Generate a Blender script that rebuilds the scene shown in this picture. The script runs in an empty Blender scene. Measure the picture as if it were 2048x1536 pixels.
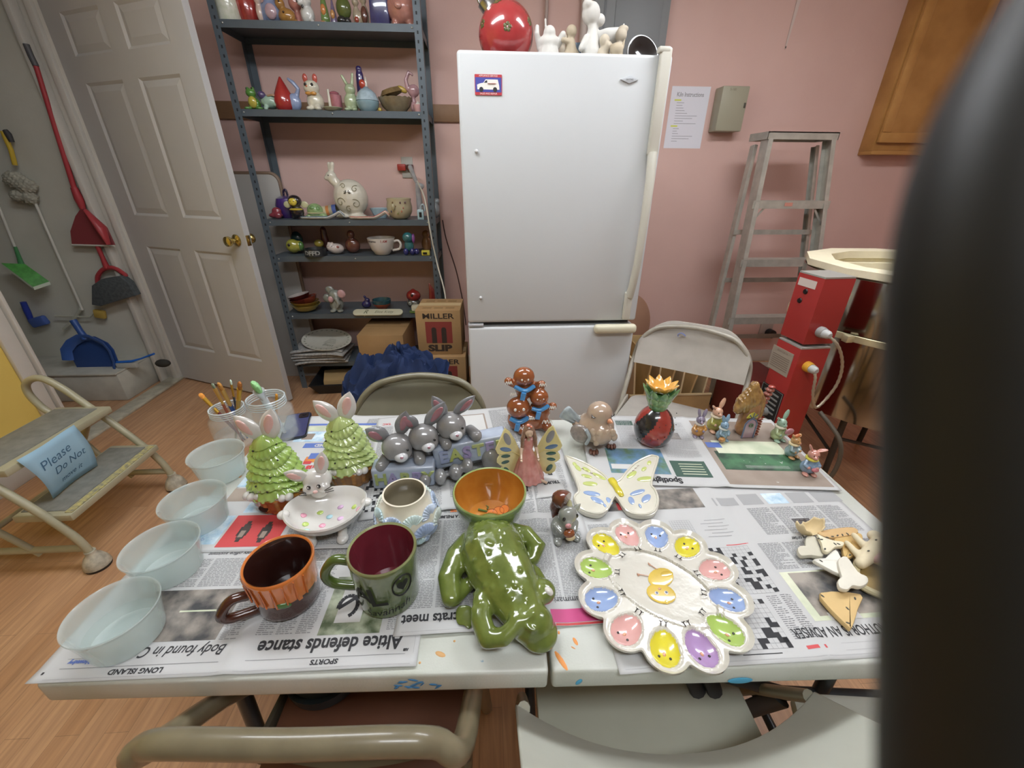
EXPO = 1.2
LSTR = 9
LIGHTS = [(-.75, .95, 0), (1.25, 1.1, 0), (.3, -.75, 0)]
import bpy, bmesh, math, random
from mathutils import Vector, Matrix, Euler, noise
from math import sin, cos, pi, radians as R
random.seed(7)
sc = bpy.context.scene
COL = sc.collection
# ------------------------------------------------------------------ camera
F = 826.509
CP, CR, CY = 0.4626034, 0.0063718, 0.0627852
CAM = Vector((-0.084053, -0.360971, 1.408894))
fw = Vector((sin(CY)*cos(CP), cos(CY)*cos(CP), -sin(CP)))
_r = Vector((cos(CY), -sin(CY), 0)); _u = _r.cross(fw)
rt = cos(CR)*_r + sin(CR)*_u
up = -sin(CR)*_r + cos(CR)*_u
cd = bpy.data.cameras.new('camera'); cam = bpy.data.objects.new('camera', cd); COL.objects.link(cam)
cd.sensor_width = 36; cd.lens = 36*F/2048; cd.clip_start = 0.004; cd.clip_end = 60
m3 = Matrix((rt, up, -fw)).transposed()
cam.matrix_world = Matrix.Translation(CAM) @ m3.to_4x4()
cd.dof.use_dof = True; cd.dof.focus_distance = 1.15; cd.dof.aperture_fstop = 7.5
sc.camera = cam
sc.view_settings.view_transform = 'Standard'; sc.view_settings.look = 'None'
sc.view_settings.gamma = 1; sc.view_settings.use_curve_mapping = False
sc.view_settings.exposure = EXPO
w = bpy.data.worlds.new('world'); sc.world = w; w.use_nodes = True
w.node_tree.nodes['Background'].inputs[0].default_value = (.8, .85, .9, 1)
w.node_tree.nodes['Background'].inputs[1].default_value = .3
sc.cycles.max_bounces = 8; sc.cycles.diffuse_bounces = 4; sc.cycles.glossy_bounces = 3
sc.cycles.transmission_bounces = 8; sc.cycles.transparent_max_bounces = 12
sc.cycles.sample_clamp_indirect = 6; sc.cycles.blur_glossy = .5; sc.cycles.caustics_refractive = False; sc.cycles.caustics_reflective = False
sc.cycles.use_denoising = True

def at(u, v, X=None, Y=None, Z=None):
    d = fw + rt*((u-1024)/F) - up*((v-768)/F)
    t = (X-CAM.x)/d.x if X is not None else (Y-CAM.y)/d.y if Y is not None else (Z-CAM.z)/d.z
    return CAM + d*t
# ------------------------------------------------------------------ materials
def lin(h):
    h = h.lstrip('#'); o = []
    for i in (0, 2, 4):
        c = int(h[i:i+2], 16)/255
        o.append(c/12.92 if c <= .04045 else ((c+.055)/1.055)**2.4)
    return (*o, 1)
MC = {}
def mat(hexc, rough=.5, metal=0, coat=0, var=0, var_s=8, bump=0, bump_s=60, emit=0, alpha=1, trans=0, ior=1.45, var_c=None, sss=0):
    key = (hexc, rough, metal, coat, var, var_s, bump, bump_s, emit, alpha, trans, var_c, sss)
    if key in MC: return MC[key]
    m = bpy.data.materials.new('mat_' + hexc.strip('#')); m.use_nodes = True
    nt = m.node_tree; b = nt.nodes['Principled BSDF']
    b.inputs['Base Color'].default_value = lin(hexc)
    b.inputs['Roughness'].default_value = rough; b.inputs['Metallic'].default_value = metal
    b.inputs['IOR'].default_value = ior
    if coat: b.inputs['Coat Weight'].default_value = coat; b.inputs['Coat Roughness'].default_value = .03
    if emit: b.inputs['Emission Color'].default_value = lin(hexc); b.inputs['Emission Strength'].default_value = emit
    if alpha < 1: b.inputs['Alpha'].default_value = alpha
    if trans: b.inputs['Transmission Weight'].default_value = trans
    if sss: b.inputs['Subsurface Weight'].default_value = sss; b.inputs['Subsurface Radius'].default_value = (.01, .01, .01)
    tc = None
    if var or var_c:
        tc = nt.nodes.new('ShaderNodeTexCoord'); n = nt.nodes.new('ShaderNodeTexNoise'); n.inputs['Scale'].default_value = var_s; n.inputs['Detail'].default_value = 5
        nt.links.new(tc.outputs['Object'], n.inputs['Vector'])
        r = nt.nodes.new('ShaderNodeValToRGB'); c = lin(hexc)
        if var_c: c1, c2 = c, lin(var_c)
        else: c1 = tuple(min(1, x*(1+var)) for x in c[:3])+(1,); c2 = tuple(x*(1-var) for x in c[:3])+(1,)
        r.color_ramp.elements[0].position = .35; r.color_ramp.elements[1].position = .65
        r.color_ramp.elements[0].color = c1; r.color_ramp.elements[1].color = c2
        nt.links.new(n.outputs['Fac'], r.inputs[0]); nt.links.new(r.outputs[0], b.inputs['Base Color'])
    if bump:
        tc = tc or nt.nodes.new('ShaderNodeTexCoord'); n = nt.nodes.new('ShaderNodeTexNoise'); n.inputs['Scale'].default_value = bump_s; n.inputs['Detail'].default_value = 3
        nt.links.new(tc.outputs['Object'], n.inputs['Vector'])
        bp = nt.nodes.new('ShaderNodeBump'); bp.inputs['Strength'].default_value = bump; bp.inputs['Distance'].default_value = .002
        nt.links.new(n.outputs['Fac'], bp.inputs['Height']); nt.links.new(bp.outputs[0], b.inputs['Normal'])
    MC[key] = m; return m
def desat(h, k=.10):
    h = h.lstrip('#'); c = [int(h[i:i+2], 16) for i in (0, 2, 4)]; g = .3*c[0]+.59*c[1]+.11*c[2]
    return '#%02x%02x%02x' % tuple(int(x+(g-x)*k) for x in c)
def interp(P, r):
    P = sorted(P)
    for (a, b), (c, d) in zip(P, P[1:]):
        if a <= r <= c: return b+(d-b)*(r-a)/max(1e-9, c-a)
    return P[-1][1]
def glaze(h, var=0.12, s=25, c2=None):
    h = desat(h); c2 = desat(c2) if c2 else None
    return mat(h, rough=.22, coat=1, var=var, var_s=s, var_c=c2)
def bisque(h): return mat(h, rough=.75, var=.04, var_s=30)
# ------------------------------------------------------------------ mesh builder
def rotm(rot):
    if rot is None: return Matrix.Identity(3)
    if isinstance(rot, Matrix): return rot.to_3x3()
    return Euler(rot).to_matrix()
def align(d):
    return Vector((0, 0, 1)).rotation_difference(Vector(d).normalized()).to_matrix()
class MB:
    def __init__(s): s.v = []; s.f = []; s.m = []; s.sm = []
    def add(s, vs, fs, mi=0, smooth=True):
        k = len(s.v); s.v += [Vector(p) for p in vs]
        for i, f in enumerate(fs):
            s.f.append([k+j for j in f]); s.m.append(mi[i] if isinstance(mi, list) else mi); s.sm.append(smooth)
        return s
    def box(s, c, d, rot=None, mi=0, bev=0, seg=2, taper=None):
        bm = bmesh.new(); bmesh.ops.create_cube(bm, size=1)
        for v in bm.verts:
            v.co.x *= d[0]; v.co.y *= d[1]
            if taper and v.co.z > 0: v.co.x *= taper[0]; v.co.y *= taper[1]
            v.co.z *= d[2]
        if bev: bmesh.ops.bevel(bm, geom=bm.edges[:], offset=min(bev, min(d)*.49), segments=seg, profile=.5, affect='EDGES')
        rm = rotm(rot); c = Vector(c); bm.verts.index_update()
        s.add([rm @ v.co + c for v in bm.verts], [[v.index for v in f.verts] for f in bm.faces], mi, bev > 0); bm.free(); return s
    def ell(s, c, r, rot=None, mi=0, seg=16):
        if not hasattr(r, '__len__'): r = (r, r, r)
        rm = rotm(rot); c = Vector(c); n = max(6, seg//2); vs = [rm @ Vector((0, 0, r[2])) + c]
        for i in range(1, n):
            a = pi*i/n
            for j in range(seg):
                b = 2*pi*j/seg; vs.append(rm @ Vector((r[0]*sin(a)*cos(b), r[1]*sin(a)*sin(b), r[2]*cos(a))) + c)
        vs.append(rm @ Vector((0, 0, -r[2])) + c); fs = []
        for j in range(seg): fs.append([0, 1+j, 1+(j+1) % seg])
        for i in range(n-2):
            for j in range(seg):
                a0 = 1+i*seg; fs.append([a0+j, a0+seg+j, a0+seg+(j+1) % seg, a0+(j+1) % seg])
        l = 1+(n-2)*seg
        for j in range(seg): fs.append([l+j, len(vs)-1, l+(j+1) % seg])
        return s.add(vs, fs, mi)
    def tube(s, pts, r, mi=0, seg=10, closed=False, flat=1, cap=True):
        P = [Vector(p) for p in pts]; n = len(P); rr = r if hasattr(r, '__len__') else [r]*n
        vs = []; nv = None
        for i in range(n):
            if closed: t = (P[(i+1) % n]-P[i-1]).normalized()
            else: t = (P[min(i+1, n-1)]-P[max(i-1, 0)]).normalized()
            if nv is None:
                nv = t.orthogonal().normalized()
                if abs(t.z) < .9: nv = (Vector((0, 0, 1))-t*t.z).normalized()
            else:
                nv = (nv-t*nv.dot(t)).normalized()
            bv = t.cross(nv)
            for j in range(seg):
                a = 2*pi*j/seg; vs.append(P[i]+nv*(cos(a)*rr[i]*flat)+bv*(sin(a)*rr[i]))
        fs = []
        for i in range(n if closed else n-1):
            a0 = i*seg; b0 = ((i+1) % n)*seg
            for j in range(seg): fs.append([a0+j, a0+(j+1) % seg, b0+(j+1) % seg, b0+j])
        if not closed and cap:
            fs.append(list(range(seg))[::-1]); fs.append([(n-1)*seg+j for j in range(seg)])
        return s.add(vs, fs, mi)
    def lathe(s, prof, c=(0, 0, 0), seg=32, mi=0, sx=1, sy=1, rot=None, fn=None, mis=None, caps=True):
        c = Vector(c); rm = rotm(rot); vs = []; fs = []; ms = []
        for i, (r, z) in enumerate(prof):
            for j in range(seg):
                a = 2*pi*j/seg; p = Vector((r*cos(a)*sx, r*sin(a)*sy, z))
                if fn: p = fn(p, a, i, r, z)
                vs.append(rm @ p + c)
        for i in range(len(prof)-1):
            for j in range(seg):
                fs.append([i*seg+j, i*seg+(j+1) % seg, (i+1)*seg+(j+1) % seg, (i+1)*seg+j]); ms.append(mis[i] if mis else mi)
        if caps and prof[0][0] > 1e-5: fs.append(list(range(seg))[::-1]); ms.append(mis[0] if mis else mi)
        if caps and prof[-1][0] > 1e-5: fs.append([(len(prof)-1)*seg+j for j in range(seg)]); ms.append(mis[-1] if mis else mi)
        return s.add(vs, fs, ms)
    def prism(s, out, z0, z1, mi=0, bev=0, M=None, side_mi=None):
        bm = bmesh.new(); vs = [bm.verts.new((x, y, z0)) for x, y in out]; f = bm.faces.new(vs)
        r = bmesh.ops.extrude_face_region(bm, geom=[f]); tv = [g for g in r['geom'] if isinstance(g, bmesh.types.BMVert)]
        for v in tv: v.co.z = z1
        bmesh.ops.recalc_face_normals(bm, faces=bm.faces[:])
        if bev: bmesh.ops.bevel(bm, geom=[e for e in bm.edges if abs(e.verts[0].co.z-e.verts[1].co.z) < 1e-7], offset=bev, segments=2, profile=.6, affect='EDGES')
        bm.verts.index_update(); M = M or Matrix.Identity(4)
        s.add([M @ v.co for v in bm.verts], [[v.index for v in f.verts] for f in bm.faces], mi, bev > 0); bm.free(); return s
    def sheet(s, vs, fs, mi=0): return s.add(vs, fs, mi, False)
    def quad(s, a, b, c, d, mi=0): return s.add([a, b, c, d], [[0, 1, 2, 3]], mi, False)
    def text(s, txt, size, mi=0, M=None, depth=.0, ax='CENTER', bold=0, sx=1, shear=0, fn=None, space=1):
        cu = bpy.data.curves.new('t', 'FONT'); cu.body = txt; cu.size = size; cu.align_x = ax; cu.align_y = 'CENTER'
        cu.extrude = depth; cu.offset = bold; cu.resolution_u = 3; cu.shear = shear; cu.space_line = space
        o = bpy.data.objects.new('t', cu); me = o.to_mesh(); M = M or Matrix.Identity(4)
        vs = [Vector((v.co.x*sx, v.co.y, v.co.z)) for v in me.vertices]
        fs = [list(p.vertices) for p in me.polygons]
        vs = [M @ v for v in vs]
        if fn: vs = [fn(v) for v in vs]
        s.add(vs, fs, mi, False); o.to_mesh_clear(); bpy.data.objects.remove(o); bpy.data.curves.remove(cu); return s
    def obj(s, name, mats, parent=None, sub=0, M=None, fix=True):
        me = bpy.data.meshes.new(name); M = M or Matrix.Identity(4)
        me.from_pydata([M @ v for v in s.v], [], s.f)
        if not isinstance(mats, (list, tuple)): mats = [mats]
        for m in mats: me.materials.append(m)
        me.polygons.foreach_set('material_index', s.m); me.polygons.foreach_set('use_smooth', s.sm)
        if fix:
            bm = bmesh.new(); bm.from_mesh(me); bmesh.ops.recalc_face_normals(bm, faces=bm.faces[:]); bm.to_mesh(me); bm.free()
        me.update()
        try: me.set_sharp_from_angle(angle=R(42))
        except Exception: pass
        o = bpy.data.objects.new(name, me); COL.objects.link(o)
        if parent: o.parent = parent
        if sub:
            md = o.modifiers.new('sub', 'SUBSURF'); md.levels = md.render_levels = sub
        return o
def tag(o, label=None, cat=None, group=None, kind=None):
    if label: o['label'] = label
    if cat: o['category'] = cat
    if group: o['group'] = group
    if kind: o['kind'] = kind
    return o
def thing(name, label, cat, loc=(0, 0, 0), rz=0, group=None, s=1, rot=None):
    o = bpy.data.objects.new(name, None); COL.objects.link(o); o.empty_display_size = .02
    o.location = loc; o.rotation_euler = rot or (0, 0, rz); o.scale = (s, s, s)
    return tag(o, label, cat, group)
def struct(name, m, mats, M=None): return tag(m.obj(name, mats, M=M), kind='structure')
def place(o, loc, rz=0): o.location = loc; o.rotation_euler = (0, 0, rz); return o
# fused organic figure: prims ('e',c,r,rot,mi) or ('t',pts,radii,mi); voxel remesh, then each face takes the colour of the nearest prim
def seg_d(p, a, b, ra, rb):
    ab = b-a; t = max(0, min(1, (p-a).dot(ab)/max(ab.length_squared, 1e-12))); return (p-(a+ab*t)).length-(ra+(rb-ra)*t)
def blob(name, prims, mats, parent=None, vox=.003, smooth=3, pat=None, bumps=None):
    m = MB(); P = []
    for p in prims:
        if p[0] == 'e':
            rot = p[3] if len(p) > 3 else None; mi = p[4] if len(p) > 4 else 0; r = p[2] if hasattr(p[2], '__len__') else (p[2],)*3
            m.ell(p[1], r, rot, 0, 20); P.append(('e', Vector(p[1]), r, rotm(rot).inverted(), mi))
        else:
            pts = [Vector(x) for x in p[1]]; rr = p[2] if hasattr(p[2], '__len__') else [p[2]]*len(pts); mi = p[3] if len(p) > 3 else 0
            m.tube(pts, rr, 0, 12); m.ell(pts[0], rr[0], None, 0, 12); m.ell(pts[-1], rr[-1], None, 0, 12)
            P.append(('t', pts, rr, None, mi))
    o = m.obj(name, mats, None)
    md = o.modifiers.new('r', 'REMESH'); md.mode = 'VOXEL'; md.voxel_size = vox; md.use_smooth_shade = True
    bpy.context.view_layer.update()
    me = bpy.data.meshes.new_from_object(o.evaluated_get(bpy.context.evaluated_depsgraph_get()))
    old = o.data; o.modifiers.clear(); o.data = me; bpy.data.meshes.remove(old); me.name = name
    bm = bmesh.new(); bm.from_mesh(me)
    for _ in range(smooth): bmesh.ops.smooth_vert(bm, verts=bm.verts[:], factor=.5, use_axis_x=True, use_axis_y=True, use_axis_z=True)
    if bumps:
        bm.normal_update()
        for v in bm.verts: v.co += v.normal*bumps(v.co)
    if len(mats) > 1 if isinstance(mats, (list, tuple)) else False:
        for f in bm.faces:
            c = f.calc_center_median(); best = 1e9; bi = 0
            for p in P:
                if p[0] == 'e':
                    q = p[3] @ (c-p[1]); k = Vector((q.x/p[2][0], q.y/p[2][1], q.z/p[2][2])).length; d = (k-1)*min(p[2])
                else:
                    if len(p[1]) < 2: continue
                    d = min(seg_d(c, p[1][i], p[1][i+1], p[2][i], p[2][i+1]) for i in range(len(p[1])-1))
                if d < best: best = d; bi = p[4]
            f.material_index = bi
            if pat:
                k = pat(c, bi)
                if k is not None: f.material_index = k
    for f in bm.faces: f.smooth = True
    bm.to_mesh(me); bm.free()
    if not me.materials:
        for mm in (mats if isinstance(mats, (list, tuple)) else [mats]): me.materials.append(mm)
    if parent: o.parent = parent
    return o
def arc(c, r, a0, a1, n, ax='xy', z=0):
    o = []
    for i in range(n):
        a = a0+(a1-a0)*i/(n-1); x, y = c[0]+r*cos(a), c[1]+r*sin(a)
        o.append((x, y, z) if ax == 'xy' else (x, z, y) if ax == 'xz' else (z, x, y))
    return o
def smoothpath(P, n=6):
    P = [Vector(p) for p in P]; out = []
    for i in range(len(P)-1):
        p0 = P[max(i-1, 0)]; p1 = P[i]; p2 = P[i+1]; p3 = P[min(i+2, len(P)-1)]
        for k in range(n):
            t = k/n; out.append(.5*((2*p1)+(-p0+p2)*t+(2*p0-5*p1+4*p2-p3)*t*t+(-p0+3*p1-3*p2+p3)*t**3))
    out.append(P[-1]); return out
def rrect(w, h, r, n=5):
    o = []
    for cx, cy, a in ((w/2-r, h/2-r, 0), (-w/2+r, h/2-r, pi/2), (-w/2+r, -h/2+r, pi), (w/2-r, -h/2+r, 1.5*pi)):
        for i in range(n+1): o.append((cx+r*cos(a+pi/2*i/n), cy+r*sin(a+pi/2*i/n)))
    return o
def copy_tree(o, parent=None):
    c = o.copy(); COL.objects.link(c); c.parent = parent
    for ch in [x for x in bpy.data.objects if x.parent == o]: copy_tree(ch, c)
    return c
TM = lambda x, y, z=0, rz=0: Matrix.Translation((x, y, z)) @ Matrix.Rotation(rz, 4, 'Z')
# ------------------------------------------------------------------ materials of the room
def wall_mat(h, h2, bs=90):
    m = mat(h, rough=.55, var_c=h2, var_s=2.2, bump=.25, bump_s=bs); return m
PINK = wall_mat('#dfbdb3', '#dab7ad'); YEL = wall_mat('#e9cf6f', '#e2c568'); CLO = wall_mat('#d2d1c6', '#c6c5ba')
WHT = mat('#cfccc4', rough=.4, var=.03, var_s=5); CEIL = mat('#e6e5e0', rough=.9)
def wood_floor():
    m = bpy.data.materials.new('laminate_floor'); m.use_nodes = True; nt = m.node_tree; b = nt.nodes['Principled BSDF']; N = nt.nodes.new; L = nt.links.new
    tc = N('ShaderNodeTexCoord'); mp = N('ShaderNodeMapping'); mp.inputs['Rotation'].default_value = (0, 0, pi/2); L(tc.outputs['Object'], mp.inputs[0])
    br = N('ShaderNodeTexBrick'); br.inputs['Scale'].default_value = 1; br.inputs['Brick Width'].default_value = .62; br.inputs['Row Height'].default_value = .066
    br.inputs['Mortar Size'].default_value = .0006; br.inputs['Color1'].default_value = lin('#c79f7c'); br.inputs['Color2'].default_value = lin('#b98f6c'); br.inputs['Mortar'].default_value = lin('#94765d')
    L(mp.outputs[0], br.inputs[0])
    m2 = N('ShaderNodeMapping'); m2.inputs['Scale'].default_value = (34, 2.2, 1); L(tc.outputs['Object'], m2.inputs[0])
    n = N('ShaderNodeTexNoise'); n.inputs['Scale'].default_value = 2.2; n.inputs['Detail'].default_value = 6; n.inputs['Distortion'].default_value = .4; L(m2.outputs[0], n.inputs[0])
    r = N('ShaderNodeValToRGB'); r.color_ramp.elements[0].position = .32; r.color_ramp.elements[1].position = .7
    r.color_ramp.elements[0].color = (.8, .76, .74, 1); r.color_ramp.elements[1].color = (1.12, 1.1, 1.06, 1); L(n.outputs[0], r.inputs[0])
    mx = N('ShaderNodeMix'); mx.data_type = 'RGBA'; mx.blend_type = 'MULTIPLY'; mx.inputs[0].default_value = 1
    L(br.outputs[0], mx.inputs[6]); L(r.outputs[0], mx.inputs[7]); L(mx.outputs[2], b.inputs['Base Color']); b.inputs['Roughness'].default_value = .38
    return m
XL, XR, YB, YF, ZC = -2.47, 3.05, 2.82, -2.3, 2.62
m = MB(); m.box(((XL+XR)/2-.5, (YB+YF)/2, -.05), (XR-XL+1.6, YB-YF+.6, .1)); struct('floor', m, wood_floor())
m = MB(); m.box(((XL+XR)/2-.5, (YB+YF)/2, ZC+.05), (XR-XL+1.6, YB-YF+.6, .1)); struct('ceiling', m, CEIL)
m = MB(); m.box(((XL+XR)/2, YB+.05, ZC/2), (XR-XL+.24, .1, ZC)); struct('wall_back', m, PINK)
m = MB(); m.box((XR+.05, (YB+YF)/2, ZC/2), (.1, YB-YF, ZC)); struct('wall_right', m, PINK)
m = MB(); m.box(((XL+XR)/2, YF-.05, ZC/2), (XR-XL+.2, .1, ZC)); struct('wall_front', m, mat('#b8b2a6', rough=.6, var_c='#8f7f6c', var_s=1.2))
DY0, DY1, DH = 1.76, 2.70, 2.32
m = MB(); m.box((XL-.06, (YF+DY0)/2, ZC/2), (.12, DY0-YF, ZC)); struct('wall_left', m, YEL)
m = MB(); m.box((XL-.06, (DY1+YB)/2, ZC/2), (.12, YB-DY1, ZC)); m.box((XL-.06, (DY0+DY1)/2, (ZC+DH)/2), (.12, DY1-DY0, ZC-DH)); struct('wall_left_far', m, PINK)
# casing and jambs of the doorway
m = MB()
m.box((XL-.05, DY1-.009, DH/2), (.17, .018, DH), bev=.003); m.box((XL-.05, DY0+.009, DH/2), (.17, .018, DH), bev=.003); m.box((XL-.05, (DY0+DY1)/2, DH-.009), (.17, DY1-DY0, .018), bev=.003)
m.box((XL-.02, DY1-.03, DH/2), (.035, .03, DH), bev=.004); m.box((XL-.1, DY1-.05, DH/2), (.03, .06, DH), bev=.004)
struct('trim_1', m, WHT)
m = MB(); m.box((XL+.011, DY0-.045, DH/2), (.022, .075, DH), bev=.006); m.box((XL+.011, (DY0+DY1)/2, DH+.035), (.022, DY1-DY0+.16, .07), bev=.006); struct('trim_2', m, WHT)
m = MB(); m.box((XL+.008, (YF+DY0-.09)/2, .05), (.016, DY0-.09-YF, .1), bev=.004); struct('baseboard_left', m, WHT)
m = MB(); m.box((.3, YB-.008, .05), (5.4, .016, .1), bev=.004); struct('baseboard_back', m, WHT)
m = MB(); m.box((XL-.03, (DY0+DY1)/2, .008), (.11, DY1-DY0-.04, .016), bev=.004); struct('trim_3', m, mat('#b9b4a2', rough=.5, var=.15, var_s=20))
# closet behind the doorway
CW = 2.66
m = MB(); m.box((-3.3, CW+.05, ZC/2), (1.42, .1, ZC)); m.box((-3.95, 2.0, ZC/2), (.1, 1.4, ZC)); m.box((-3.3, 1.33, ZC/2), (1.42, .1, ZC)); struct('wall_closet', m, CLO)
m = MB(); m.box((-3.28, 2.5, .1), (1.36, .34, .2), bev=.01); m.box((-3.28, 2.5, .205), (1.36, .36, .014), bev=.004); struct('trim_4', m, mat('#bdbcb2', rough=.5, var=.1, var_s=9))
# ceiling lights
for i, (x, y, rz) in enumerate(LIGHTS):
    t = thing('ceiling_light', ['long fluorescent ceiling light above the left of the table', 'long fluorescent ceiling light above the right of the table', 'long fluorescent ceiling light behind the camera'][i], 'ceiling light', (x, y, ZC-.001), rz, 'fluorescent ceiling lights')
    m = MB(); m.box((0, 0, -.02), (1.24, .34, .04), bev=.006); m.obj('frame', WHT, t)
    m = MB(); m.box((0, 0, -.06), (1.2, .3, .06), bev=.02); m.obj('diffuser', mat('#f6faff', emit=LSTR), t)
# ------------------------------------------------------------------ six panel door
def make_door():
    H0 = Vector((-2.44, 2.715, .012)); H1 = Vector((-1.461, 2.28, .012)); d = H1-H0; W = d.length; ang = math.atan2(d.y, d.x)
    t = bpy.data.objects.new('door_1', None); COL.objects.link(t); t.location = H0; t.rotation_euler = (0, 0, ang); t['kind'] = 'structure'
    xs = [0, .15, .15+(W-.43)/2, .28+(W-.43)/2, W-.15, W]; zs = [0, .27, .98, 1.17, 1.86, 1.98, 2.17, 2.28]
    m = MB(); T = .036
    for sgn in (0, 1):
        y0 = -T if sgn == 0 else 0; dd = 1 if sgn == 0 else -1
        for i in range(5):
            for j in range(7):
                x0, x1, z0, z1 = xs[i], xs[i+1], zs[j], zs[j+1]
                if i in (1, 3) and j in (1, 3, 5):
                    R4 = []
                    for ins, dep in ((0, 0), (.014, .009), (.045, .002)):
                        R4.append([(x0+ins, y0+dd*dep, z0+ins), (x1-ins, y0+dd*dep, z0+ins), (x1-ins, y0+dd*dep, z1-ins), (x0+ins, y0+dd*dep, z1-ins)])
                    for a, b in ((0, 1), (1, 2)):
                        for k in range(4): m.quad(R4[a][k], R4[a][(k+1) % 4], R4[b][(k+1) % 4], R4[b][k])
                    m.quad(*R4[2])
                else: m.quad((x0, y0, z0), (x1, y0, z0), (x1, y0, z1), (x0, y0, z1))
    Z = 2.28
    m.quad((0, -T, 0), (0, 0, 0), (0, 0, Z), (0, -T, Z)); m.quad((W, -T, 0), (W, 0, 0), (W, 0, Z), (W, -T, Z)); m.quad((0, -T, Z), (W, -T, Z), (W, 0, Z), (0, 0, Z)); m.quad((0, -T, 0), (W, -T, 0), (W, 0, 0), (0, 0, 0))
    m.obj('door_slab', mat('#c4c4c3', rough=.38, var=.02, var_s=4), t)
    br = mat('#cdbb7c', rough=.18, metal=1)
    m = MB()
    for s in (-1, 1):
        y = -T if s < 0 else 0; rt_ = (R(90) if s < 0 else R(-90), 0, 0)
        m.lathe([(.001, 0), (.033, 0), (.034, .006), (.026, .012), (.012, .016), (.011, .034), (.022, .04), (.029, .052), (.027, .066), (.014, .071), (.0005, .072)], (W-.07, y, 1.06), 24, rot=rt_)
    m.obj('door_knob', br, t)
    m = MB(); m.box((W, -T/2, 1.06), (.004, .026, .058), bev=.001); m.box((W+.004, -T/2, 1.06), (.01, .013, .018), bev=.002); m.obj('latch_plate', br, t)
make_door()
# ------------------------------------------------------------------ folding table
TX = -.033
TZ = .74
def tbl(x, y, z=0): return Vector((x*cos(TX)-y*sin(TX), x*sin(TX)+y*cos(TX), TZ+z))
tt = thing('folding_table', 'white folding table with a centre seam and paint stained edges', 'table', (0, 0, 0), TX)
def table_mat():
    m = mat('#d8dbd3', rough=.35, bump=.15, bump_s=300); m = m.copy(); m.name = 'painted_table'; nt = m.node_tree; b = nt.nodes['Principled BSDF']; N = nt.nodes.new; L = nt.links.new
    tc = N('ShaderNodeTexCoord'); prev = None; base = N('ShaderNodeRGB'); base.outputs[0].default_value = lin('#c3c6bf'); prev = base.outputs[0]
    n0 = N('ShaderNodeTexNoise'); n0.inputs['Scale'].default_value = 6; n0.inputs['Detail'].default_value = 8; L(tc.outputs['Object'], n0.inputs[0])
    r0 = N('ShaderNodeValToRGB'); r0.color_ramp.elements[0].position = .45; r0.color_ramp.elements[1].position = .75; L(n0.outputs[0], r0.inputs[0])
    mx = N('ShaderNodeMix'); mx.data_type = 'RGBA'; L(r0.outputs[0], mx.inputs[0]); L(prev, mx.inputs[6]); mx.inputs[7].default_value = lin('#adb2a5'); prev = mx.outputs[2]
    for k, (c, s, th) in enumerate((('#3f7fa8', 22, .74), ('#c98a4e', 17, .765), ('#4a4d4c', 60, .76), ('#b06a6a', 26, .78))):
        n = N('ShaderNodeTexNoise'); n.noise_dimensions = '4D'; n.inputs['W'].default_value = 3.1*k; n.inputs['Scale'].default_value = s; n.inputs['Detail'].default_value = 4; L(tc.outputs['Object'], n.inputs['Vector'])
        r = N('ShaderNodeValToRGB'); r.color_ramp.elements[0].position = th-.02; r.color_ramp.elements[1].position = th; L(n.outputs[0], r.inputs[0])
        mx = N('ShaderNodeMix'); mx.data_type = 'RGBA'; L(r.outputs[0], mx.inputs[0]); L(prev, mx.inputs[6]); mx.inputs[7].default_value = lin(c); prev = mx.outputs[2]
    L(prev, b.inputs['Base Color']); return m
TM_ = table_mat()
for s in (-1, 1):
    m = MB(); m.box((s*.3815, .365, TZ-.0225), (.757, .73, .045), bev=.006, seg=3)
    tp = m.obj('tabletop', TM_, tt)
    if s > 0:
        m = MB(); m.ell((.045, -.0005, TZ-.028), (.004, .0012, .008), (0, .5, 0)); m.ell((.30, -.0008, TZ-.035), (.02, .0012, .008)); m.obj('paint_splat', [mat('#4b9ec4', rough=.4)], tp)
        m = MB()
        for (x, y, a, l_, w_) in ((.018, .016, .5, .017, .004), (.045, .045, .4, .007, .003), (.02, .06, 0, .003, .002), (-.1+.14, .035, 1, .004, .001)): m.ell((x, y, TZ), (w_, l_, .0009), (0, 0, a), 0, 10)
        m.obj('paint_drip', mat('#d98f4a', rough=.4), tp)
    else:
        m = MB()
        for (x, y, a, l_, w_) in ((-.17, .03, 1.2, .009, .004), (-.15, .05, .3, .002, .002), (-.2, .018, .3, .002, .002)): m.ell((x, y, TZ), (w_, l_, .0009), (0, 0, a), 0, 10)
        m.obj('paint_drip', mat('#c79a62', rough=.4), tp)
        m = MB()
        for q in range(14): m.ell((-.2+random.uniform(-.04, .03), -.0008, TZ-.022+random.uniform(-.01, .015)), (random.uniform(.002, .009), .0008, random.uniform(.001, .003)), (0, random.uniform(-1, 1), 0), 0, 8)
        m.obj('paint_splat', mat('#3c7fb4', rough=.4), tp)
dk = mat('#33373a', rough=.35, metal=.2)
for s in (-1, 1):
    for y in (.09, .64):
        m = MB(); m.tube([(s*.555, y, TZ-.05), (s*.60, y, .01)], .014); m.ell((s*.60, y, .013), (.018, .018, .013)); m.obj('leg', dk, tt)
    m = MB(); m.tube([(s*.57, .09, TZ-.07), (s*.57, .64, TZ-.07)], .011); m.tube([(s*.59, .09, .2), (s*.59, .64, .2)], .011); m.tube([(s*.57, .365, TZ-.07), (s*.2, .365, TZ-.06)], .009); m.obj('crossbar', dk, tt)
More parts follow.
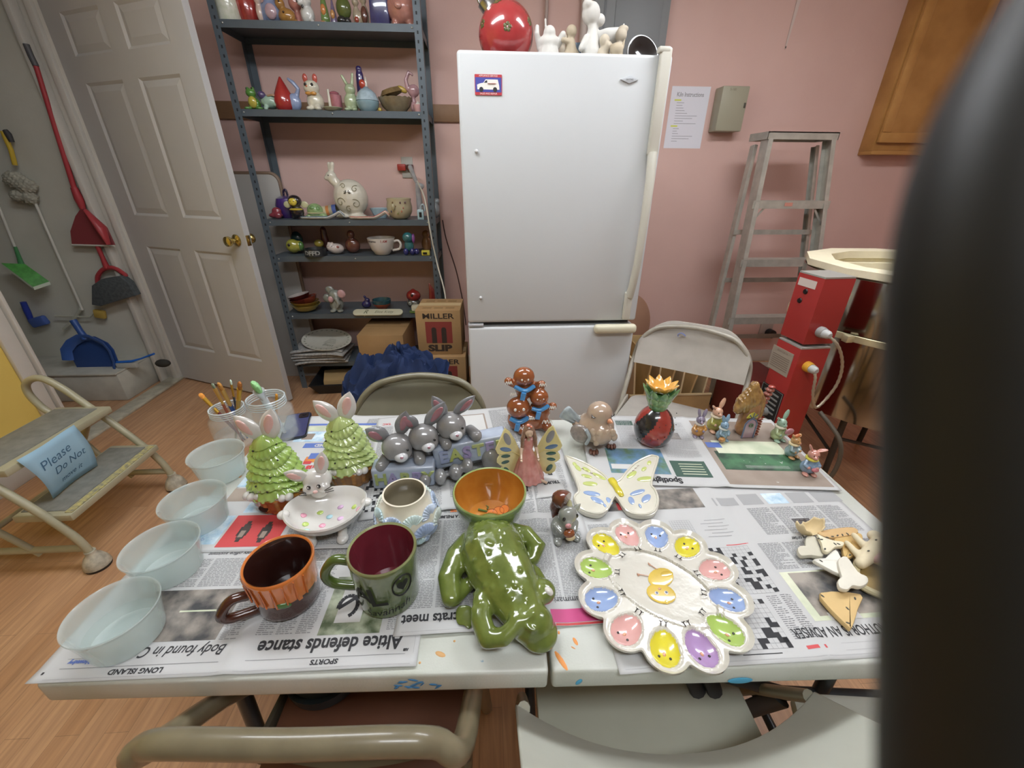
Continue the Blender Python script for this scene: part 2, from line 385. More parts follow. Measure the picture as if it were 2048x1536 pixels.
# ------------------------------------------------------------------ steel shelving unit
SX0, SX1, SY0, SY1 = -1.47, -.40, 2.47, 2.79
SZ = [2.135, 1.745, 1.167, .947, .563, .205]
sm = mat('#5c666d', rough=.45, metal=.25, var=.06, var_s=12)
st = thing('shelving_unit', 'grey steel shelving unit full of painted ceramics by the pink wall', 'shelf')
def post(x, y, sx, sy):
    m = MB(); t = .0025; L_ = .038
    m.box((x+sx*L_/2, y, 1.17), (L_, t, 2.34)); m.box((x, y+sy*L_/2, 1.17), (t, L_, 2.34))
    for k in range(55): m.box((x+sx*L_*.55, y-sy*.0015, .1+k*.04), (.008, .002, .014), mi=1)
    m.obj('post', [sm, mat('#23272a', rough=.6)], st)
post(SX0, SY0, 1, 1); post(SX1, SY0, -1, 1); post(SX0, SY1, 1, -1); post(SX1, SY1, -1, -1)
for z in SZ:
    m = MB(); w_, d_ = SX1-SX0-.008, SY1-SY0-.008; cx, cy = (SX0+SX1)/2, (SY0+SY1)/2
    m.box((cx, cy, z-.0015), (w_, d_, .003)); m.box((cx, SY0+.006, z-.017), (w_, .003, .034)); m.box((cx, SY1-.006, z-.017), (w_, .003, .034))
    m.box((SX0+.006, cy, z-.017), (.003, d_, .034)); m.box((SX1-.006, cy, z-.017), (.003, d_, .034))
    for x in (SX0+.05, cx, SX1-.05): m.ell((x, SY0+.003, z-.015), (.005, .003, .005), None, 1, 8)
    m.obj('shelf_panel', [sm, mat('#b9bcb8', rough=.3, metal=.8)], st)
# ------------------------------------------------------------------ fridge
FX0, FX1, FYY, FT = -.172, .612, 1.47, 1.812
fr = thing('refrigerator', 'white refrigerator with bottom freezer and long curved handle', 'refrigerator', ((FX0+FX1)/2, FYY, 0), .012)
fw_ = FX1-FX0; FW = mat('#cdd1d3', rough=.4, bump=.05, bump_s=400)
m = MB(); m.box((0, .42, .895), (fw_-.01, .70, 1.75), bev=.01); m.obj('cabinet', FW, fr)
m = MB(); m.box((0, .035, (FT+.812)/2), (fw_, .07, FT-.812), bev=.012, seg=3); ud = m.obj('fridge_door', FW, fr)
m = MB(); m.box((0, .035, .44), (fw_, .07, .70), bev=.012, seg=3); ld = m.obj('freezer_door', FW, fr)
m = MB(); m.box((0, .06, .8), (fw_-.04, .03, .024)); m.obj('door_gasket', mat('#5a5c5e', rough=.7), fr)
m = MB(); m.box((-fw_/2+.035, .02, .8005), (.07, .04, .014), bev=.003); m.obj('hinge', mat('#b9bcc0', rough=.3), fr)
hm = mat('#cccabf', rough=.35)
m = MB(); hx = fw_/2-.035
m.box((hx+.0, -.012, 1.66), (.042, .024, .34), bev=.008, seg=3)
m.tube([(hx-.002, -.02, 1.5), (hx-.006, -.045, 1.40), (hx-.010, -.052, 1.25), (hx-.012, -.048, 1.08), (hx-.014, -.03, .98), (hx-.016, -.014, .93)], [.019, .019, .017, .017, .018, .019], seg=12, flat=.75)
m.box((hx-.018, -.010, .885), (.036, .022, .13), bev=.008, seg=3); m.obj('handle', hm, ud)
m = MB(); m.box((hx-.008, -.010, 1.822), (.045, .03, .02), bev=.006); m.obj('handle_cap', hm, ud)
m = MB(); m.box((fw_/2-.1, -.018, .78), (.2, .042, .042), bev=.016, seg=4); m.obj('handle', mat('#d6d2ba', rough=.35), ld)
m = MB(); M_ = Matrix.Translation((fw_/2-.155, -.0005, 1.735)) @ Matrix.Rotation(R(90), 4, 'X')
m.prism([(-.034, 0), (-.018, .006), (0, .012), (.018, .006), (.034, 0), (.018, -.006), (0, -.012), (-.018, -.006)], 0, .004, M=M_, bev=.001)
m.text('MAYTAG', .007, 1, M_ @ TM(0, 0, .0045)); m.obj('badge', [mat('#c6cbd0', rough=.3, metal=.1), mat('#50565c', rough=.5)], ud)
m = MB()
for z in (1.5, .93): m.ell((-fw_/2+.06, -.003, z), (.007, .006, .007), None, 0, 12)
m.obj('handle_plug', mat('#d9dada', rough=.3), ud)
mg = MB(); M_ = Matrix.Translation((FX0+.11, FYY-.004, 1.71)) @ Matrix.Rotation(.012, 4, 'Z') @ Matrix.Rotation(R(90), 4, 'X')
mg.prism(rrect(.098, .062, .002), 0, .002, 0, M=M_); mg.prism(rrect(.094, .044, .001), .002, .0024, 1, M=M_)
van = [(-.04, -.012), (-.041, .002), (-.03, .006), (-.018, .008), (-.01, .018), (.034, .018), (.039, .0), (.04, -.012)]
mg.prism([(x, y-.002) for x, y in van], .0024, .0029, 2, M=M_)
for x in (-.026, .024):
    mg.lathe([(.0001, 0), (.0075, 0), (.0075, .0008), (.0001, .0008)], M_ @ Vector((x, -.014, .0026)), 16, 3, rot=M_)
mg.prism([(-.016, .006), (-.009, .013), (-.004, .013), (-.004, .006)], .0029, .0032, 3, M=M_); mg.box(M_ @ Vector((.012, .004, .003)), (.03, .0004, .005), M_, 0)
mg.text('APPLIANCE SERVICE', .0075, 2, M_ @ TM(0, .0265, .0023)); mg.text('SALES AND REPAIR', .0075, 2, M_ @ TM(0, -.0265, .0023))
tag(mg.obj('fridge_magnet', [mat('#c23b45', rough=.4), mat('#4a50a8', rough=.4), mat('#f1efe9', rough=.5), mat('#333338', rough=.5)]), 'red and blue magnet with a white van on the refrigerator door', 'magnet')
# ------------------------------------------------------------------ helpers for furniture
def rel(loc): return Matrix.Translation(-Vector(loc))
# ------------------------------------------------------------------ steel folding chairs
def fold_chair(label, loc, rz, fcol, scol, bcol, w=.42, zt=.79, r=.0125, ring=False, cr=0, ry=-.1, back_z=(.6, .77), dark=None):
    t = thing('folding_chair', label, 'chair', loc, rz)
    fm = mat(fcol, rough=.3, coat=.3, var=.08, var_s=30); h = w/2
    top = [(-h, .18, 0), (-h, .18, .02), (-h, ry, .5), (-h, -.2, zt-.07), (-h+.03, -.217, zt-.02), (-h+.08, -.224, zt), (0, -.228, zt+.004), (h-.08, -.224, zt), (h-.03, -.217, zt-.02), (h, -.2, zt-.07), (h, ry, .5), (h, .18, .02), (h, .18, 0)]
    if cr:
        c_ = [(-h, -.185, zt-.17), (-h+.012, -.2, zt-.10), (-h+.05, -.212, zt-.045), (-h+.11, -.222, zt-.012)]
        top = top[:2]+[(-h, ry, .5)]+c_+[(0, -.228, zt+.004)]+[(-a, b, c) for a, b, c in c_[::-1]]+[(h, ry, .5)]+top[-2:]
    P = smoothpath(top, 5)
    m = MB(); m.tube(P, r, seg=12); m.obj('frame', fm, t)
    for s in (-1, 1):
        m = MB(); m.tube([(s*(h-.03), -.26, 0), (s*(h-.03), .1, .41)], r*.9); m.obj('leg', fm, t)
        m = MB(); m.box((s*(h-.015), .0, .425), (.012, .2, .05), (R(-8), 0, 0), bev=.004); m.obj('bracket', mat(dark or fcol, rough=.4), t)
    m = MB(); m.tube([(-h+.03, -.2, .075), (h-.03, -.2, .075)], .008); m.obj('stretcher', fm, t)
    out = [(x*1.0, y*1.0) for x, y in rrect(w-.05, .36, .07, 6)]
    m = MB(); m.prism(out, .425, .445, 0, bev=.006, M=Matrix.Translation((0, .02, 0)) @ Matrix.Rotation(R(3), 4, 'X')); m.obj('seat', mat(scol, rough=.45, var=.06, var_s=14), t)
    # back rest: curved panel with a rolled rim
    z0, z1 = back_z; nx, nz = 24, 8; vs = []; fs = []
    def bp(u, v, off=0):
        x = (u-.5)*(w-.02); zc = z0+(z1-z0)*v; cx = abs(u-.5)*2
        zc = z0+(z1-z0)*v*(1-(.62 if cr else .28)*max(0, cx-.35)**2.4*(2.2 if cr else 1))-(0 if ring else .01*(1-cx**2)*(1-v))
        y = -.1-.1*(zc-.5)/(zt-.57)-.035*(1-cx**2)+off
        return (x, y-.004, zc)
    for s_ in (0, .012):
        for j in range(nz+1):
            for i in range(nx+1): vs.append(bp(i/nx, j/nz, s_))
    K = (nx+1)*(nz+1)
    for j in range(nz):
        for i in range(nx):
            a = j*(nx+1)+i; fs.append([a, a+1, a+nx+2, a+nx+1]); fs.append([K+a, K+a+nx+1, K+a+nx+2, K+a+1])
    bd = [i for i in range(nx+1)]+[j*(nx+1)+nx for j in range(1, nz+1)]+[nz*(nx+1)+i for i in range(nx-1, -1, -1)]+[j*(nx+1) for j in range(nz-1, 0, -1)]
    for i in range(len(bd)): a, b = bd[i], bd[(i+1) % len(bd)]; fs.append([a, b, K+b, K+a])
    m = MB(); m.add(vs, fs); m.obj('backrest', mat(bcol, rough=.4, var=.05, var_s=16), t)
    return t
c = fold_chair('olive grey steel folding chair with rounded tube back behind the table left of the refrigerator', (-.325, .765, 0), pi+.04, '#7c7864', '#7c7864', '#726f5c', w=.46, zt=.77, ring=True, cr=1, back_z=(.56, .75))
c = fold_chair('light grey folding chair with blue paint smear on its back, near the wooden crate', (.735, 1.185, 0), pi-.60, '#a39e92', '#a9a59d', '#aea9a1', w=.50, zt=.80, r=.011, cr=1, back_z=(.615, .812))
m = MB(); m.tube(smoothpath([(-.02, -.2215, .775), (.0, -.223, .785), (.015, -.223, .775), (.01, -.221, .765)], 5), .004, flat=.4)
m.obj('paint_smear', mat('#6f7fc0', rough=.4), c, M=Matrix.Translation((.06, .0045, -.012)))
c = fold_chair('beige tube folding chair with brown seat in the left foreground', (-.33, .135, 0), -.05, '#756d57', '#64402f', '#756d57', w=.42, zt=.79, r=.0165, back_z=(.50, .52), dark='#4a4438', ry=0)
# light chair with a moulded curved backrest, right foreground
t = thing('folding_chair', 'light grey folding chair with curved wide backrest below the middle of the table front', 'chair', (.215, .085, 0), -.02)
def shell(fn, nx, nz, th, name, mm, par):
    vs = []; fs = []
    for s_ in (0, 1):
        for j in range(nz+1):
            for i in range(nx+1):
                p, n = fn(i/nx, j/nz); vs.append(Vector(p)+Vector(n)*th*s_)
    K = (nx+1)*(nz+1)
    for j in range(nz):
        for i in range(nx):
            a = j*(nx+1)+i; fs.append([a, a+1, a+nx+2, a+nx+1]); fs.append([K+a, K+a+nx+1, K+a+nx+2, K+a+1])
    bd = [i for i in range(nx+1)]+[j*(nx+1)+nx for j in range(1, nz+1)]+[nz*(nx+1)+i for i in range(nx-1, -1, -1)]+[j*(nx+1) for j in range(nz-1, 0, -1)]
    for i in range(len(bd)): a, b = bd[i], bd[(i+1) % len(bd)]; fs.append([a, b, K+b, K+a])
    m = MB(); m.add(vs, fs); o = m.obj(name, mm, par)
    md = o.modifiers.new('b', 'BEVEL'); md.width = .004; md.segments = 2; md.limit_method = 'ANGLE'; return o
lg = mat('#b9bbb0', rough=.42, var=.04, var_s=10)
def bk(u, v):
    x = (u-.5)*.53; c_ = 1-(abs(u-.5)*2)**2.2
    return (x, -.06-.075*c_-.2*v, .60+.21*v-.012*c_*(1-v)), (0, -.9, -.3)
shell(bk, 24, 6, .012, 'backrest', lg, t)
m = MB(); m.prism(rrect(.43, .40, .06, 6), .43, .45, bev=.006, M=Matrix.Translation((.0, .08, 0))); m.obj('seat', mat('#a4a697', rough=.5, var=.04, var_s=9), t)
for s in (-1, 1):
    m = MB(); m.tube([(s*.235, .22, 0), (s*.245, .02, .45), (s*.25, -.07, .60)], .011); m.obj('leg', mat('#8f8c7c', rough=.35, metal=.3), t)
    m = MB(); m.tube([(s*.215, -.24, 0), (s*.225, .1, .43)], .011); m.obj('leg', mat('#2b2e30', rough=.4), t)
t = thing('folding_chair', 'light grey folding chair with black frame at the far right of the foreground', 'chair', (.66, -.1, 0), .0)
m = MB(); m.prism([(-.24, -.3), (.2, -.3), (.2, .08), (.14, .125), (-.13, .155), (-.17, .15), (-.24, -.03)], .49, .515, bev=.006); m.obj('seat', lg, t)
bm_ = mat('#34383b', rough=.45)
m = MB(); m.tube([(-.32, .235, .475), (-.16, .175, .478), (.18, .14, .48)], .013); m.obj('seat_frame', bm_, t)
for a, b in (((-.33, .22, .47), (-.12, -.2, 0)), ((-.30, .235, .49), (-.235, .06, .3)), ((.17, .12, .47), (.2, -.2, 0)), ((-.17, .17, .47), (-.30, .3, 0))):
    m = MB(); m.tube([a, b], [.02, .011], flat=.5); m.obj('leg', bm_, t)
# black tub on the brown seat
t = thing('plastic_tub', 'black plastic tub splashed with white paint on the brown chair seat', 'tub', (-.445, .19, .452))
m = MB(); m.lathe([(.0005, .004), (.07, .004), (.082, .09), (.09, .092), (.09, .098), (.078, .096), (.066, .012), (.0005, .012)], seg=36); m.lathe([(.075, .0), (.08, .0), (.084, .03), (.078, .03)], seg=36)
b = m.obj('body', mat('#2c3539', rough=.35, var=.12, var_s=20), t)
m = MB(); m.ell((.035, -.0735, .075), (.007, .003, .006)); b2 = m.obj('paint_spot', mat('#e8e8e2', rough=.4), b)
m = MB(); m.ell((.055, -.056, .04), (.003, .003, .008)); m.obj('paint_spot', mat('#e8e8e2', rough=.4), b)
# ------------------------------------------------------------------ step stool with blue note
SL = Vector((-1.84, 1.12, 0)); t = thing('step_stool', 'beige two step stool with grey treads and round rubber feet', 'step stool', SL); RM = rel(SL)
sb = mat('#aaa68c', rough=.35, coat=.2, var=.05, var_s=10); YA, YBk = .90, 1.375
for y in (YA, YBk):
    m = MB()
    P = smoothpath([(-1.67, y, .075), (-1.69, y, .16), (-1.76, y, .29), (-1.90, y, .49), (-1.97, y, .58), (-2.03, y, .62), (-2.09, y, .60), (-2.11, y, .55), (-2.09, y, .48), (-2.06, y, .44)], 6)
    m.tube(P, .0145, seg=12); m.obj('side_rail', sb, t, M=RM)
    m = MB(); m.tube([(-2.06, y, .44), (-1.96, y, .22), (-1.85, y, .075)], .012); m.tube([(-1.68, y, .10), (-2.13, y, .10)], .0135); m.tube([(-1.9, y, .44), (-2.13, y, .07)], .0135); m.obj('rear_leg', sb, t, M=RM)
    for x in (-1.668, -2.13):
        m = MB(); m.lathe([(.0005, 0), (.042, 0), (.045, .012), (.04, .034), (.03, .055), (.018, .07), (.018, .085), (.0005, .085)], (x, y, 0), 24, mis=[1, 1, 0, 0, 0, 0, 0]); m.obj('foot', [mat('#b7b2a0', rough=.4, var=.25, var_s=40), mat('#2c2823', rough=.6)], t, M=RM)
def tread(x0, x1, z, tape):
    m = MB(); yc, yw = (YA+YBk)/2, YBk-YA-.01; m.box(((x0+x1)/2, yc, z-.012), (x1-x0, yw, .03), bev=.006); o = m.obj('tread', sb, t, M=RM)
    m = MB(); m.box(((x0+x1)/2-.012, yc, z+.004), (x1-x0-.05, yw-.05, .005), bev=.002); m.obj('tread_mat', mat('#7f7f78', rough=.7, var=.12, var_s=30), o, M=RM)
    if tape: m = MB(); m.box((x1-.018, yc, z+.0045), (.026, yw-.03, .003)); m.obj('yellow_tape', mat('#cbc07a', rough=.5, var_c='#8d8a78', var_s=60), o, M=RM)
tread(-1.875, -1.665, .262, 1); tread(-2.02, -1.79, .475, 0)
m = MB(); m.tube([(-2.13, YA, .1), (-2.13, YBk, .1)], .012); m.obj('crossbar', sb, t, M=RM)
NL = Vector((-1.80, 1.08, .262)); vs = []; fs = []
A, B, C_, D = Vector((-1.785, .95, .49)), Vector((-1.785, 1.19, .49)), Vector((-1.80, 1.20, .275)), Vector((-1.80, .99, .275))
for j in range(9):
    for i in range(9):
        u, v = i/8, j/8; p = (A.lerp(B, u)).lerp(D.lerp(C_, u), v); p.x += .018*sin(pi*v)+.006*sin(5*u+2*v); vs.append(p)
for j in range(8):
    for i in range(8): a = j*9+i; fs.append([a, a+1, a+10, a+9])
t2 = thing('paper_note', 'blue handwritten paper note taped to the step stool', 'note', NL)
m = MB(); m.add(vs, fs); o = m.obj('sheet', mat('#9cc0d4', rough=.7), t2, M=rel(NL)); md = o.modifiers.new('s', 'SOLIDIFY'); md.thickness = .0006; md.offset = -1
def on_note(p):
    u, v = .5+p.x, .5-p.y; q = (A.lerp(B, u)).lerp(D.lerp(C_, u), v); q.x += .018*sin(pi*v)+.006*sin(5*u+2*v)+.0012; return q
m = MB(); m.text('Please', .24, 0, TM(-.1, .2, 0, .06), bold=-.001, shear=.3, fn=on_note); m.text('Do Not', .2, 0, TM(.05, -.02, 0, .04), shear=.3, fn=on_note); m.text('move it', .15, 0, TM(0, -.26, 0, .02), shear=.3, fn=on_note)
m.obj('handwriting', mat('#4a6f8c', rough=.6), t2, M=rel(NL))
# ------------------------------------------------------------------ aluminium step ladder
al = mat('#b6b4aa', rough=.42, metal=.45, var=.1, var_s=18)
LL = Vector((1.8, 2.2, 0)); t = thing('step_ladder', 'aluminium step ladder folded against the pink wall', 'ladder', LL); RM = rel(LL)
def rail(a, b, sx, wd=.075, tk=.026):
    a, b = Vector(a), Vector(b); d = (b-a); L_ = d.length; q = d.normalized()
    ydir = Vector((0, 1, 0)); ydir = (ydir-q*ydir.dot(q)).normalized(); xdir = ydir.cross(q)
    M = Matrix((xdir, ydir, q)).transposed(); c = (a+b)/2
    m = MB(); m.box(c, (.003, wd, L_), M); m.box(c+ydir*(wd/2)+xdir*sx*tk/2, (tk, .003, L_), M); m.box(c-ydir*(wd/2)+xdir*sx*tk/2, (tk, .003, L_), M); return m
rail((1.47, 2.1, 0), (1.605, 2.42, 1.63), 1).obj('rail', al, t, M=RM)
rail((2.125, 2.1, 0), (2.02, 2.42, 1.63), -1).obj('rail', al, t, M=RM)
rail((1.43, 2.26, 0.05), (1.60, 2.53, 1.60), 1, .045, .02).obj('rear_rail', al, t, M=RM)
rail((2.16, 2.26, 0.05), (2.02, 2.53, 1.60), -1, .045, .02).obj('rear_rail', al, t, M=RM)
for z in (.26, .59, .95, 1.29):
    f = z/1.63; x0 = 1.47+.135*f; x1 = 2.125-.105*f; y = 2.1+.32*f
    m = MB(); m.box(((x0+x1)/2, y, z), (x1-x0-.005, .08, .004)); m.box(((x0+x1)/2, y-.039, z-.02), (x1-x0+.03, .003, .045)); m.box(((x0+x1)/2, y+.039, z-.012), (x1-x0-.005, .003, .025))
    s_ = m.obj('step', al, t, M=RM)
    if z > 1.2:
        m = MB(); m.box(((x0+x1)/2-.02, y-.0415, z-.018), (.05, .002, .02)); m.obj('sticker', mat('#c98a7a', rough=.5), s_, M=RM)
        for sx, xx in ((1, x0), (-1, x1)): m = MB(); m.box((xx+sx*.035, y-.03, z-.085), (.012, .003, .13), (0, sx*R(38), 0)); m.obj('brace', al, t, M=RM)
for z in (.42, .8, 1.1):
    m = MB(); f = z/1.6; m.box((1.8, 2.22+.27*f, z), (.60-.1*f, .003, .03)); m.obj('rear_bar', al, t, M=RM)
m = MB(); m.box((1.8125, 2.475, 1.66), (.44, .19, .006)); m.box((1.8125, 2.382, 1.643), (.44, .004, .04)); m.box((1.594, 2.475, 1.643), (.004, .19, .04)); m.box((2.031, 2.475, 1.643), (.004, .19, .04)); m.box((1.8125, 2.568, 1.643), (.44, .004, .04)); m.obj('top_cap', al, t, M=RM)
for s in (0, 1): m = MB(); m.box((1.50+.6*s, 2.24, .45), (.006, .26, .022), (R(20), 0, 0)); m.obj('spreader', al, t, M=RM)
for x, y in ((1.47, 2.1), (2.125, 2.1)): m = MB(); m.box((x, y, .02), (.04, .09, .04), bev=.006); m.obj('foot', mat('#3a3a3a', rough=.7), t, M=RM)
# ------------------------------------------------------------------ kiln
KC = Vector((1.87, 1.40, 0)); KR = .46; KZ = 1.08
t = thing('kiln', 'polished steel pottery kiln with cream brick rim and red control boxes', 'kiln', KC)
ss = mat('#b9b6ae', rough=.12, metal=1); brick = mat('#efe6c8', rough=.85, bump=.5, bump_s=90, var=.03, var_s=15); NS = 12
def poly(r, z): return [(r*cos(2*pi*k/NS+.2), r*sin(2*pi*k/NS+.2), z) for k in range(NS)]
def ring(prof, mi=0):
    m = MB(); vs = []; fs = []
    for r, z in prof: vs += poly(r, z)
    n = len(prof)
    for i in range(n):
        for j in range(NS): a, b = i*NS, ((i+1) % n)*NS; fs.append([a+j, a+(j+1) % NS, b+(j+1) % NS, b+j])
    m.add(vs, fs, mi, False); return m
m = MB(); m.lathe([(KR-.01, .44), (KR-.004, .442), (KR-.004, .80), (KR-.01, .802)], seg=96, caps=False); m.lathe([(KR-.01, .815), (KR-.004, .817), (KR-.004, 1.045), (KR-.01, 1.047)], seg=96, caps=False); m.obj('steel_jacket', ss, t)
m = MB(); m.lathe([(KR+.002, .795), (KR+.006, .797), (KR+.006, .822), (KR+.002, .824)], seg=96, caps=False); m.box((-.435, -.2, .81), (.03, .03, .03), bev=.003); m.obj('band', mat('#d9cfa8', rough=.35, metal=.4), t)
ring([(KR-.012, .44), (KR-.012, 1.05), (KR+.004, 1.052), (KR+.004, KZ), (KR-.10, KZ), (KR-.10, 1.045), (KR-.085, 1.04), (KR-.085, 1.025), (KR-.10, 1.02), (KR-.10, .97), (KR-.085, .965), (KR-.085, .95), (KR-.10, .945), (KR-.10, .89), (KR-.085, .885), (KR-.085, .87), (KR-.10, .865), (KR-.10, .52), (.01, .52), (.01, .44)]).obj('brick_lining', brick, t)
bk_ = mat('#3a3632', rough=.5)
m = MB(); m.tube(arc((0, 0), .36, 0, 2*pi*.97, 25, z=.425), .014, closed=True); m.obj('stand_ring', bk_, t)
for k in range(4):
    a = .6+k*pi/2; m = MB(); m.tube([(.36*cos(a), .36*sin(a), .42), (.30*cos(a), .30*sin(a), 0)], .014); m.obj('stand_leg', bk_, t)
    m = MB(); m.tube([(.35*cos(a), .35*sin(a), .3), (.33*cos(a+pi/2), .33*sin(a+pi/2), .2)], .008); m.obj('stand_brace', bk_, t)
# control boxes: left face and right face meet at a vertical edge nearest the camera
K0 = at(1652, 555, Y=1.13); zt = K0.z; K1 = at(1600, 541, Z=zt); K2 = at(1694, 553, Z=zt)
e1 = (K1-K0); e1.z = 0; e2 = (K2-K0); e2.z = 0
l1 = min(e1.length, .2); e1.normalize(); l2 = .13; e2.normalize()
e2 = (e2-e1*e2.dot(e1)).normalized()
red = mat('#a8322f', rough=.35, coat=.2); galv = mat('#b9bab4', rough=.4, metal=.4)
def kbox(z0, z1, dx, name, l1=l1, l2=l2):
    o = K0+Vector((dx[0], dx[1], 0)); p = [o, o+e1*l1, o+e1*l1+e2*l2, o+e2*l2]
    m = MB(); m.prism([(q.x, q.y) for q in p], z0, z1, bev=.004); m.prism([(o.x+(q.x-o.x)*.99, o.y+(q.y-o.y)*.99) for q in p], z1, z1+.006, mi=1)
    return m.obj(name, [red, galv], t, M=rel(KC)), o
ub, o1 = kbox(zt-.27, zt-.006, (0, 0), 'upper_control_box')
lb, o2 = kbox(zt-.72, zt-.285, (-.01, -.012), 'lower_control_box')
n1 = Vector((e2.x, e2.y, 0))*-1; n2 = Vector((e1.x, e1.y, 0))*-1
ML = Matrix((e1*-1, Vector((0, 0, 1)), n1)).transposed().to_4x4()  # left face frame: x towards the near edge, y up, z out
def onL(o, s, z): return Matrix.Translation(o+e1*s+Vector((0, 0, z))+n1*.001) @ ML
for s, dz in ((.07, -.07), (.085, -.11)):
    m = MB(); m.lathe([(.0005, .004), (.009, .004), (.011, 0)], seg=16, rot=onL(o1, s, dz), c=onL(o1, s, dz).translation); m.obj('indicator_light', mat('#1c1414', rough=.3), ub, M=rel(KC))
m = MB(); m.box(onL(o1, .075, -.038).translation, (.09, .03, .001), ML); m.obj('tape', mat('#d8ccc6', rough=.5), ub, M=rel(KC))
m = MB(); M_ = onL(o2, .085, -.37); m.box(M_.translation, (.12, .105, .002), ML); m.text('KILN DATA', .012, 1, M_ @ TM(0, .04, .0015))
for k in range(7): m.box((M_ @ Vector((0, .02-k*.009, .0015))), (.1, .002, .0005), ML, 1)
m.obj('data_plate', [mat('#a59a8c', rough=.4), mat('#7b6a60', rough=.5)], lb, M=rel(KC))
m = MB(); M_ = onL(o2, .075, -.57); m.box(M_.translation, (.13, .15, .003), ML); m.tube([M_ @ Vector(p) for p in ((-.062, -.072, .002), (.062, -.072, .002), (.062, .072, .002), (-.062, .072, .002), (-.062, -.072, .002))], .0015, 1)
for k in range(5): m.box(M_ @ Vector((.0, .05-k*.022, .002)), (.09, .008, .001), ML, 1)
m.lathe([(.0005, .02), (.018, .02), (.02, 0)], seg=20, rot=M_, c=(M_ @ Vector((0, -.045, 0))), mi=1)
m.obj('switch_panel', [mat('#222426', rough=.4), mat('#8c8e8c', rough=.4)], lb, M=rel(KC))
pA = o1+e2*.055+n2*.012+Vector((0, 0, -.215)); pB = o2+e2*.05+n2*.014+Vector((0, 0, -.36))
P = smoothpath([pA, pA+n2*.05+e2*.03+Vector((0, 0, -.03)), pA+n2*.05+e2*.09+Vector((0, 0, -.12)), pA+n2*.05+e2*.10+Vector((0, 0, -.22)), (pA+pB)/2+n2*.05+e2*.05+Vector((0, 0, -.24)), pB+n2*.05+e2*.01+Vector((0, 0, -.10)), pB+n2*.04+Vector((0, 0, -.02)), pB], 9)
m = MB(); m.tube(P, [.0065 if i % 2 else .0048 for i in range(len(P))], seg=8); m.obj('flexible_cable', mat('#b5ac98', rough=.35, metal=.6), t, M=rel(KC))
for p, c1 in ((pA, '#9a9a98'), (pB, '#d9a33a')):
    m = MB(); m.tube([p-n2*.02, p+n2*.0, p+n2*.012], [.022, .022, .02], 0, 16); m.tube([p+n2*.01, p+n2*.03, p+n2*.04], [.018, .016, .009], 1, 16); m.obj('plug', [mat(c1, rough=.4), mat('#b7b9b8', rough=.4)], t, M=rel(KC))
for q in ((o1, .11, -.02), (o1, .02, -.25), (o2, .1, -.31), (o2, .02, -.45)): pass
t = thing('cable', 'thick grey cable looped on the kiln stand', 'cable', (1.35, 1.0, 0)); m = MB()
m.tube(smoothpath([(1.36, 1.12, .5), (1.40, 1.02, .42), (1.42, 1.0, .3), (1.41, 1.02, .15), (1.38, 1.05, .008), (1.5, 1.2, .008)], 6), .009); m.obj('cable_sheath', mat('#5a5348', rough=.5), t, M=rel((1.35, 1.0, 0)))
# ------------------------------------------------------------------ wall fittings
def tagbox(name, label, cat, loc): return thing(name, label, cat, loc)
yw = YB-.0005
p0 = at(1345, 172, Y=yw); p1 = at(1422, 175, Y=yw); p2 = at(1400, 297, Y=yw)
W_, H_ = p1.x-p0.x, p0.z-p2.z; t = thing('instruction_sheet', 'white printed Kiln Instructions sheet taped to the pink wall', 'paper', ((p0.x+p1.x)/2, yw, (p0.z+p2.z)/2)); t.rotation_euler = (R(90), 0, 0)
m = MB(); m.prism([(-W_/2, -H_/2), (W_/2, -H_/2), (W_/2, H_/2), (-W_/2, H_/2)], 0, .001); s_ = m.obj('sheet', mat('#e6e6ee', rough=.6), t)
m = MB(); m.text('Kiln Instructions', .034, 0, TM(.0, H_/2-.045, .0012), bold=.0004, sx=.8)
y = H_/2-.075
for k in range(17):
    if k in (0, 10): m.box((-W_/2+.05, y, .0012), (.045, .008, .0002), mi=1)
    else: m.box((-W_/2+.045+.5*(l_ := (.04, .05, .04, .05, .06, .08, .15, .12, .06, .15, .05, .04, .03, .04, .14, .12)[k % 16]), y, .0012), (l_, .003, .0002), mi=2)
    y -= .0145
m.obj('print', [mat('#8b8b90', rough=.6), mat('#d9df5a', rough=.6), mat('#a9a9b2', rough=.6)], s_)
# electrical box in grey-beige
p0 = at(1452, 172, Y=YB-.1); p1 = at(1503, 172, Y=YB-.1); p2 = at(1485, 262, Y=YB-.1); cx, cz = (p0.x+p1.x)/2-.01, (p0.z+p2.z)/2
t = thing('electrical_box', 'grey metal electrical box on the pink wall above the ladder', 'electrical box', (cx, YB, cz))
m = MB(); m.box((0, -.05, 0), (.175, .1, .245), bev=.006); m.obj('cover', mat('#a5a18c', rough=.45), t)
m = MB(); m.box((.075, -.102, .02), (.012, .006, .028), bev=.002); m.obj('latch', mat('#4d4a42', rough=.4), t)
m = MB(); m.text('S-100', .018, 0, Matrix.Translation((-.02, -.1012, .103)) @ Matrix.Rotation(R(90), 4, 'X')); m.obj('marking', mat('#77735f', rough=.5), t)
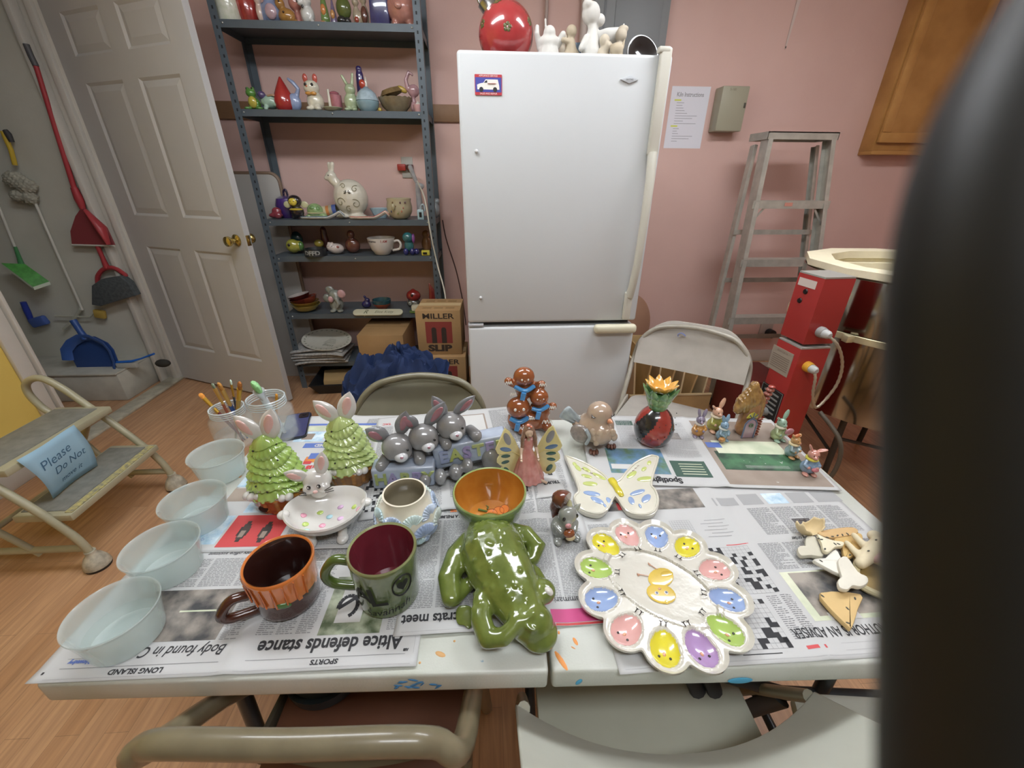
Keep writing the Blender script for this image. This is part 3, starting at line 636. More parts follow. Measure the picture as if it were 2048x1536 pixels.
# grey breaker panel and pipes
pa, pb = at(1190, 0, Y=YB-.06), at(1343, 0, Y=YB-.06); pc = at(1315, 105, Y=YB-.06)
t = thing('breaker_panel', 'grey metal breaker panel on the wall above the refrigerator', 'electrical panel', ((pa.x+pb.x)/2, YB, 2.3)); w_ = pb.x-pa.x
m = MB(); m.box((0, -.03, -.0), (w_, .06, .62), bev=.004); m.obj('cabinet', mat('#8d9294', rough=.45), t)
m = MB(); m.box((.04, -.063, 0), (w_*.62, .006, .56), bev=.002); m.obj('door', mat('#8a8f92', rough=.45), t)
m = MB(); m.box((-w_*.36, -.062, 0), (.012, .004, .6), bev=.001); m.obj('door_edge', mat('#777c80', rough=.45), t)
for px, r_, c_, lab in ((1093, .011, '#b7a49c', 'thin painted pipe on the wall above the red ornament'), (1170, .024, '#c9bcb4', 'wide painted pipe beside the grey breaker panel')):
    q = at(px, 20, Y=YB-.03); t = thing('pipe', lab, 'pipe', (q.x, YB-.03, 1.4)); m = MB(); m.tube([(0, 0, 0), (0, 0, 1.22)], r_, seg=16); m.obj('tube', mat(c_, rough=.4), t)
    m = MB(); m.box((0, .01, 1.0), (r_*3.4, .025, .02), bev=.003); m.obj('clamp', mat('#a09a94', rough=.4, metal=.3), t)
q = at(1590, 0, Y=YB-.004); q2 = at(1570, 98, Y=YB-.004); t = thing('cable_clip_strip', 'white strip hanging on the pink wall from a nail above the ladder', 'strip', (q2.x, YB-.004, q2.z))
m = MB(); m.add([(-.004, 0, 0), (.004, 0, 0), (.03+.012, 0, .42), (-.0+.006, 0, .42), (-.004, -.003, 0), (.004, -.003, 0), (.042, -.003, .42), (.006, -.003, .42)], [[0, 1, 2, 3], [7, 6, 5, 4], [0, 4, 5, 1], [1, 5, 6, 2], [2, 6, 7, 3], [3, 7, 4, 0]], 0, False); m.obj('strip', mat('#d9c6be', rough=.5), t)
m = MB(); m.ell((0, -.003, .008), (.004, .003, .006)); m.obj('nail', mat('#4a3a34', rough=.4), t)
z_ = at(900, 227, Y=YB-.01).z; t = thing('wooden_rail', 'brown wooden rail fixed to the wall behind the shelving unit', 'rail', (-1.0, YB, z_)); m = MB(); m.box((0, -.01, 0), (1.62, .02, .095), bev=.003); m.obj('board', mat('#8f6f52', rough=.5, var=.12, var_s=9), t)
# outlet with red plug and its white cord
q = at(815, 335, Y=YB-.002); t = thing('wall_outlet', 'wall outlet with red plugs behind the shelving unit', 'outlet', (q.x, YB-.002, q.z)); m = MB(); m.box((0, -.003, .0), (.075, .008, .125), bev=.002); m.obj('cover_plate', mat('#b5b2aa', rough=.5), t)
m = MB(); m.box((-.035, -.02, .0), (.055, .035, .04), bev=.006); m.obj('plug', mat('#a83a30', rough=.4), t); m = MB(); m.box((.02, -.02, .0), (.045, .03, .035), bev=.006); m.obj('plug', mat('#5a2e2a', rough=.4), t)
P = smoothpath([at(825, 345, Y=2.78), at(838, 370, Y=2.6), at(850, 400, Y=2.45), at(862, 470, Y=2.42), at(875, 530, Y=2.42), at(890, 588, Y=2.2), at(892, 640, Y=2.2)], 6)
t = thing('power_cord', 'white power cord running down from the outlet in front of the shelves', 'cord', P[-1]); m = MB(); m.tube(P, .0045, seg=8); m.obj('cord', mat('#d3cfc0', rough=.5), t, M=rel(P[-1]))
P = smoothpath([at(885, 440, Y=2.80), at(893, 480, Y=2.80), at(912, 540, Y=2.79), at(925, 600, Y=2.79), at(932, 650, Y=2.79)], 6)
t = thing('power_cord', 'dark thin cord on the wall between shelves and refrigerator', 'cord', P[-1]); m = MB(); m.tube(P, .004, seg=8); m.obj('cord', mat('#4a3230', rough=.5), t, M=rel(P[-1]))
q = at(1530, 662, Y=YB-.002); t = thing('wall_outlet', 'wall outlet with a black round plug behind the ladder', 'outlet', (q.x, YB-.002, q.z)); m = MB(); m.box((0, -.003, 0), (.11, .008, .13), bev=.002); m.obj('cover_plate', mat('#b3a69c', rough=.5), t)
m = MB(); m.tube([(.03, -.005, -.01), (.03, -.06, -.01)], .034, seg=18); m.obj('plug', mat('#2c2a2c', rough=.4), t)
# oak wall cabinet
q = at(1745, 301, Y=2.70); t = thing('wall_cabinet', 'oak wall cabinet at the upper right on the pink wall', 'cabinet', (q.x, YB, q.z)); oak = mat('#c08f52', rough=.4, var_c='#a97a42', var_s=6)
m = MB(); m.box((.24, -.055, .5), (.48, .11, 1.0), bev=.002); m.obj('carcass', oak, t)
m = MB(); m.box((.235, -.121, .51), (.45, .018, .93), bev=.004); m.box((.235, -.132, .51), (.33, .006, .81)); d = m.obj('door', oak, t)
m = MB()
for b in (((.235, -.134, .075), (.45, .012, .06)), ((.235, -.134, .95), (.45, .012, .06)), ((.04, -.134, .5125), (.06, .0118, .813)), ((.43, -.134, .5125), (.06, .0118, .813))): m.box(*b, bev=.005)
m.obj('door_frame', mat('#cb9a5b', rough=.35, var_c='#b58448', var_s=6), d)
m = MB(); m.box((.24, -.058, -.012), (.48, .115, .024), bev=.004); m.obj('bottom_rail', mat('#b5864c', rough=.4), t)
# wooden crate with upright dividers and the round board behind the chair
CL = Vector((1.12, 2.2, 0)); t = thing('wooden_crate', 'plywood crate with upright dividers on the floor behind the light grey chair', 'crate', CL); ply = mat('#c6a877', rough=.6, var=.12, var_s=6); ply2 = mat('#e0cfa8', rough=.6)
m = MB(); m.box((0, -.2, .065), (.56, .012, .13)); m.obj('front_panel', ply, t); m = MB(); m.box((0, .2, .2), (.56, .012, .40)); m.obj('back_panel', ply, t); m = MB(); m.box((0, 0, .01), (.56, .4, .02)); m.obj('base', ply, t)
m = MB(); m.box((0, -.207, .126), (.56, .004, .012)); m.obj('edge', ply2, t)
for k in range(7):
    m = MB(); m.box((-.25+k*.08, 0, .19), (.011, .385, .34), (0, R((-6, 4, -2, 7, 0, 9, 3)[k]), 0)); m.obj('divider', [ply2, ply][k % 2], t)
t = thing('round_board', 'brown round board standing on edge between refrigerator and chair', 'board', (.98, 2.62, 0)); m = MB(); m.lathe([(.0005, -.012), (.235, -.012), (.24, -.008), (.24, .008), (.235, .012), (.0005, .012)], (0, 0, .40), 48, rot=(R(82), 0, R(25))); m.obj('disc', mat('#b08a72', rough=.5), t)
m = MB(); m.box((0, .02, .08), (.2, .2, .16)); m.obj('block', mat('#8f6f58', rough=.6), t)
t = thing('red_crate', 'dark red slatted box on the floor beside the plywood crate', 'box', (1.56, 1.88, 0)); m = MB(); m.box((0, 0, .17), (.26, .3, .34), bev=.005); m.obj('body', mat('#6e2a28', rough=.5), t)
for k in range(3): m = MB(); m.box((-.08+k*.08, -.155, .17), (.04, .01, .33), bev=.002); m.obj('slat', mat('#7f3430', rough=.5), t)
# grey board leaning between door and shelves
A = Vector((-1.70, 2.745, 0)); t = thing('leaning_panel', 'grey folded panel with brown rounded rim standing between the door and the shelves', 'panel', A)
m = MB(); M_ = Matrix.Translation((.11, -.05, .71)) @ Matrix.Rotation(R(90), 4, 'X') @ Matrix.Rotation(R(0), 4, 'Y')
m.prism(rrect(.36, 1.42, .05), -.012, .012, 0, M=M_, bev=.003); m.obj('panel', mat('#b4b1ab', rough=.4), t)
m = MB(); m.tube([M_ @ Vector((x, y, 0)) for x, y in rrect(.37, 1.43, .055)], .013, closed=True, seg=8); m.obj('rim', mat('#7f6a58', rough=.5), t)
# ------------------------------------------------------------------ newspapers on the table
PAP = mat('#bfc0c0', rough=.62, bump=.15, bump_s=40)
INK = [mat('#7d7e80', rough=.7), mat('#303134', rough=.7), mat('#a3a4a5', rough=.7), mat('#c94f86', rough=.5), mat('#5f76b8', rough=.5), mat('#c5484a', rough=.5), mat('#cacac8', rough=.6),
       mat('#3b3c3e', rough=.5, var_c='#a29a90', var_s=22), mat('#4c5a3e', rough=.5, var_c='#a9b199', var_s=38), mat('#8fb7d0', rough=.5, var_c='#d8e6ee', var_s=45), mat('#8d7f74', rough=.5, var_c='#a3968a', var_s=9),
       mat('#4d7a58', rough=.5, var_c='#2f4438', var_s=24), mat('#6b8fb5', rough=.5, var_c='#5d7a5c', var_s=30), mat('#3f5a50', rough=.5), mat('#b9c3a8', rough=.5, var_c='#d9dcc4', var_s=16), mat('#e0a04a', rough=.5, var_c='#c9684a', var_s=50), mat('#4a3f3b', rough=.5, var_c='#2f2b2b', var_s=30)]
class News:
    def __init__(s, label, pn, pf, depth, lev, seed, name='newspaper_sheet', gut=None):
        a = at(*pn, Z=TZ+.002); b = at(*pf, Z=TZ+.002); d = b-a; s.W = d.length; s.D = depth; s.z = .0012+.0011*lev; s.g = gut if gut is None else gut*s.W
        s.o = a; s.ang = math.atan2(d.y, d.x); s.rnd = random.Random(seed); s.ph = [s.rnd.uniform(0, 6) for _ in range(4)]
        s.t = thing(name, label, 'newspaper', (a.x, a.y, TZ), s.ang, 'newspaper sheets on the table'); s.p = MB()
    def h(s, x, y):
        v = .0007*(sin(9*x+s.ph[0])*sin(11*y+s.ph[1]))+.0005*sin(17*x+7*y+s.ph[2])
        if s.g: v += .003*math.exp(-((x-s.g)/.012)**2)
        e = min(y, s.D-y)
        return s.z+.0012+v+max(0, .02-y)*.05*(1+sin(14*x+s.ph[3]))
    def P(s, x, y, off=.00035): return (x, y, s.h(x, y)+off)
    def rect(s, x0, y0, x1, y1, mi, off=.00035):
        nx = max(1, int(abs(x1-x0)/.012)); ny = max(1, int(abs(y1-y0)/.012)); vs = [s.P(x0+(x1-x0)*i/nx, y0+(y1-y0)*j/ny, off) for j in range(ny+1) for i in range(nx+1)]
        s.p.add(vs, [[j*(nx+1)+i, j*(nx+1)+i+1, (j+1)*(nx+1)+i+1, (j+1)*(nx+1)+i] for j in range(ny) for i in range(nx)], mi, False)
    def body(s, x0, y0, x1, y1, cols=3, lead=.0033, mi=0, gap=.005, hgt=.0013, rag=.15):
        cw = (x1-x0-gap*(cols-1))/cols
        for c in range(cols):
            cx = x0+c*(cw+gap); y = y0
            while y < y1:
                x = cx; end = cx+cw*(1 if s.rnd.random() > rag else s.rnd.uniform(.4, .95))
                while x < end-.002:
                    w_ = min(s.rnd.uniform(.003, .011), end-x)
                    s.p.add([s.P(x, y), s.P(x+w_, y), s.P(x+w_, y+hgt), s.P(x, y+hgt)], [[0, 1, 2, 3]], mi, False); x += w_+.0014
                y += lead
    def head(s, txt, x, y, size, mi=1, bold=.0006, sx=.9, shear=0, ax='CENTER', flip=True, rz=0):
        M = TM(x, y, 0, (pi if flip else 0)+rz)
        s.p.text(txt, size, mi, M, bold=bold, sx=sx, shear=shear, ax=ax, fn=lambda q: Vector(s.P(q.x, q.y, .0006)))
    def grid(s, x0, y0, n, m_, c, seed=1, dens=.17):
        r = random.Random(seed)
        for i in range(n+1): s.rect(x0+i*c-.0002, y0, x0+i*c+.0002, y0+m_*c, 0)
        for j in range(m_+1): s.rect(x0, y0+j*c-.0002, x0+n*c, y0+j*c+.0002, 0)
        for i in range(n):
            for j in range(m_):
                if r.random() < dens:
                    s.rect(x0+i*c, y0+j*c, x0+(i+1)*c, y0+(j+1)*c, 1, .0005)
                    if r.random() < .5 and j+2 < m_: s.rect(x0+i*c, y0+(j+1)*c, x0+(i+1)*c, y0+(j+2)*c, 1, .0005)
    def done(s):
        nx = int(s.W/.01); ny = int(s.D/.01); r = s.rnd
        ex = [r.uniform(-.0015, .0015) for _ in range(nx+1)]; vs = []
        for j in range(ny+1):
            for i in range(nx+1):
                x, y = s.W*i/nx, s.D*j/ny; vs.append((x, y, s.h(x, y)))
        m = MB(); m.add(vs, [[j*(nx+1)+i, j*(nx+1)+i+1, (j+1)*(nx+1)+i+1, (j+1)*(nx+1)+i] for j in range(ny) for i in range(nx)], 0, True)
        o = m.obj('paper', PAP, s.t, fix=False); md = o.modifiers.new('s', 'SOLIDIFY'); md.thickness = .0003; md.offset = -1
        if s.p.v: s.p.obj('print', INK, s.t, fix=False)
# front left spread
n = News('open newspaper spread at the front left corner with two big bold headlines', (50, 1369), (832, 1334), .40, 0, 1, gut=.5)
W, h = n.W, n.W/2
n.head('LONG ISLAND', h*.52, .012, .011, bold=.0004, sx=1.1); n.rect(.03, .0195, h-.02, .0203, 0); n.rect(.02, .004, h-.01, .0047, 2)
n.head('Body found in Central Islip', h*.56, .040, .0235, bold=.0002, sx=.82, shear=.25); n.head('Newsday', .052, .029, .008, 4, sx=1.1); n.rect(.03, .034, .075, .0345, 0); n.head('LI', .012, .014, .004)
n.rect(.06, .055, h-.045, .148, 7); n.rect(.15, .105, .22, .108, 14, .0006)
n.body(h-.04, .055, h-.012, .15, 1); n.body(.02, .155, h-.012, .215, 4)
n.head('county office assistant', h*.62, .228, .012, bold=.0001, shear=.3); n.body(.02, .238, h-.012, .36, 4)
n.head('SPORTS', h+h*.5, .013, .011, bold=.0004, sx=1.1); n.rect(h+.02, .0195, W-.02, .0203, 0); n.rect(h+.01, .004, W-.01, .0047, 2); n.rect(W-.008, .02, W-.0075, .33, 2); n.head('A13', W-.02, .026, .005)
n.head('Altice defends stance', h*1.5, .040, .031, bold=.0009, sx=.85)
n.body(h+.015, .06, h+.105, .20, 3); n.rect(h+.115, .055, h+.215, .165, 8); n.rect(h+.135, .075, h+.178, .15, 6, .0006); n.head('altice', h+.158, .138, .016, 1, 0, 1)
P = [(h+.150+.016*cos(a), .105+.02*sin(a)) for a in [k*.35-1.2 for k in range(14)]]+[(h+.166, .126), (h+.172, .13)]
for i in range(len(P)-1):
    a, b = Vector(P[i]), Vector(P[i+1]); q = (b-a).normalized().orthogonal()*.0035; n.p.add([n.P(*(a+q), .0008), n.P(*(b+q), .0008), n.P(*(b-q), .0008), n.P(*(a-q), .0008)], [[0, 1, 2, 3]], 1, False)
n.body(h+.225, .06, W-.012, .2, 1); n.body(h+.015, .205, W-.012, .38, 4); n.done()
# centre front page under the frog
n = News('newspaper page under the green frog with a magenta advert and the ats meet headline', (786, 1276), (1230, 1247), .50, 1, 2, gut=.72)
W = n.W
n.rect(.012, .006, W*.68, .0066, 2); n.head('Democrats meet', .085, .028, .026, bold=.0007, sx=.85); n.body(.012, .048, .21, .25, 4)
n.body(.225, .045, W-.015, .24, 2); n.head('Summaries', W-.075, .048, .017, bold=0); n.rect(W-.105, .006, W-.005, .030, 3, .0006); n.rect(W-.105, .001, W-.005, .005, 5); n.head("mom's tell", W-.05, .018, .007, 6, 0)
n.head('LEGIONELLA PNEUMONIA IN BOY', .07, .262, .012, sx=.7); n.body(.012, .274, .20, .36, 4); n.rect(.075, .275, .11, .30, 15); n.head('Hall set to return', .20, .255, .010, sx=.8, bold=.0001)
n.body(.225, .26, W-.015, .45, 3); n.rect(.225, .33, .255, .355, 16); n.rect(.012, .37, .2, .49, 7); n.done()
# left upper spread
n = News('newspaper spread with comics and a red shoe advert under the two tree rabbits', (364, 1108), (760, 1098), .52, 2, 3, gut=.46)
W = n.W
n.rect(.0, .004, W, .0045, 2); n.rect(.055, .012, .175, .10, 5)
for (x, y) in ((.083, .045), (.128, .042)):
    for k in range(7): n.rect(x+.001*(k % 2)-.011*sin(pi*(k+1)/8)+.008, y-.02+k*.008, x+.011*sin(pi*(k+1)/8)+.008, y-.011+k*.008, 16, .0007)
    n.rect(x+.003, y-.008, x+.013, y+.010, 10, .0009)
n.rect(.0, .02, .05, .10, 9); n.body(.002, .03, .05, .095, 1, mi=4); n.rect(.06, .108, .13, .14, 9); n.rect(.0, .145, .13, .19, 10); n.rect(.0, .195, .13, .24, 9)
n.body(.185, .012, W-.012, .20, 3); n.rect(.135, .215, .19, .24, 11); n.head('Toons', .165, .262, .03, 5, .0016, .8); n.head('Today', .215, .25, .016, 1, .0004); n.rect(.118, .285, .15, .31, 15); n.rect(.124, .30, .146, .325, 4, .0006); n.rect(.120, .278, .14, .29, 5, .0008)
n.rect(.09, .35, .215, .372, 4); n.head('FUNDED', .15, .361, .017, 6, .0008); n.rect(.05, .38, .24, .43, 9); n.rect(.07, .39, .10, .42, 10, .0006); n.rect(.13, .385, .17, .415, 6, .0006); n.rect(.03, .435, .25, .46, 14); n.rect(.02, .464, .26, .474, 4)
n.head('w', .195, .31, .02, 1, .0002); n.body(.23, .26, W-.01, .5, 2); n.done()
# back centre
n = News('newspaper sheet with a crossword beside the right tree rabbit, under the grey rabbit planter', (716, 1046), (1135, 992), .435, 3, 4, gut=.40)
W = n.W; n.grid(.004, .025, 11, 27, .0068, 4); n.body(.09, .02, .18, .19, 2); n.head('100%', .05, .012, .012, 1, 0); n.body(.012, .23, .18, .38, 4); n.head('TAC', .03, .395, .014, 5, .0004)
n.rect(.205, .29, .325, .405, 10); n.rect(.210, .295, .320, .400, 6, .0006); n.rect(.225, .31, .255, .385, 7, .0008); n.body(.34, .2, W-.01, .42, 2); n.head('NEWS', W+.0, .122, .026, bold=.0008, ax='LEFT'); n.head('B', W-.02, .088, .026, bold=.001); n.head('TRUMP', W-.025, .05, .014); n.body(.2, .04, W-.06, .25, 4); n.rect(.09, .005, .12, .012, 1); n.done()
# right
n = News('newspaper sheet with crosswords and the IS AN ADVISER headline at the right, under broken pieces', (1240, 1350), (2010, 1296), .44, 0, 5, gut=.53)
W = n.W
n.rect(.01, .006, W-.005, .0066, 2); n.grid(.225, .118, 13, 13, .0080, 9); n.grid(.17, .022, 14, 10, .0085, 11); n.rect(.20, .014, .265, .0155, 1); n.rect(.29, .226, .335, .228, 5)
n.body(.30, .035, .345, .112, 2, lead=.0036); n.rect(.31, .018, .343, .0235, 5); n.body(.02, .03, .16, .3, 3); n.head('THE AUTHOR IS AN ADVISER', .40, .044, .024, bold=.0003, sx=.62, ax='CENTER'); n.rect(.37, .013, W, .0135, 2); n.rect(.37, .024, W, .0245, 2)
n.rect(.355, .062, .52, .158, 14); n.rect(.37, .07, .52, .155, 7, .0006); n.rect(.385, .062, .44, .075, 6, .0009); n.head('US 5G battery order', .475, .235, .012, bold=.0002, sx=.8)
n.body(.355, .165, W-.02, .228, 5, lead=.003); n.body(.39, .248, W-.02, .325, 4, lead=.003); n.rect(.47, .262, .51, .288, 16)
for k in range(6): n.rect(.265+.012*(k % 2), .25+k*.009, .315+.008*(k % 2), .252+k*.009, 2)
n.grid(.20, .255, 8, 8, .0055, 5, 0); n.rect(.05, .335, .30, .40, 7); n.rect(.10, .338, .13, .36, 5, .0006); n.rect(.325, .335, .38, .36, 2); n.rect(.39, .335, .44, .37, 2); n.rect(.45, .335, .50, .37, 9); n.rect(.51, .335, .56, .37, 2); n.rect(.57, .335, .63, .37, 2); n.done()
# back right spread
n = News('newspaper spread with a green and brown resort advert under the small rabbits', (1183, 970), (1683, 985), .325, 4, 6, gut=.54)
W = n.W; g = n.g
n.head('Spotlight', .185, .02, .026, bold=.0012, sx=.85); n.rect(.055, .043, .205, .15, 12); n.rect(.06, .06, .12, .08, 6, .0006); n.rect(.215, .035, .305, .10, 13)
for k in range(5): n.rect(.235, .045+k*.010, .295, .048+k*.010, 14, .0006)
n.body(.215, .115, g-.012, .29, 1, mi=2); n.body(.055, .16, .205, .3, 3, mi=2); n.rect(.22, .20, .28, .235, 7); n.rect(.11, .27, .16, .295, 13)
n.rect(g+.015, .012, W-.01, .305, 10); n.rect(g+.03, .07, W-.03, .15, 11, .0006); n.rect(g+.04, .14, W-.05, .20, 14, .0008); n.rect(g+.02, .165, g+.06, .19, 4, .001)
c_ = (g+W)/2
n.head('ADULTS ONLY', c_, .105, .017, 6, 0, 1); n.head('OASIS', c_, .125, .017, 6, 0, 1)
for k in range(3): n.rect(c_-.05, .088-k*.004, c_+.06, .0888-k*.004, 6, .0009)
n.head('*', c_, .03, .014, 6); n.done()
# ------------------------------------------------------------------ things on the table
BLK = mat('#1d1b1c', rough=.25, coat=.6); WGL = glaze('#d2d0ca', .02); PNK = glaze('#e2b3ab', .05)
def tz(x, y, lev=2): return (x, y, TZ+.0028+.0011*lev)
# plastic tubs with water
PLA = mat('#cddad8', rough=.22, alpha=.42, coat=.4); WAT = mat('#bcd3d0', rough=.04, alpha=.2, coat=1)
def tub():
    t = thing('plastic_bowl', 'x', 'bowl')
    m = MB(); m.lathe([(.0005, .0005), (.050, .0005), (.054, .003), (.059, .035), (.0645, .062), (.0655, .068), (.0675, .070), (.0665, .072), (.0645, .0705), (.0625, .062), (.057, .035), (.0525, .004), (.0005, .003)], seg=56); m.obj('bowl_wall', PLA, t)
    m = MB(); m.lathe([(.0005, .026), (.0563, .026)], seg=48, caps=False); m.obj('water', WAT, t); return t
tb = tub()
for i, (x, y, l) in enumerate(((-.672, .090, 'nearest clear plastic water bowl at the front left corner of the table'), (-.686, .217, 'second nearest clear plastic water bowl along the left table edge'), (-.704, .340, 'third nearest clear plastic water bowl, left of the rabbit dish'), (-.748, .502, 'farthest clear plastic water bowl, in front of the brush jars'))):
    o = tb if i == 0 else copy_tree(tb); o.location = tz(x, y, 1); o['label'] = l; o['group'] = 'clear plastic water bowls'; o.rotation_euler = (0, 0, i); o.scale = (.90, .90, .92)
# glass jars
GLS = mat('#eaf3f3', rough=.03, alpha=.13, coat=1); GLD = mat('#dfeaec', rough=.03, alpha=.5, coat=1)
def jar(label, loc, r, h):
    t = thing('glass_jar', label, 'jar', loc, group='glass jars at the back left corner'); s_ = r
    m = MB(); m.lathe([(.0005, 0), (s_*.85, 0), (s_, .008), (s_, h*.66), (s_*.97, h*.74), (s_*.80, h*.82), (s_*.78, h*.98), (s_*.80, h), (s_*.77, h), (s_*.74, h*.83), (s_*.92, h*.73), (s_*.95, h*.6), (s_*.95, .01), (.0005, .006)], seg=48); m.obj('glass_body', GLS, t)
    m = MB()
    for k in range(3): m.tube(arc((0, 0), s_*.79, 0, 2*pi*.985, 36, z=h*(.85+.05*k)), .0016, closed=True, seg=6)
    m.tube(arc((0, 0), s_*.775, 0, 2*pi*.985, 36, z=h), .0022, closed=True, seg=6); m.obj('screw_thread', GLD, t)
    m = MB(); m.lathe([(.0005, h*.3), (s_*.945, h*.3)], seg=40, caps=False); m.obj('water', mat('#9fb0b2', rough=.05, alpha=.25, coat=1), t); return t
J1 = tz(-.785, .642, 1); J2 = tz(-.690, .664, 1)
jar('shorter glass jar holding many thin paintbrushes', J1, .052, .112); jar('taller glass jar holding the wide green sponge brush', J2, .060, .128)
def brush(label, tip, foot, hc, fc, bc, r=.004, fl=.03, bl=.02, bw=.008, flat=.5):
    tip = Vector(tip); foot = Vector(foot); d = (tip-foot).normalized(); b0 = tip-d*bl; f0 = b0-d*fl
    t = thing('paintbrush', label, 'brush', foot, group='paintbrushes in the jars'); RM = rel(foot)
    m = MB(); m.tube([foot, foot.lerp(f0, .6), f0], [r*.5, r*.9, r*1.0], seg=10); m.obj('handle', mat(hc, rough=.3, coat=.5), t, M=RM)
    m = MB(); m.tube([f0-d*.002, f0+d*.008, b0], [r*1.05, r*1.1, bw*.8], seg=12, flat=.8); m.obj('ferrule', mat(fc, rough=.3, metal=.6), t, M=RM)
    m = MB(); m.tube([b0, b0+d*bl*.4, b0+d*bl*.8, tip], [bw*.8, bw, bw*.9, bw*.5], seg=12, flat=flat); m.obj('bristle', mat(bc, rough=.75, var=.15, var_s=200), t, M=RM)
def jp(px, py, Y): return at(px, py, Y=Y)
j1 = Vector(J1); j2 = Vector(J2)
brush('paintbrush with orange round tip leaning far left out of the jar', jp(399, 787, .66), j1+Vector((.02, .0, .008)), '#6a2a24', '#c49b3c', '#d98f3a', .0045, .05, .016, .007)
brush('paintbrush with grey green tip in the left jar', jp(424, 767, .66), j1+Vector((.02, -.01, .008)), '#8a4a34', '#c9a25c', '#7f8c76', .004, .045, .014, .008)
brush('paintbrush with tan bristle and blue handle in the left jar', jp(437, 766, .63), j1+Vector((.022, .01, .008)), '#2c4f8c', '#c9a25c', '#b5803c', .0055, .05, .020, .010)
brush('thin paintbrush with pale mint tip in the left jar', jp(461, 760, .67), j1+Vector((.0, .02, .008)), '#3a3f4c', '#b98f3a', '#cfe6d8', .003, .035, .013, .005)
brush('flat paintbrush with brown bristle and gold ferrule in the left jar', jp(480, 765, .63), j1+Vector((-.01, .01, .008)), '#a9863a', '#c9a03c', '#9c6028', .006, .035, .020, .010)
brush('wide green sponge brush with clear handle in the right jar', jp(507, 765, .63), j2+Vector((.02, .01, .008)), '#cfd3d6', '#d6d9dc', '#93c98c', .009, .03, .028, .022, .4)
brush('short paintbrush with orange tip in the right jar', jp(553, 788, .68), j2+Vector((.0, .0, .008)), '#b5803c', '#c98f2c', '#c98a2e', .0035, .03, .008, .006)
t = thing('smartphone', 'dark blue smartphone lying at the back edge behind the jar', 'phone', tz(-.655, .715, 0), .25); m = MB(); m.prism(rrect(.07, .145, .012), 0, .009, bev=.003); b = m.obj('body', mat('#22262e', rough=.2, coat=.6), t)
m = MB(); m.prism(rrect(.062, .137, .01), .009, .0096); m.obj('screen', mat('#3c4268', rough=.08, coat=1), b)
m = MB(); m.prism(rrect(.028, .028, .007), .009, .0112, M=TM(.016, .05)); m.lathe([(.0005, .0125), (.006, .0125), (.006, .011)], (.016, .055, 0), 16); m.obj('camera_lens', mat('#14161c', rough=.1, coat=1), b)
# tree shaped rabbit planters
def ear(par, base, tip, w_, c1=WGL, c2=PNK, bend=(0, 0, 0), side=(1, 0, 0), th=.45):
    base = Vector(base); tip = Vector(tip); d = tip-base; L_ = d.length; q = d.normalized(); sx_ = Vector(side); sx_ = (sx_-q*sx_.dot(q)).normalized(); nr = q.cross(sx_)
    if nr.y > 0: nr = -nr; sx_ = -sx_
    M = Matrix((sx_, nr, q)).transposed().to_4x4(); M.translation = base
    m = MB(); n = 14; vs = []
    def fnc(u):  # width profile
        return sin(pi*min(1, .12+u*.9))**.7
    pts = [M @ Vector((0, 0, L_*i/n)) for i in range(n+1)]
    prof = [(max(.0005, w_*fnc(i/n)*(1 if i < n else .2)), L_*i/n) for i in range(n+1)]
    m.lathe(prof, seg=16, sx=1, sy=th, rot=M, c=M.translation); o = m.obj('ear', c1, par)
    m = MB(); m.ell(M @ Vector((0, w_*th*.72, L_*.52)), (w_*.5, w_*th*.38, L_*.33), M, 0, 14); m.obj('inner_ear', c2, o); return o
def tree_rabbit(label, loc, rz, col, col2, s=1, hole=True):
    t = thing('rabbit_figurine', label, 'figurine', loc, rz, group='green tree shaped rabbit figurines', s=s)
    def f(p, a, i, r, z):
        k = 1+.035*sin(a*22+z*300)*min(1, r/.02); return Vector((p.x*k, p.y*k*.85, p.z+.006*sin(a*2+z*60)*min(1, r/.03)))
    prof = []; tiers = 6; z0, z1 = .043, .150
    for k in range(tiers):
        za = z0+(z1-z0)*k/tiers; zb = z0+(z1-z0)*(k+1)/tiers; ra = .060-.034*(k/tiers)**1.15; rb = .060-.034*((k+1)/tiers)**1.15
        prof += [(ra*.93, za-.002), (ra*1.04, za+.001), (ra*1.06, za+.006), (ra*.99, za+(zb-za)*.55), (rb*.96, zb-.003)]
    prof += [(.028, z1), (.022, z1+.012), (.012, z1+.02), (.0005, z1+.022)]
    m = MB(); m.lathe([(.0005, z0-.002)]+prof, seg=132, fn=f); b = m.obj('tree_body', glaze(col, c2=col2, s=30), t)
    def g(p, a, i, r, z): k = 1+.02*sin(a*16+(i % 2)*pi)*min(1, r/.03); return Vector((p.x*k, p.y*k*.85, p.z))
    m = MB(); m.lathe([(.0005, 0), (.046, 0), (.051, .003), (.053, .010), (.053, .012), (.056, .014), (.056, .024), (.059, .026), (.059, .036), (.062, .038), (.063, .044), (.058, .047), (.0005, .047)], seg=96, fn=g); k_ = m.obj('basket', glaze('#b97c32', c2='#9c6424', s=40), t)
    if hole: m = MB(); m.ell((-.012, -.0445, .018), (.014, .004, .009)); m.obj('opening', mat('#2c1608', rough=.8), k_)
    ear(t, (-.008, 0, z1+.012), (-.050, .0, z1+.062), .020); ear(t, (.008, 0, z1+.012), (.030, .0, z1+.080), .020)
    for sx_ in (-1, 1):
        m = MB()
        for q in range(3): m.ell((sx_*.032+(q-1)*.011, -.045+abs(q-1)*.004, .049), (.008, .010, .008))
        m.obj('paw', WGL, t)
    r_ = random.Random(3)
    for k in range(11):
        a = -pi/2+r_.uniform(-1.25, 1.25); z = .055+k*.0098; rr = .060-.034*((z-z0)/(z1-z0))**1.15
        m = MB(); m.ell((rr*1.03*cos(a), rr*1.03*sin(a)*.85, z), .0022, None, 0, 8); m.obj('light_hole', BLK, b)
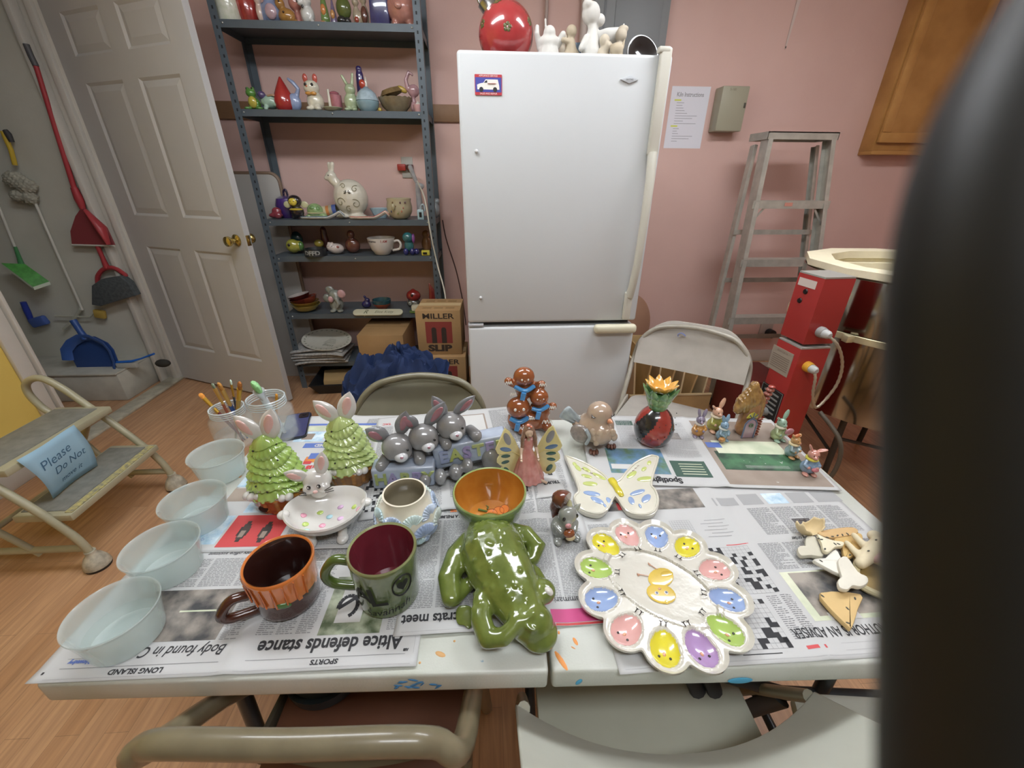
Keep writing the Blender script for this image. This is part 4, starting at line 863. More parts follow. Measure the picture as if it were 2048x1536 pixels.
tree_rabbit('bright green tree rabbit figurine on a brown basket, nearer the plastic bowls', tz(-.556, .396), -.1, '#96bc56', '#a8c968', 1.06)
tree_rabbit('yellow green tree rabbit figurine on a brown basket, behind the rabbit dish', tz(-.424, .472), .05, '#b0c874', '#bdd284', 1.03, hole=False)
# rabbit dish
t = thing('rabbit_dish', 'white rabbit dish with pastel dots', 'dish', tz(-.425, .312), .18)
def f(p, a, i, r, z): return Vector((p.x*1.2, p.y*.98, p.z+.010*cos(a)**2*(r/.066)**2))
m = MB(); m.lathe([(.0005, .014), (.03, .014), (.05, .022), (.063, .036), (.068, .050), (.066, .053), (.062, .050), (.056, .036), (.044, .025), (.0005, .020)], seg=64, fn=f); b = m.obj('bowl', WGL, t)
for x, c_ in ((-.080, 0), (.080, 0)): m = MB(); m.ell((x, -.005, .054), (.012, .012, .008)); m.obj('paw', WGL, t)
for x in (-.03, .03): m = MB(); m.tube([(x, -.035, .022), (x, -.048, .006)], [.010, .009]); m.ell((x, -.049, .008), (.012, .015, .008)); m.obj('foot', WGL, t)
o = blob('head', [('e', (-.02, .055, .085), (.030, .025, .027)), ('e', (-.034, .036, .077), (.014, .012, .012)), ('e', (-.006, .036, .077), (.014, .012, .012)), ('e', (-.02, .05, .06), (.02, .015, .02))], WGL, t, .003, 2)
ear(t, (-.036, .048, .098), (-.078, .048, .118), .015); ear(t, (-.008, .048, .104), (.004, .048, .158), .0145)
for x in (-.030, -.011):
    m = MB(); m.ell((x, .0215, .091), (.0042, .002, .0055)); e_ = m.obj('eye', BLK, t); m = MB(); m.ell((x-.001, .0196, .0925), (.0016, .001, .0022)); m.obj('highlight', WGL, e_)
m = MB(); m.ell((-.020, .022, .078), (.005, .004, .0035)); m.obj('nose', PNK, t)
for s in (-1, 1):
    for k in range(3): m = MB(); m.tube([(-.02+s*.018, .0225, .078-k*.003), (-.02+s*.034, .029, .083-k*.007)], .0008, seg=6); m.obj('whisker', BLK, t)
for (x, y, c_) in ((-.042, -.012, '#b4cf62'), (.05, .012, '#b4cf62'), (-.01, -.018, '#d98fa8'), (.024, -.008, '#cfa8cf'), (.062, -.006, '#d9a0b8'), (.01, -.034, '#9fcfdc'), (-.035, -.032, '#c2e4e4'), (.042, -.028, '#cfd98a'), (-.02, .016, '#b4cf62'), (.02, .022, '#cfa8cf'), (-.05, .01, '#d98fa8'), (.0, .004, '#9fcfdc')):
    y *= 1.15; r2 = math.hypot(x/1.2, y/.98); zz = interp([(0, .020), (.044, .025), (.056, .036), (.062, .05)], r2)+.010*(x/1.2/max(r2, .001))**2*(r2/.066)**2
    m = MB(); m.ell((x, y, zz+.001), (.0068, .0058, .003), (0, -.6*x/.06, 0) if r2 > .03 else None, 0, 14); m.obj('painted_dot', glaze(c_), b)
# shell vase
t = thing('shell_vase', 'cream round vase covered with pale blue scallop shells', 'vase', tz(-.256, .288), 0)
IV = glaze('#e2dcc6', .04)
m = MB(); m.lathe([(.0005, 0), (.038, 0), (.042, .004), (.058, .025), (.063, .048), (.058, .074), (.046, .092), (.0425, .100), (.0425, .106), (.039, .106), (.038, .098), (.050, .074), (.055, .048), (.035, .012), (.0005, .008)], seg=64, mis=[0]*9+[1]*5); b = m.obj('body', [IV, glaze('#a39a80', .05)], t)
def shell_fan(ang, z, s, col, tilt=.2):
    rr = .0615-abs(z-.048)*.25; M = Matrix.Rotation(ang, 4, 'Z') @ Matrix.Translation((rr, 0, z)) @ Matrix.Rotation((z-.048)*-9, 4, 'Y') @ Matrix.Rotation(tilt, 4, 'X') @ Matrix.Scale(s, 4)
    n, k = 36, 8; vs = [M @ Vector((.002, 0, -.014))]; fs = []
    for j in range(1, k+1):
        for i in range(n+1):
            a = -1.15+2.3*i/n; rad = .034*j/k*(1+.03*cos(i*pi/2)); h_ = .0055*sin(pi*min(1, j/k*.95))+.0016*cos(i*pi*2/4)*j/k
            vs.append(M @ Vector((h_, rad*sin(a), -.014+rad*cos(a))))
    for i in range(n): fs.append([0, 1+i, 2+i])
    for j in range(k-1):
        for i in range(n): q = 1+j*(n+1)+i; fs.append([q, q+1, q+n+2, q+n+1])
    m = MB(); m.add(vs, fs); o = m.obj('scallop_shell', glaze(col, .1, 60), b); md = o.modifiers.new('s', 'SOLIDIFY'); md.thickness = .003; md.offset = -1
cs = ['#a9bcd8', '#c6d9d6', '#b4c3d6', '#9fb2d4', '#d6e0d8', '#bcd6dc']
for k in range(9): shell_fan(k*2*pi/9+.2, .074, .72, cs[k % 6], .15)
for k in range(9): shell_fan(k*2*pi/9+.55, .046, .85, cs[(k+2) % 6], -.1)
for k in range(9): shell_fan(k*2*pi/9+.2, .020, .72, cs[(k+4) % 6], .1)
# grey rabbits on HAPPY EASTER blocks
t = thing('rabbit_planter', 'three grey rabbits leaning over pale blue letter blocks reading HAPPY EASTER', 'figurine', tz(-.198, .475, 3), .16, s=1.08)
GR = glaze('#8d8d8c', .1, 30); GR2 = glaze('#848484', .12); PB = glaze('#a7b4c6', .08, 30)
m = MB(); m.box((-.088, -.012, .027), (.135, .045, .054), (0, 0, -.12), bev=.006, seg=3); m.box((.062, .008, .058), (.17, .042, .058), (0, R(-6), .0), bev=.006, seg=3); bl = m.obj('letter_block', PB, t)
for i, ch in enumerate('HAPPY'):
    m = MB(); m.text(ch, .038, 0, Matrix.Translation((-.138+i*.025, -.0355-.12*(-.05+i*.025), .027)) @ Matrix.Rotation(-.12, 4, 'Z') @ Matrix.Rotation(R(90), 4, 'X'), depth=.0025, bold=.0012); m.obj('letter', glaze(['#9aa85a', '#8f84ae', '#9aa85a', '#8f84ae', '#9aa85a'][i], .1), bl)
for i, ch in enumerate('EASTER'):
    m = MB(); m.text(ch, .042, 0, Matrix.Translation((.0+i*.026, -.0145, .054+i*.0025)) @ Matrix.Rotation(R(90), 4, 'X') @ Matrix.Rotation(.1, 4, 'Z'), depth=.0025, bold=.0014); m.obj('letter', glaze(['#8f9cbc', '#aab45c', '#9a8cb8', '#b4bc78', '#9a8cb8', '#aab45c'][i], .1), bl)
blob('rabbit_bodies', [('e', (-.085, .022, .055), (.034, .026, .04)), ('e', (-.035, .026, .062), (.032, .026, .045)), ('e', (.028, .032, .075), (.034, .024, .045)), ('e', (.03, .02, .03), (.12, .02, .028)), ('e', (-.06, .01, .02), (.08, .02, .02)),
      ('t', [(-.118, .02, .06), (-.135, -.02, .056)], [.014, .013]), ('t', [(-.055, .01, .07), (-.052, -.022, .062)], [.013, .014]), ('t', [(.0, .01, .09), (.008, -.012, .086)], [.012, .013]), ('t', [(.065, .02, .098), (.075, -.008, .098)], [.012, .014]),
      ('e', (-.045, -.036, .020), (.014, .022, .018)), ('e', (-.012, -.038, .022), (.014, .022, .018)), ('e', (.022, -.034, .026), (.015, .022, .018)), ('e', (.05, -.024, .032), (.014, .02, .017)), ('e', (.105, -.012, .032), (.022, .02, .03)), ('e', (.12, -.018, .016), (.014, .018, .014))], GR2, t, .0032, 3)
for i, (x, y, z) in enumerate(((-.098, .0, .088), (-.040, .005, .102), (.022, .014, .118))):
    o = blob('head', [('e', (x, y, z), (.034, .030, .031)), ('e', (x-.012, y-.006, z-.010), (.016, .02, .015)), ('e', (x+.016, y-.008, z-.010), (.016, .02, .015))], GR, t, .003, 2)
    m = MB(); m.ell((x+.008, y-.026, z-.010), (.015, .012, .0115)); mz = m.obj('muzzle', glaze('#c9cdd0', .04), t); m = MB(); m.ell((x+.010, y-.038, z-.004), (.0035, .002, .003)); m.obj('nose', glaze('#b07a88'), mz)
    for s in (-1, 1): m = MB(); m.ell((x+.006+s*.017, y-.026+abs(s-.3)*.002, z+.005), (.0028, .002, .0032)); m.obj('eye', BLK, t)
GE = glaze('#808488', .1); PE = glaze('#a8707a', .1)
for b_, tp_, w_ in (((-.118, .012, .105), (-.158, .006, .138), .021), ((-.088, .012, .114), (-.070, .0, .175), .017), ((-.055, .014, .125), (-.082, .0, .165), .018), ((-.03, .014, .127), (.012, .004, .185), .017), ((.010, .02, .145), (-.014, .012, .198), .015), ((.034, .02, .145), (.078, .01, .190), .015)): ear(t, b_, tp_, w_, GE, PE, th=.5)
# pumpkin bowl
t = thing('bowl', 'green outside orange inside bowl with a painted pumpkin', 'bowl', tz(-.087, .306, 3))
m = MB(); m.lathe([(.0005, 0), (.033, 0), (.036, .003), (.052, .016), (.068, .040), (.0755, .070), (.0765, .084), (.0745, .087), (.072, .085), (.071, .070), (.063, .042), (.046, .018), (.0005, .010)], seg=72, mis=[0]*6+[1, 1]+[2]*5); b = m.obj('bowl_body', [glaze('#6f8a4c', .2, 30), glaze('#93a860', .05), glaze('#c07c28', .15, 25, '#b06a1c')], t)
def on_bowl(x, y): return interp([(0, .010), (.046, .018), (.063, .042), (.071, .07)], math.hypot(x, y))
for k, (x, y, a_, b2) in enumerate(((.003, .008, .012, .012), (.018, .012, .012, .013), (.031, .016, .010, .012))):
    pts = [(x+a_*cos(q*pi/10), y+b2*sin(q*pi/10)) for q in range(20)]
    m = MB(); m.add([(px, py, on_bowl(px, py)+.0016) for px, py in pts]+[(x, y, on_bowl(x, y)+.0018)], [[q, (q+1) % 20, 20] for q in range(20)]); m.tube([(px, py, on_bowl(px, py)+.0018) for px, py in pts], .0005, 1, 6, closed=True); m.obj('painted_pumpkin', [glaze('#d9762a', .05), glaze('#8a3a14')], b)
m = MB(); m.tube([(x, y, on_bowl(x, y)+.002) for x, y in ((-.006, .014), (-.016, .016), (-.026, .018))], [.002, .0024, .0028], seg=8); m.tube([(x, y, on_bowl(x, y)+.002) for x, y in ((-.006, .020), (-.004, .026), (-.009, .030))], [.002, .0015, .001], seg=8); m.obj('painted_stem', glaze('#4f6b34'), b)
# gingerbread stack
t = thing('gingerbread_figurine', 'stack of brown gingerbread figures with blue scarves', 'figurine', tz(.022, .672, 3), .05, s=1.1)
GB = glaze('#9a5228', .08, 20); IC = glaze('#f0ece2', .01); BS = glaze('#3f8bc8', .08)
blob('gingerbread_body', [('e', (-.022, -.012, .072), (.031, .026, .030)), ('e', (.032, -.010, .098), (.025, .022, .024)), ('e', (-.006, .008, .150), (.028, .024, .026)), ('e', (-.02, .0, .03), (.030, .022, .034)), ('e', (.036, .0, .05), (.030, .02, .036)), ('e', (0, .012, .112), (.028, .018, .028)), ('e', (.03, .014, .108), (.016, .014, .02)),
     ('t', [(-.022, .006, .125), (-.042, .0, .138)], [.010, .010]), ('e', (-.047, -.002, .144), (.011, .010, .011)), ('t', [(.015, .01, .125), (.034, .0, .128)], [.010, .009]), ('e', (.038, -.002, .130), (.013, .01, .012)), ('t', [(.055, -.004, .062), (.066, -.01, .070)], [.009, .009]), ('e', (.068, -.012, .070), (.012, .01, .012)), ('t', [(-.012, -.014, .024), (-.014, -.03, .012)], .013), ('t', [(.05, -.01, .02), (.055, -.02, .012)], .014), ('e', (.01, -.014, .03), (.03, .018, .026)), ('e', (.01, 0, .012), (.05, .026, .012))], GB, t, .003, 3)
for (x, y, z, s, g) in ((-.022, -.0385, .074, 1.25, 1), (.032, -.032, .099, .85, 1), (-.006, -.017, .148, .9, 1)):
    for sx_ in (-1, 1): m = MB(); m.ell((x+sx_*.0085*s, y+.0035, z+.003*s), (.0032*s, .002, .0036*s)); m.obj('eye', IC, t)
    m = MB(); m.ell((x-.001, y+.0015, z-.0), (.0013, .001, .0013), None, 0, 8); m.obj('nose', IC, t)
    m = MB(); m.tube([(x+q*.0022*s, y+.003+abs(q)*.0009, z-.012*s+.0012*s*abs(q)**1.2) for q in range(-5, 6)], .0009, seg=6); m.obj('mouth', glaze('#c9745c'), t)
for pts, w_ in (([(-.043, -.022, .046), (-.022, -.034, .041), (.002, -.024, .046)], .007), ([(.012, -.024, .074), (.032, -.030, .071), (.055, -.020, .077)], .006), ([(-.03, -.004, .128), (-.006, -.018, .122), (.018, -.006, .128)], .0065)):
    m = MB(); m.tube(smoothpath(pts, 5), w_, seg=10, flat=.9); q = Vector(pts[1]); m.box(q+Vector((-.006, -.007, -.012)), (.013, .005, .022), (0, .2, 0), bev=.002); m.obj('scarf', BS, t)
def squig(c, w_, h_, n=4, r=.0013, rz=0):
    pts = []
    for k in range(n*2+1): pts.append((c[0]-w_/2+w_*k/(n*2), c[1], c[2]+(h_/2 if k % 2 else -h_/2)))
    m = MB(); m.tube(smoothpath(pts, 4), r, seg=6); m.obj('icing', IC, t)
for c_, w_, h_ in (((-.047, -.013, .144), .016, .008), ((-.036, -.014, .112), .014, .008), ((.040, -.013, .134), .018, .008), ((.066, -.024, .073), .016, .009), ((.052, -.03, .035), .026, .010), ((-.018, -.036, .022), .022, .010), ((.010, -.034, .05), .014, .008)): squig(c_, w_, h_, 3)
# fairy
t = thing('fairy_figurine', 'fairy figurine with pink dress and yellow wings', 'figurine', tz(.006, .448, 3), .05)
def f(p, a, i, r, z): k = 1+.06*sin(a*15+z*40)*max(0, 1-z/.09); return Vector((p.x*k, p.y*k*.8-.006*(1-z/.1), p.z))
m = MB(); m.lathe([(.0005, .0), (.036, .0), (.040, .003), (.036, .02), (.028, .045), (.018, .068), (.0105, .085), (.013, .095), (.015, .106), (.012, .114), (.005, .117), (.0005, .117)], seg=90, fn=f); m.obj('dress', glaze('#dc988e', .12, 60, '#cf8076'), t)
SK = mat('#c9ae96', rough=.35, coat=.3)
m = MB(); m.tube([(0, -.005, .112), (0, -.007, .125)], [.0045, .004]); m.ell((0, -.009, .136), (.0095, .010, .0125)); m.ell((0, -.0185, .134), (.0018, .0022, .003), None, 0, 8); h_ = m.obj('head', SK, t)
for s in (-1, 1):
    m = MB(); m.ell((s*.0035, -.0172, .138), (.0016, .001, .0008), None, 0, 8); m.obj('eye', mat('#6b4a3a', rough=.4), h_)
    m = MB(); m.tube(smoothpath([(s*.013, -.004, .108), (s*.018, -.016, .092), (s*.020, -.030, .078)], 4), [.0042]*5+[.0034]*4, seg=8); m.ell((s*.020, -.033, .076), (.0032, .005, .0028)); m.obj('arm', SK, t)
m = MB(); m.ell((0, -.0175, .129), (.003, .001, .0009), None, 0, 8); m.obj('mouth', mat('#b06a64'), h_)
blob('hair', [('e', (0, -.003, .143), (.0125, .012, .0115)), ('t', [(-.010, -.006, .140), (-.0145, -.008, .120), (-.016, -.012, .098)], [.005, .0055, .004]), ('t', [(.010, -.006, .140), (.0145, -.008, .120), (.017, -.012, .095)], [.005, .0055, .004]), ('e', (0, .005, .130), (.014, .008, .02))], glaze('#8a6650', .15, 80), t, .0016, 1)
m = MB(); m.ell((-.002, -.008, .1555), (.005, .005, .004)); m.ell((.004, -.011, .153), (.003, .003, .003)); m.obj('flower', glaze('#e08468'), t)
WO = [(0, .060), (.010, .085), (.022, .115), (.036, .142), (.046, .152), (.050, .146), (.058, .128), (.066, .112), (.071, .100), (.067, .088), (.060, .082), (.067, .072), (.068, .062), (.060, .052), (.054, .048), (.060, .036), (.058, .024), (.048, .014), (.036, .012), (.024, .022), (.012, .040)]
for s in (-1, 1):
    M_ = Matrix.Translation((s*.012, .008, 0)) @ Matrix.Rotation(s*-.35, 4, 'Z') @ Matrix.Rotation(R(90), 4, 'X')
    m = MB(); m.prism([(s*x, y) for x, y in WO][::s], -.0025, .0025, M=M_, bev=.0012); wg = m.obj('wing', glaze('#dfd28e', .06, 40), t)
    for (x, y, a_, b_, ro, c_) in ((.042, .122, .008, .020, -.35, '#8f8f94'), (.046, .094, .006, .017, -1.1, '#5f7fa8'), (.046, .075, .005, .013, -1.3, '#2f5a4c'), (.047, .058, .005, .011, -1.5, '#335c52'), (.044, .032, .006, .013, -.5, '#2f5a4c')):
        m = MB(); m.ell(M_ @ Vector((s*x, y, .0025)), (a_, b_, .0014), M_.to_3x3() @ Matrix.Rotation(s*ro, 3, 'Z'), 0, 14); m.obj('wing_patch', glaze(c_, .1), wg)
    m = MB()
    m.tube([M_ @ Vector((s*.004, .06, .003)), M_ @ Vector((s*.03, .084, .0035)), M_ @ Vector((s*.062, .086, .003))], .0014, seg=6); m.obj('wing_vein', glaze('#d9ca7a'), wg)
for s in (-1, 1): m = MB(); m.tube([(s*.026-.004, -.02, .01), (s*.048-.004, -.032, .004)], [.004, .003], seg=8); m.obj('foot', SK, t) if s > 0 else None
# bird
t = thing('bird_figurine', 'plump beige bird figurine with blue grey wing', 'figurine', tz(.205, .585, 3), -.15)
BG = glaze('#b29a84', .08, 30); BB = glaze('#9aa7ac', .12, 60)
blob('bird_body', [('e', (0, 0, .055), (.052, .048, .046)), ('e', (.006, -.006, .100), (.035, .034, .034)), ('e', (.012, -.026, .05), (.034, .028, .034)), ('e', (.0, -.004, .08), (.036, .034, .03))], BG, t, .003, 3)
tl = MB(); tl.tube(smoothpath([(-.035, .0, .060), (-.060, -.002, .078), (-.085, -.004, .096), (-.092, -.004, .101)], 4), [.010, .012, .014, .016, .018, .020, .022, .024, .025, .024, .020, .012, .003], seg=24, flat=.9)
for k_, v_ in enumerate(tl.v): v_.y = -.003+(v_.y+.003)*.42+.0012*sin((v_.x*.6+v_.z)*700)
tl.obj('tail', BB, t)
m = MB(); m.tube([(-.03, .0, .05), (-.06, -.004, .068)], [.016, .014], seg=14, flat=.6); m.obj('tail_base', BG, t)
m = MB(); m.ell((-.042, -.030, .048), (.030, .014, .028), (0, 0, -.5)); w_ = m.obj('wing', glaze('#8a8078', .15, 90), t)
m = MB(); m.tube(smoothpath([(-.030, -.046, .072), (-.020, -.050, .052), (-.026, -.048, .028)], 5), .007, seg=10, flat=.7); m.obj('wing_edge', BB, w_)
for k in range(9):
    x = -.018+(k % 4)*.017+(k//4)*.006; z = .062-(k//4)*.014; m = MB(); m.ell((x+.008, -.047+abs(x)*.25, z), (.009, .006, .013), (0, .3*(k % 3-1), 0)); m.obj('breast_feather', glaze('#bda68e', .1, 50), t)
m = MB(); m.lathe([(.0075, 0), (.005, .006), (.0005, .013)], (.030, -.034, .094), 14, rot=(R(80), 0, R(30))); m.obj('beak', glaze('#d98f66'), t)
for (x, y, z, q) in ((-.010, -.034, .106, 0), (.036, -.022, .106, 1)):
    m = MB(); m.tube(smoothpath([(x-.008, y+.003, z+.003), (x-.003, y-.002, z-.002), (x+.003, y-.002, z-.002), (x+.008, y+.002, z+.003)], 4), .0011, seg=6)
    for k in range(5): m.tube([(x-.006+k*.003, y-.001, z), (x-.008+k*.004, y-.002, z-.005)], .0006, seg=5)
    m.obj('closed_eye', BLK, t)
for x, y in ((-.004, -.050), (.046, -.018)):
    m = MB()
    for k in (-1, 0, 1): m.ell((x+k*.008, y-.004+abs(k)*.004, .006), (.0055, .012, .006))
    m.obj('foot', glaze('#6b3f30'), t)
# pineapple
t = thing('pineapple_jar', 'red and black striped pineapple jar with green crown', 'jar', tz(.370, .585, 3))
prof = [(.0005, 0), (.030, 0), (.036, .003), (.047, .018), (.053, .038), (.053, .056), (.048, .074), (.039, .092), (.028, .104), (.018, .110), (.0005, .111)]
P = [Vector((r, 0, z)) for r, z in prof]; sp = smoothpath(P, 4); m = MB(); vs = []; fs = []; ms = []; S = 72
for p in sp:
    for j in range(S): a = 2*pi*j/S; vs.append((max(.0003, p.x)*cos(a), max(.0003, p.x)*sin(a), p.z))
for i in range(len(sp)-1):
    for j in range(S):
        fs.append([i*S+j, i*S+(j+1) % S, (i+1)*S+(j+1) % S, (i+1)*S+j]); z = (sp[i].z+sp[i+1].z)/2; ph = (2*pi*j/S*1.0-z*11-.3) % (2*pi/3); ms.append(1 if ph < pi/3.1 else 0)
m.add(vs, fs, ms); b = m.obj('jar_body', [glaze('#a83a30', .12, 25), glaze('#26282a', .1)], t)
for k in range(16):
    a = -pi/2+(k % 8-3.5)*.33; z = .025+.035*(k//8)+(k % 8)*.006; rr = .0545 if z < .07 else .050; m = MB(); m.ell((rr*cos(a), rr*sin(a), z), .0014, None, 0, 6); m.obj('pit', BLK, b)
for ring_, (n_, z, r0, l_, dr, col) in enumerate(((8, .108, .018, .030, .012, '#3f7040'), (9, .124, .023, .036, .014, '#5c8c50'), (10, .142, .028, .038, .013, '#4a7c48'))):
    for k in range(n_):
        a = 2*pi*k/n_+ring_*.4; M_ = Matrix.Rotation(a, 4, 'Z') @ Matrix.Translation((r0, 0, z)) @ Matrix.Rotation(.32+.1*ring_, 4, 'Y')
        m = MB(); m.lathe([(.008, -.006), (.0125, .006), (.0115, .018), (.006, l_-.006), (.0005, l_)], seg=12, sx=.4, rot=M_, c=M_.translation); m.obj('crown_leaf', glaze(col, .18, 60, ['#6fa060', '#9abf7c', '#8ab574'][ring_]), t)
m = MB(); n_ = 9; vs = [(0, 0, .158)]; fs = []
for j, (r_, z) in enumerate(((.012, .160), (.024, .166), (.036, .184))):
    for i in range(n_*4):
        a = 2*pi*i/(n_*4); k = 1+(.16*cos(n_*a) if j == 2 else 0); vs.append((r_*k*cos(a), r_*k*sin(a), z+(.006*cos(n_*a) if j == 2 else 0)))
N4 = n_*4
for i in range(N4): fs.append([0, 1+i, 1+(i+1) % N4])
for j in range(2):
    for i in range(N4): fs.append([1+j*N4+i, 1+j*N4+(i+1) % N4, 1+(j+1)*N4+(i+1) % N4, 1+(j+1)*N4+i])
m.add(vs, fs); o = m.obj('crown_inside', glaze('#dca03c', .1, 40), t); md = o.modifiers.new('s', 'SOLIDIFY'); md.thickness = .003
m = MB(); m.lathe([(.020, .10), (.026, .12), (.028, .15), (.018, .158)], seg=24); m.obj('crown_core', glaze('#4a7c48'), t)
# butterfly dish
c0 = Vector((.205, .405)); BP = [(.11, .518), (.116, .45), (.118, .381), (.102, .357), (.111, .317), (.145, .300), (.172, .316), (.2, .355), (.212, .306), (.242, .292), (.273, .301), (.297, .338), (.302, .372), (.300, .39), (.322, .434), (.357, .494), (.352, .505), (.337, .506), (.287, .476), (.245, .432), (.226, .411), (.204, .403), (.190, .44), (.15, .49)]
BP = [(x-c0.x, y-c0.y) for x, y in BP]; t = thing('butterfly_dish', 'cream butterfly dish with green and blue wing spots', 'dish', tz(c0.x, c0.y, 3))
m = MB(); S4 = [(p.x, p.y) for p in smoothpath([(x, y, 0) for x, y in BP+[BP[0]]], 3)[:-1]]
m.prism(S4, 0, .011, bev=.0025); m.tube([(x*.965, y*.965, .0115) for x, y in S4], .0028, closed=True, seg=8); b = m.obj('wings', glaze('#d6d3c2', .02), t)
m = MB(); m.lathe([(.0005, -.05), (.006, -.046), (.0085, -.03), (.0075, -.012), (.010, .0), (.009, .012), (.0005, .018)], (.003, -.022+.018, .013), 16, rot=(R(-90), 0, R(8)), sy=.7); m.obj('butterfly_body', glaze('#d8c832'), t)
def spot(x, y, a_, b_, ro, c_): m = MB(); m.ell((x-c0.x, y-c0.y, .0115), (a_, b_, .0018), (0, 0, ro), 0, 14); m.obj('wing_spot', glaze(c_, .06), b)
for q in ((.135, .463, .006, .014, .3), (.155, .455, .006, .013, .6), (.150, .430, .006, .014, 1.1), (.180, .428, .006, .020, .75), (.152, .402, .008, .018, 1.45), (.130, .478, .005, .009, .2), (.262, .43, .007, .02, -.9), (.29, .412, .009, .022, -1.45), (.30, .450, .005, .011, -.8), (.322, .474, .005, .010, -.6)): spot(*q, '#c0cc72')
for q in ((.148, .368, .008, .020, 1.3), (.155, .345, .008, .017, .8), (.182, .342, .006, .012, .2), (.168, .328, .003, .006, .2), (.255, .366, .007, .022, -1.2), (.268, .345, .008, .018, -.8), (.232, .340, .007, .013, -.1), (.246, .322, .003, .007, 0)): spot(*q, '#8fa9d4')
for q in range(16):
    s = 1 if q % 2 else -1; m = MB(); x = .215+s*(.03+q*.0045)-.0; y = .42+q*.0045; m.tube([(x-c0.x, y-c0.y, .0125), (x-c0.x+s*.006, y-c0.y+.003, .0125)], .0007, seg=5); m.obj('vein_mark', glaze('#8a6a5c'), b) if q < 10 else None
# squirrel
t = thing('squirrel_figurine', 'small grey squirrel figurine holding an acorn', 'figurine', tz(.064, .262, 1), .15)
GS = glaze('#8b8f88', .08, 40)
blob('squirrel_body', [('e', (0, 0, .026), (.029, .024, .027)), ('e', (.004, -.006, .060), (.020, .018, .021)), ('e', (-.001, -.020, .054), (.010, .010, .009)), ('e', (0, -.002, .043), (.019, .017, .016)), ('t', [(-.022, -.008, .038), (-.014, -.020, .032)], .006), ('t', [(.022, -.008, .038), (.016, -.020, .030)], .006), ('e', (-.018, -.020, .006), (.009, .012, .006)), ('e', (.022, -.018, .006), (.009, .012, .006))], GS, t, .002, 2)
m = MB(); m.tube(smoothpath([(-.004, .016, .012), (-.010, .030, .04), (-.006, .026, .068), (-.002, .016, .083), (.004, .008, .084)], 4), [.010]*5+[.013]*5+[.019]*7, seg=14); m.obj('tail', glaze('#6b3826', .1), t)
m = MB(); m.lathe([(.006, 0), (.005, .008), (.0005, .018)], (.008, .0, .077), 12); m.obj('ear', glaze('#c9c79a'), t); m = MB(); m.lathe([(.006, 0), (.005, .006), (.0005, .014)], (.022, -.002, .070), 12, rot=(0, .7, 0)); m.obj('ear', glaze('#9a9f92'), t)
for x, y in ((-.009, -.0205), (.019, -.0165)): m = MB(); m.ell((x, y, .064), (.0035, .002, .0055)); m.obj('eye', BLK, t)
m = MB(); m.ell((-.003, -.030, .055), (.0065, .005, .005)); m.obj('nose', glaze('#b5787a'), t)
m = MB(); m.ell((.002, -.026, .030), (.012, .009, .010)); a_ = m.obj('acorn', glaze('#8f4a24'), t); m = MB(); m.ell((.004, -.030, .022), (.010, .007, .006)); m.obj('acorn_cap', glaze('#cdb98a'), a_)
# frog
t = thing('frog_figurine', 'large glossy green frog figurine lying at the front', 'frog figurine', tz(-.071, .142, 1), s=.93)
FG = mat('#56642a', rough=.2, coat=1, var_c='#6c7a3a', var_s=26, bump=.5, bump_s=45)
def fp(x, y, z): return (x+.07, y-.135, z)
fo_t = t; fb = [('t', [fp(-.088, .228, .048), fp(-.084, .19, .054), fp(-.068, .14, .052), fp(-.048, .095, .046), fp(-.03, .055, .038)], [.056, .066, .063, .053, .038]), ('e', fp(-.02, .045, .034), (.040, .036, .034)), ('e', fp(-.085, .20, .035), (.062, .05, .035)),
      ('t', [fp(-.130, .225, .048), fp(-.154, .19, .044), fp(-.168, .14, .036), fp(-.162, .105, .028)], [.022, .024, .023, .019]), ('t', [fp(-.155, .105, .022), fp(-.13, .14, .018)], [.014, .014]),
      ('t', [fp(-.055, .245, .048), fp(-.012, .232, .046), fp(.008, .205, .038), fp(-.004, .185, .026)], [.021, .022, .021, .017]), ('t', [fp(-.012, .18, .02), fp(-.04, .19, .016)], .014),
      ('t', [fp(-.03, .155, .045), fp(-.004, .140, .042), fp(.008, .118, .034)], [.015, .015, .014]), ('e', fp(.008, .098, .044), (.023, .024, .024)), ('t', [fp(-.002, .118, .052), fp(-.012, .104, .058)], [.008, .007]),
      ('t', [fp(-.092, .112, .052), fp(-.103, .085, .052), fp(-.106, .05, .044), fp(-.095, .022, .036)], [.017, .018, .019, .018]), ('t', [fp(-.095, .022, .036), fp(-.068, .018, .044), fp(-.048, .030, .058)], [.018, .016, .014]), ('e', fp(-.042, .038, .066), (.017, .015, .011)),
      ('t', [fp(-.045, .045, .070), fp(-.050, .062, .076)], [.007, .006]), ('t', [fp(-.036, .044, .070), fp(-.032, .060, .074)], [.007, .006]), ('t', [fp(-.030, .034, .068), fp(-.018, .042, .070)], [.007, .006]), ('t', [fp(-.03, .025, .062), fp(-.018, .018, .060)], [.006, .005]),
      ('e', fp(-.008, .035, .022), (.034, .036, .022))]
def bmp(c): 
    v = 0
    for (x, y) in wr:
        d = (c.x-x)**2+(c.y-y)**2
        if d < 5e-5 and c.z > .05: v += .0030*math.exp(-d/1.2e-5)
    return v
rr_ = random.Random(5); wr = [(rr_.uniform(-.05, .045), rr_.uniform(-.08, .10)) for _ in range(44)]
t.scale = (.93, .93, .78); fo = blob('frog_body', fb, FG, t, .0032, 4, bumps=bmp)
m = MB(); M_ = TM(*fp(-.138, .072, 0))
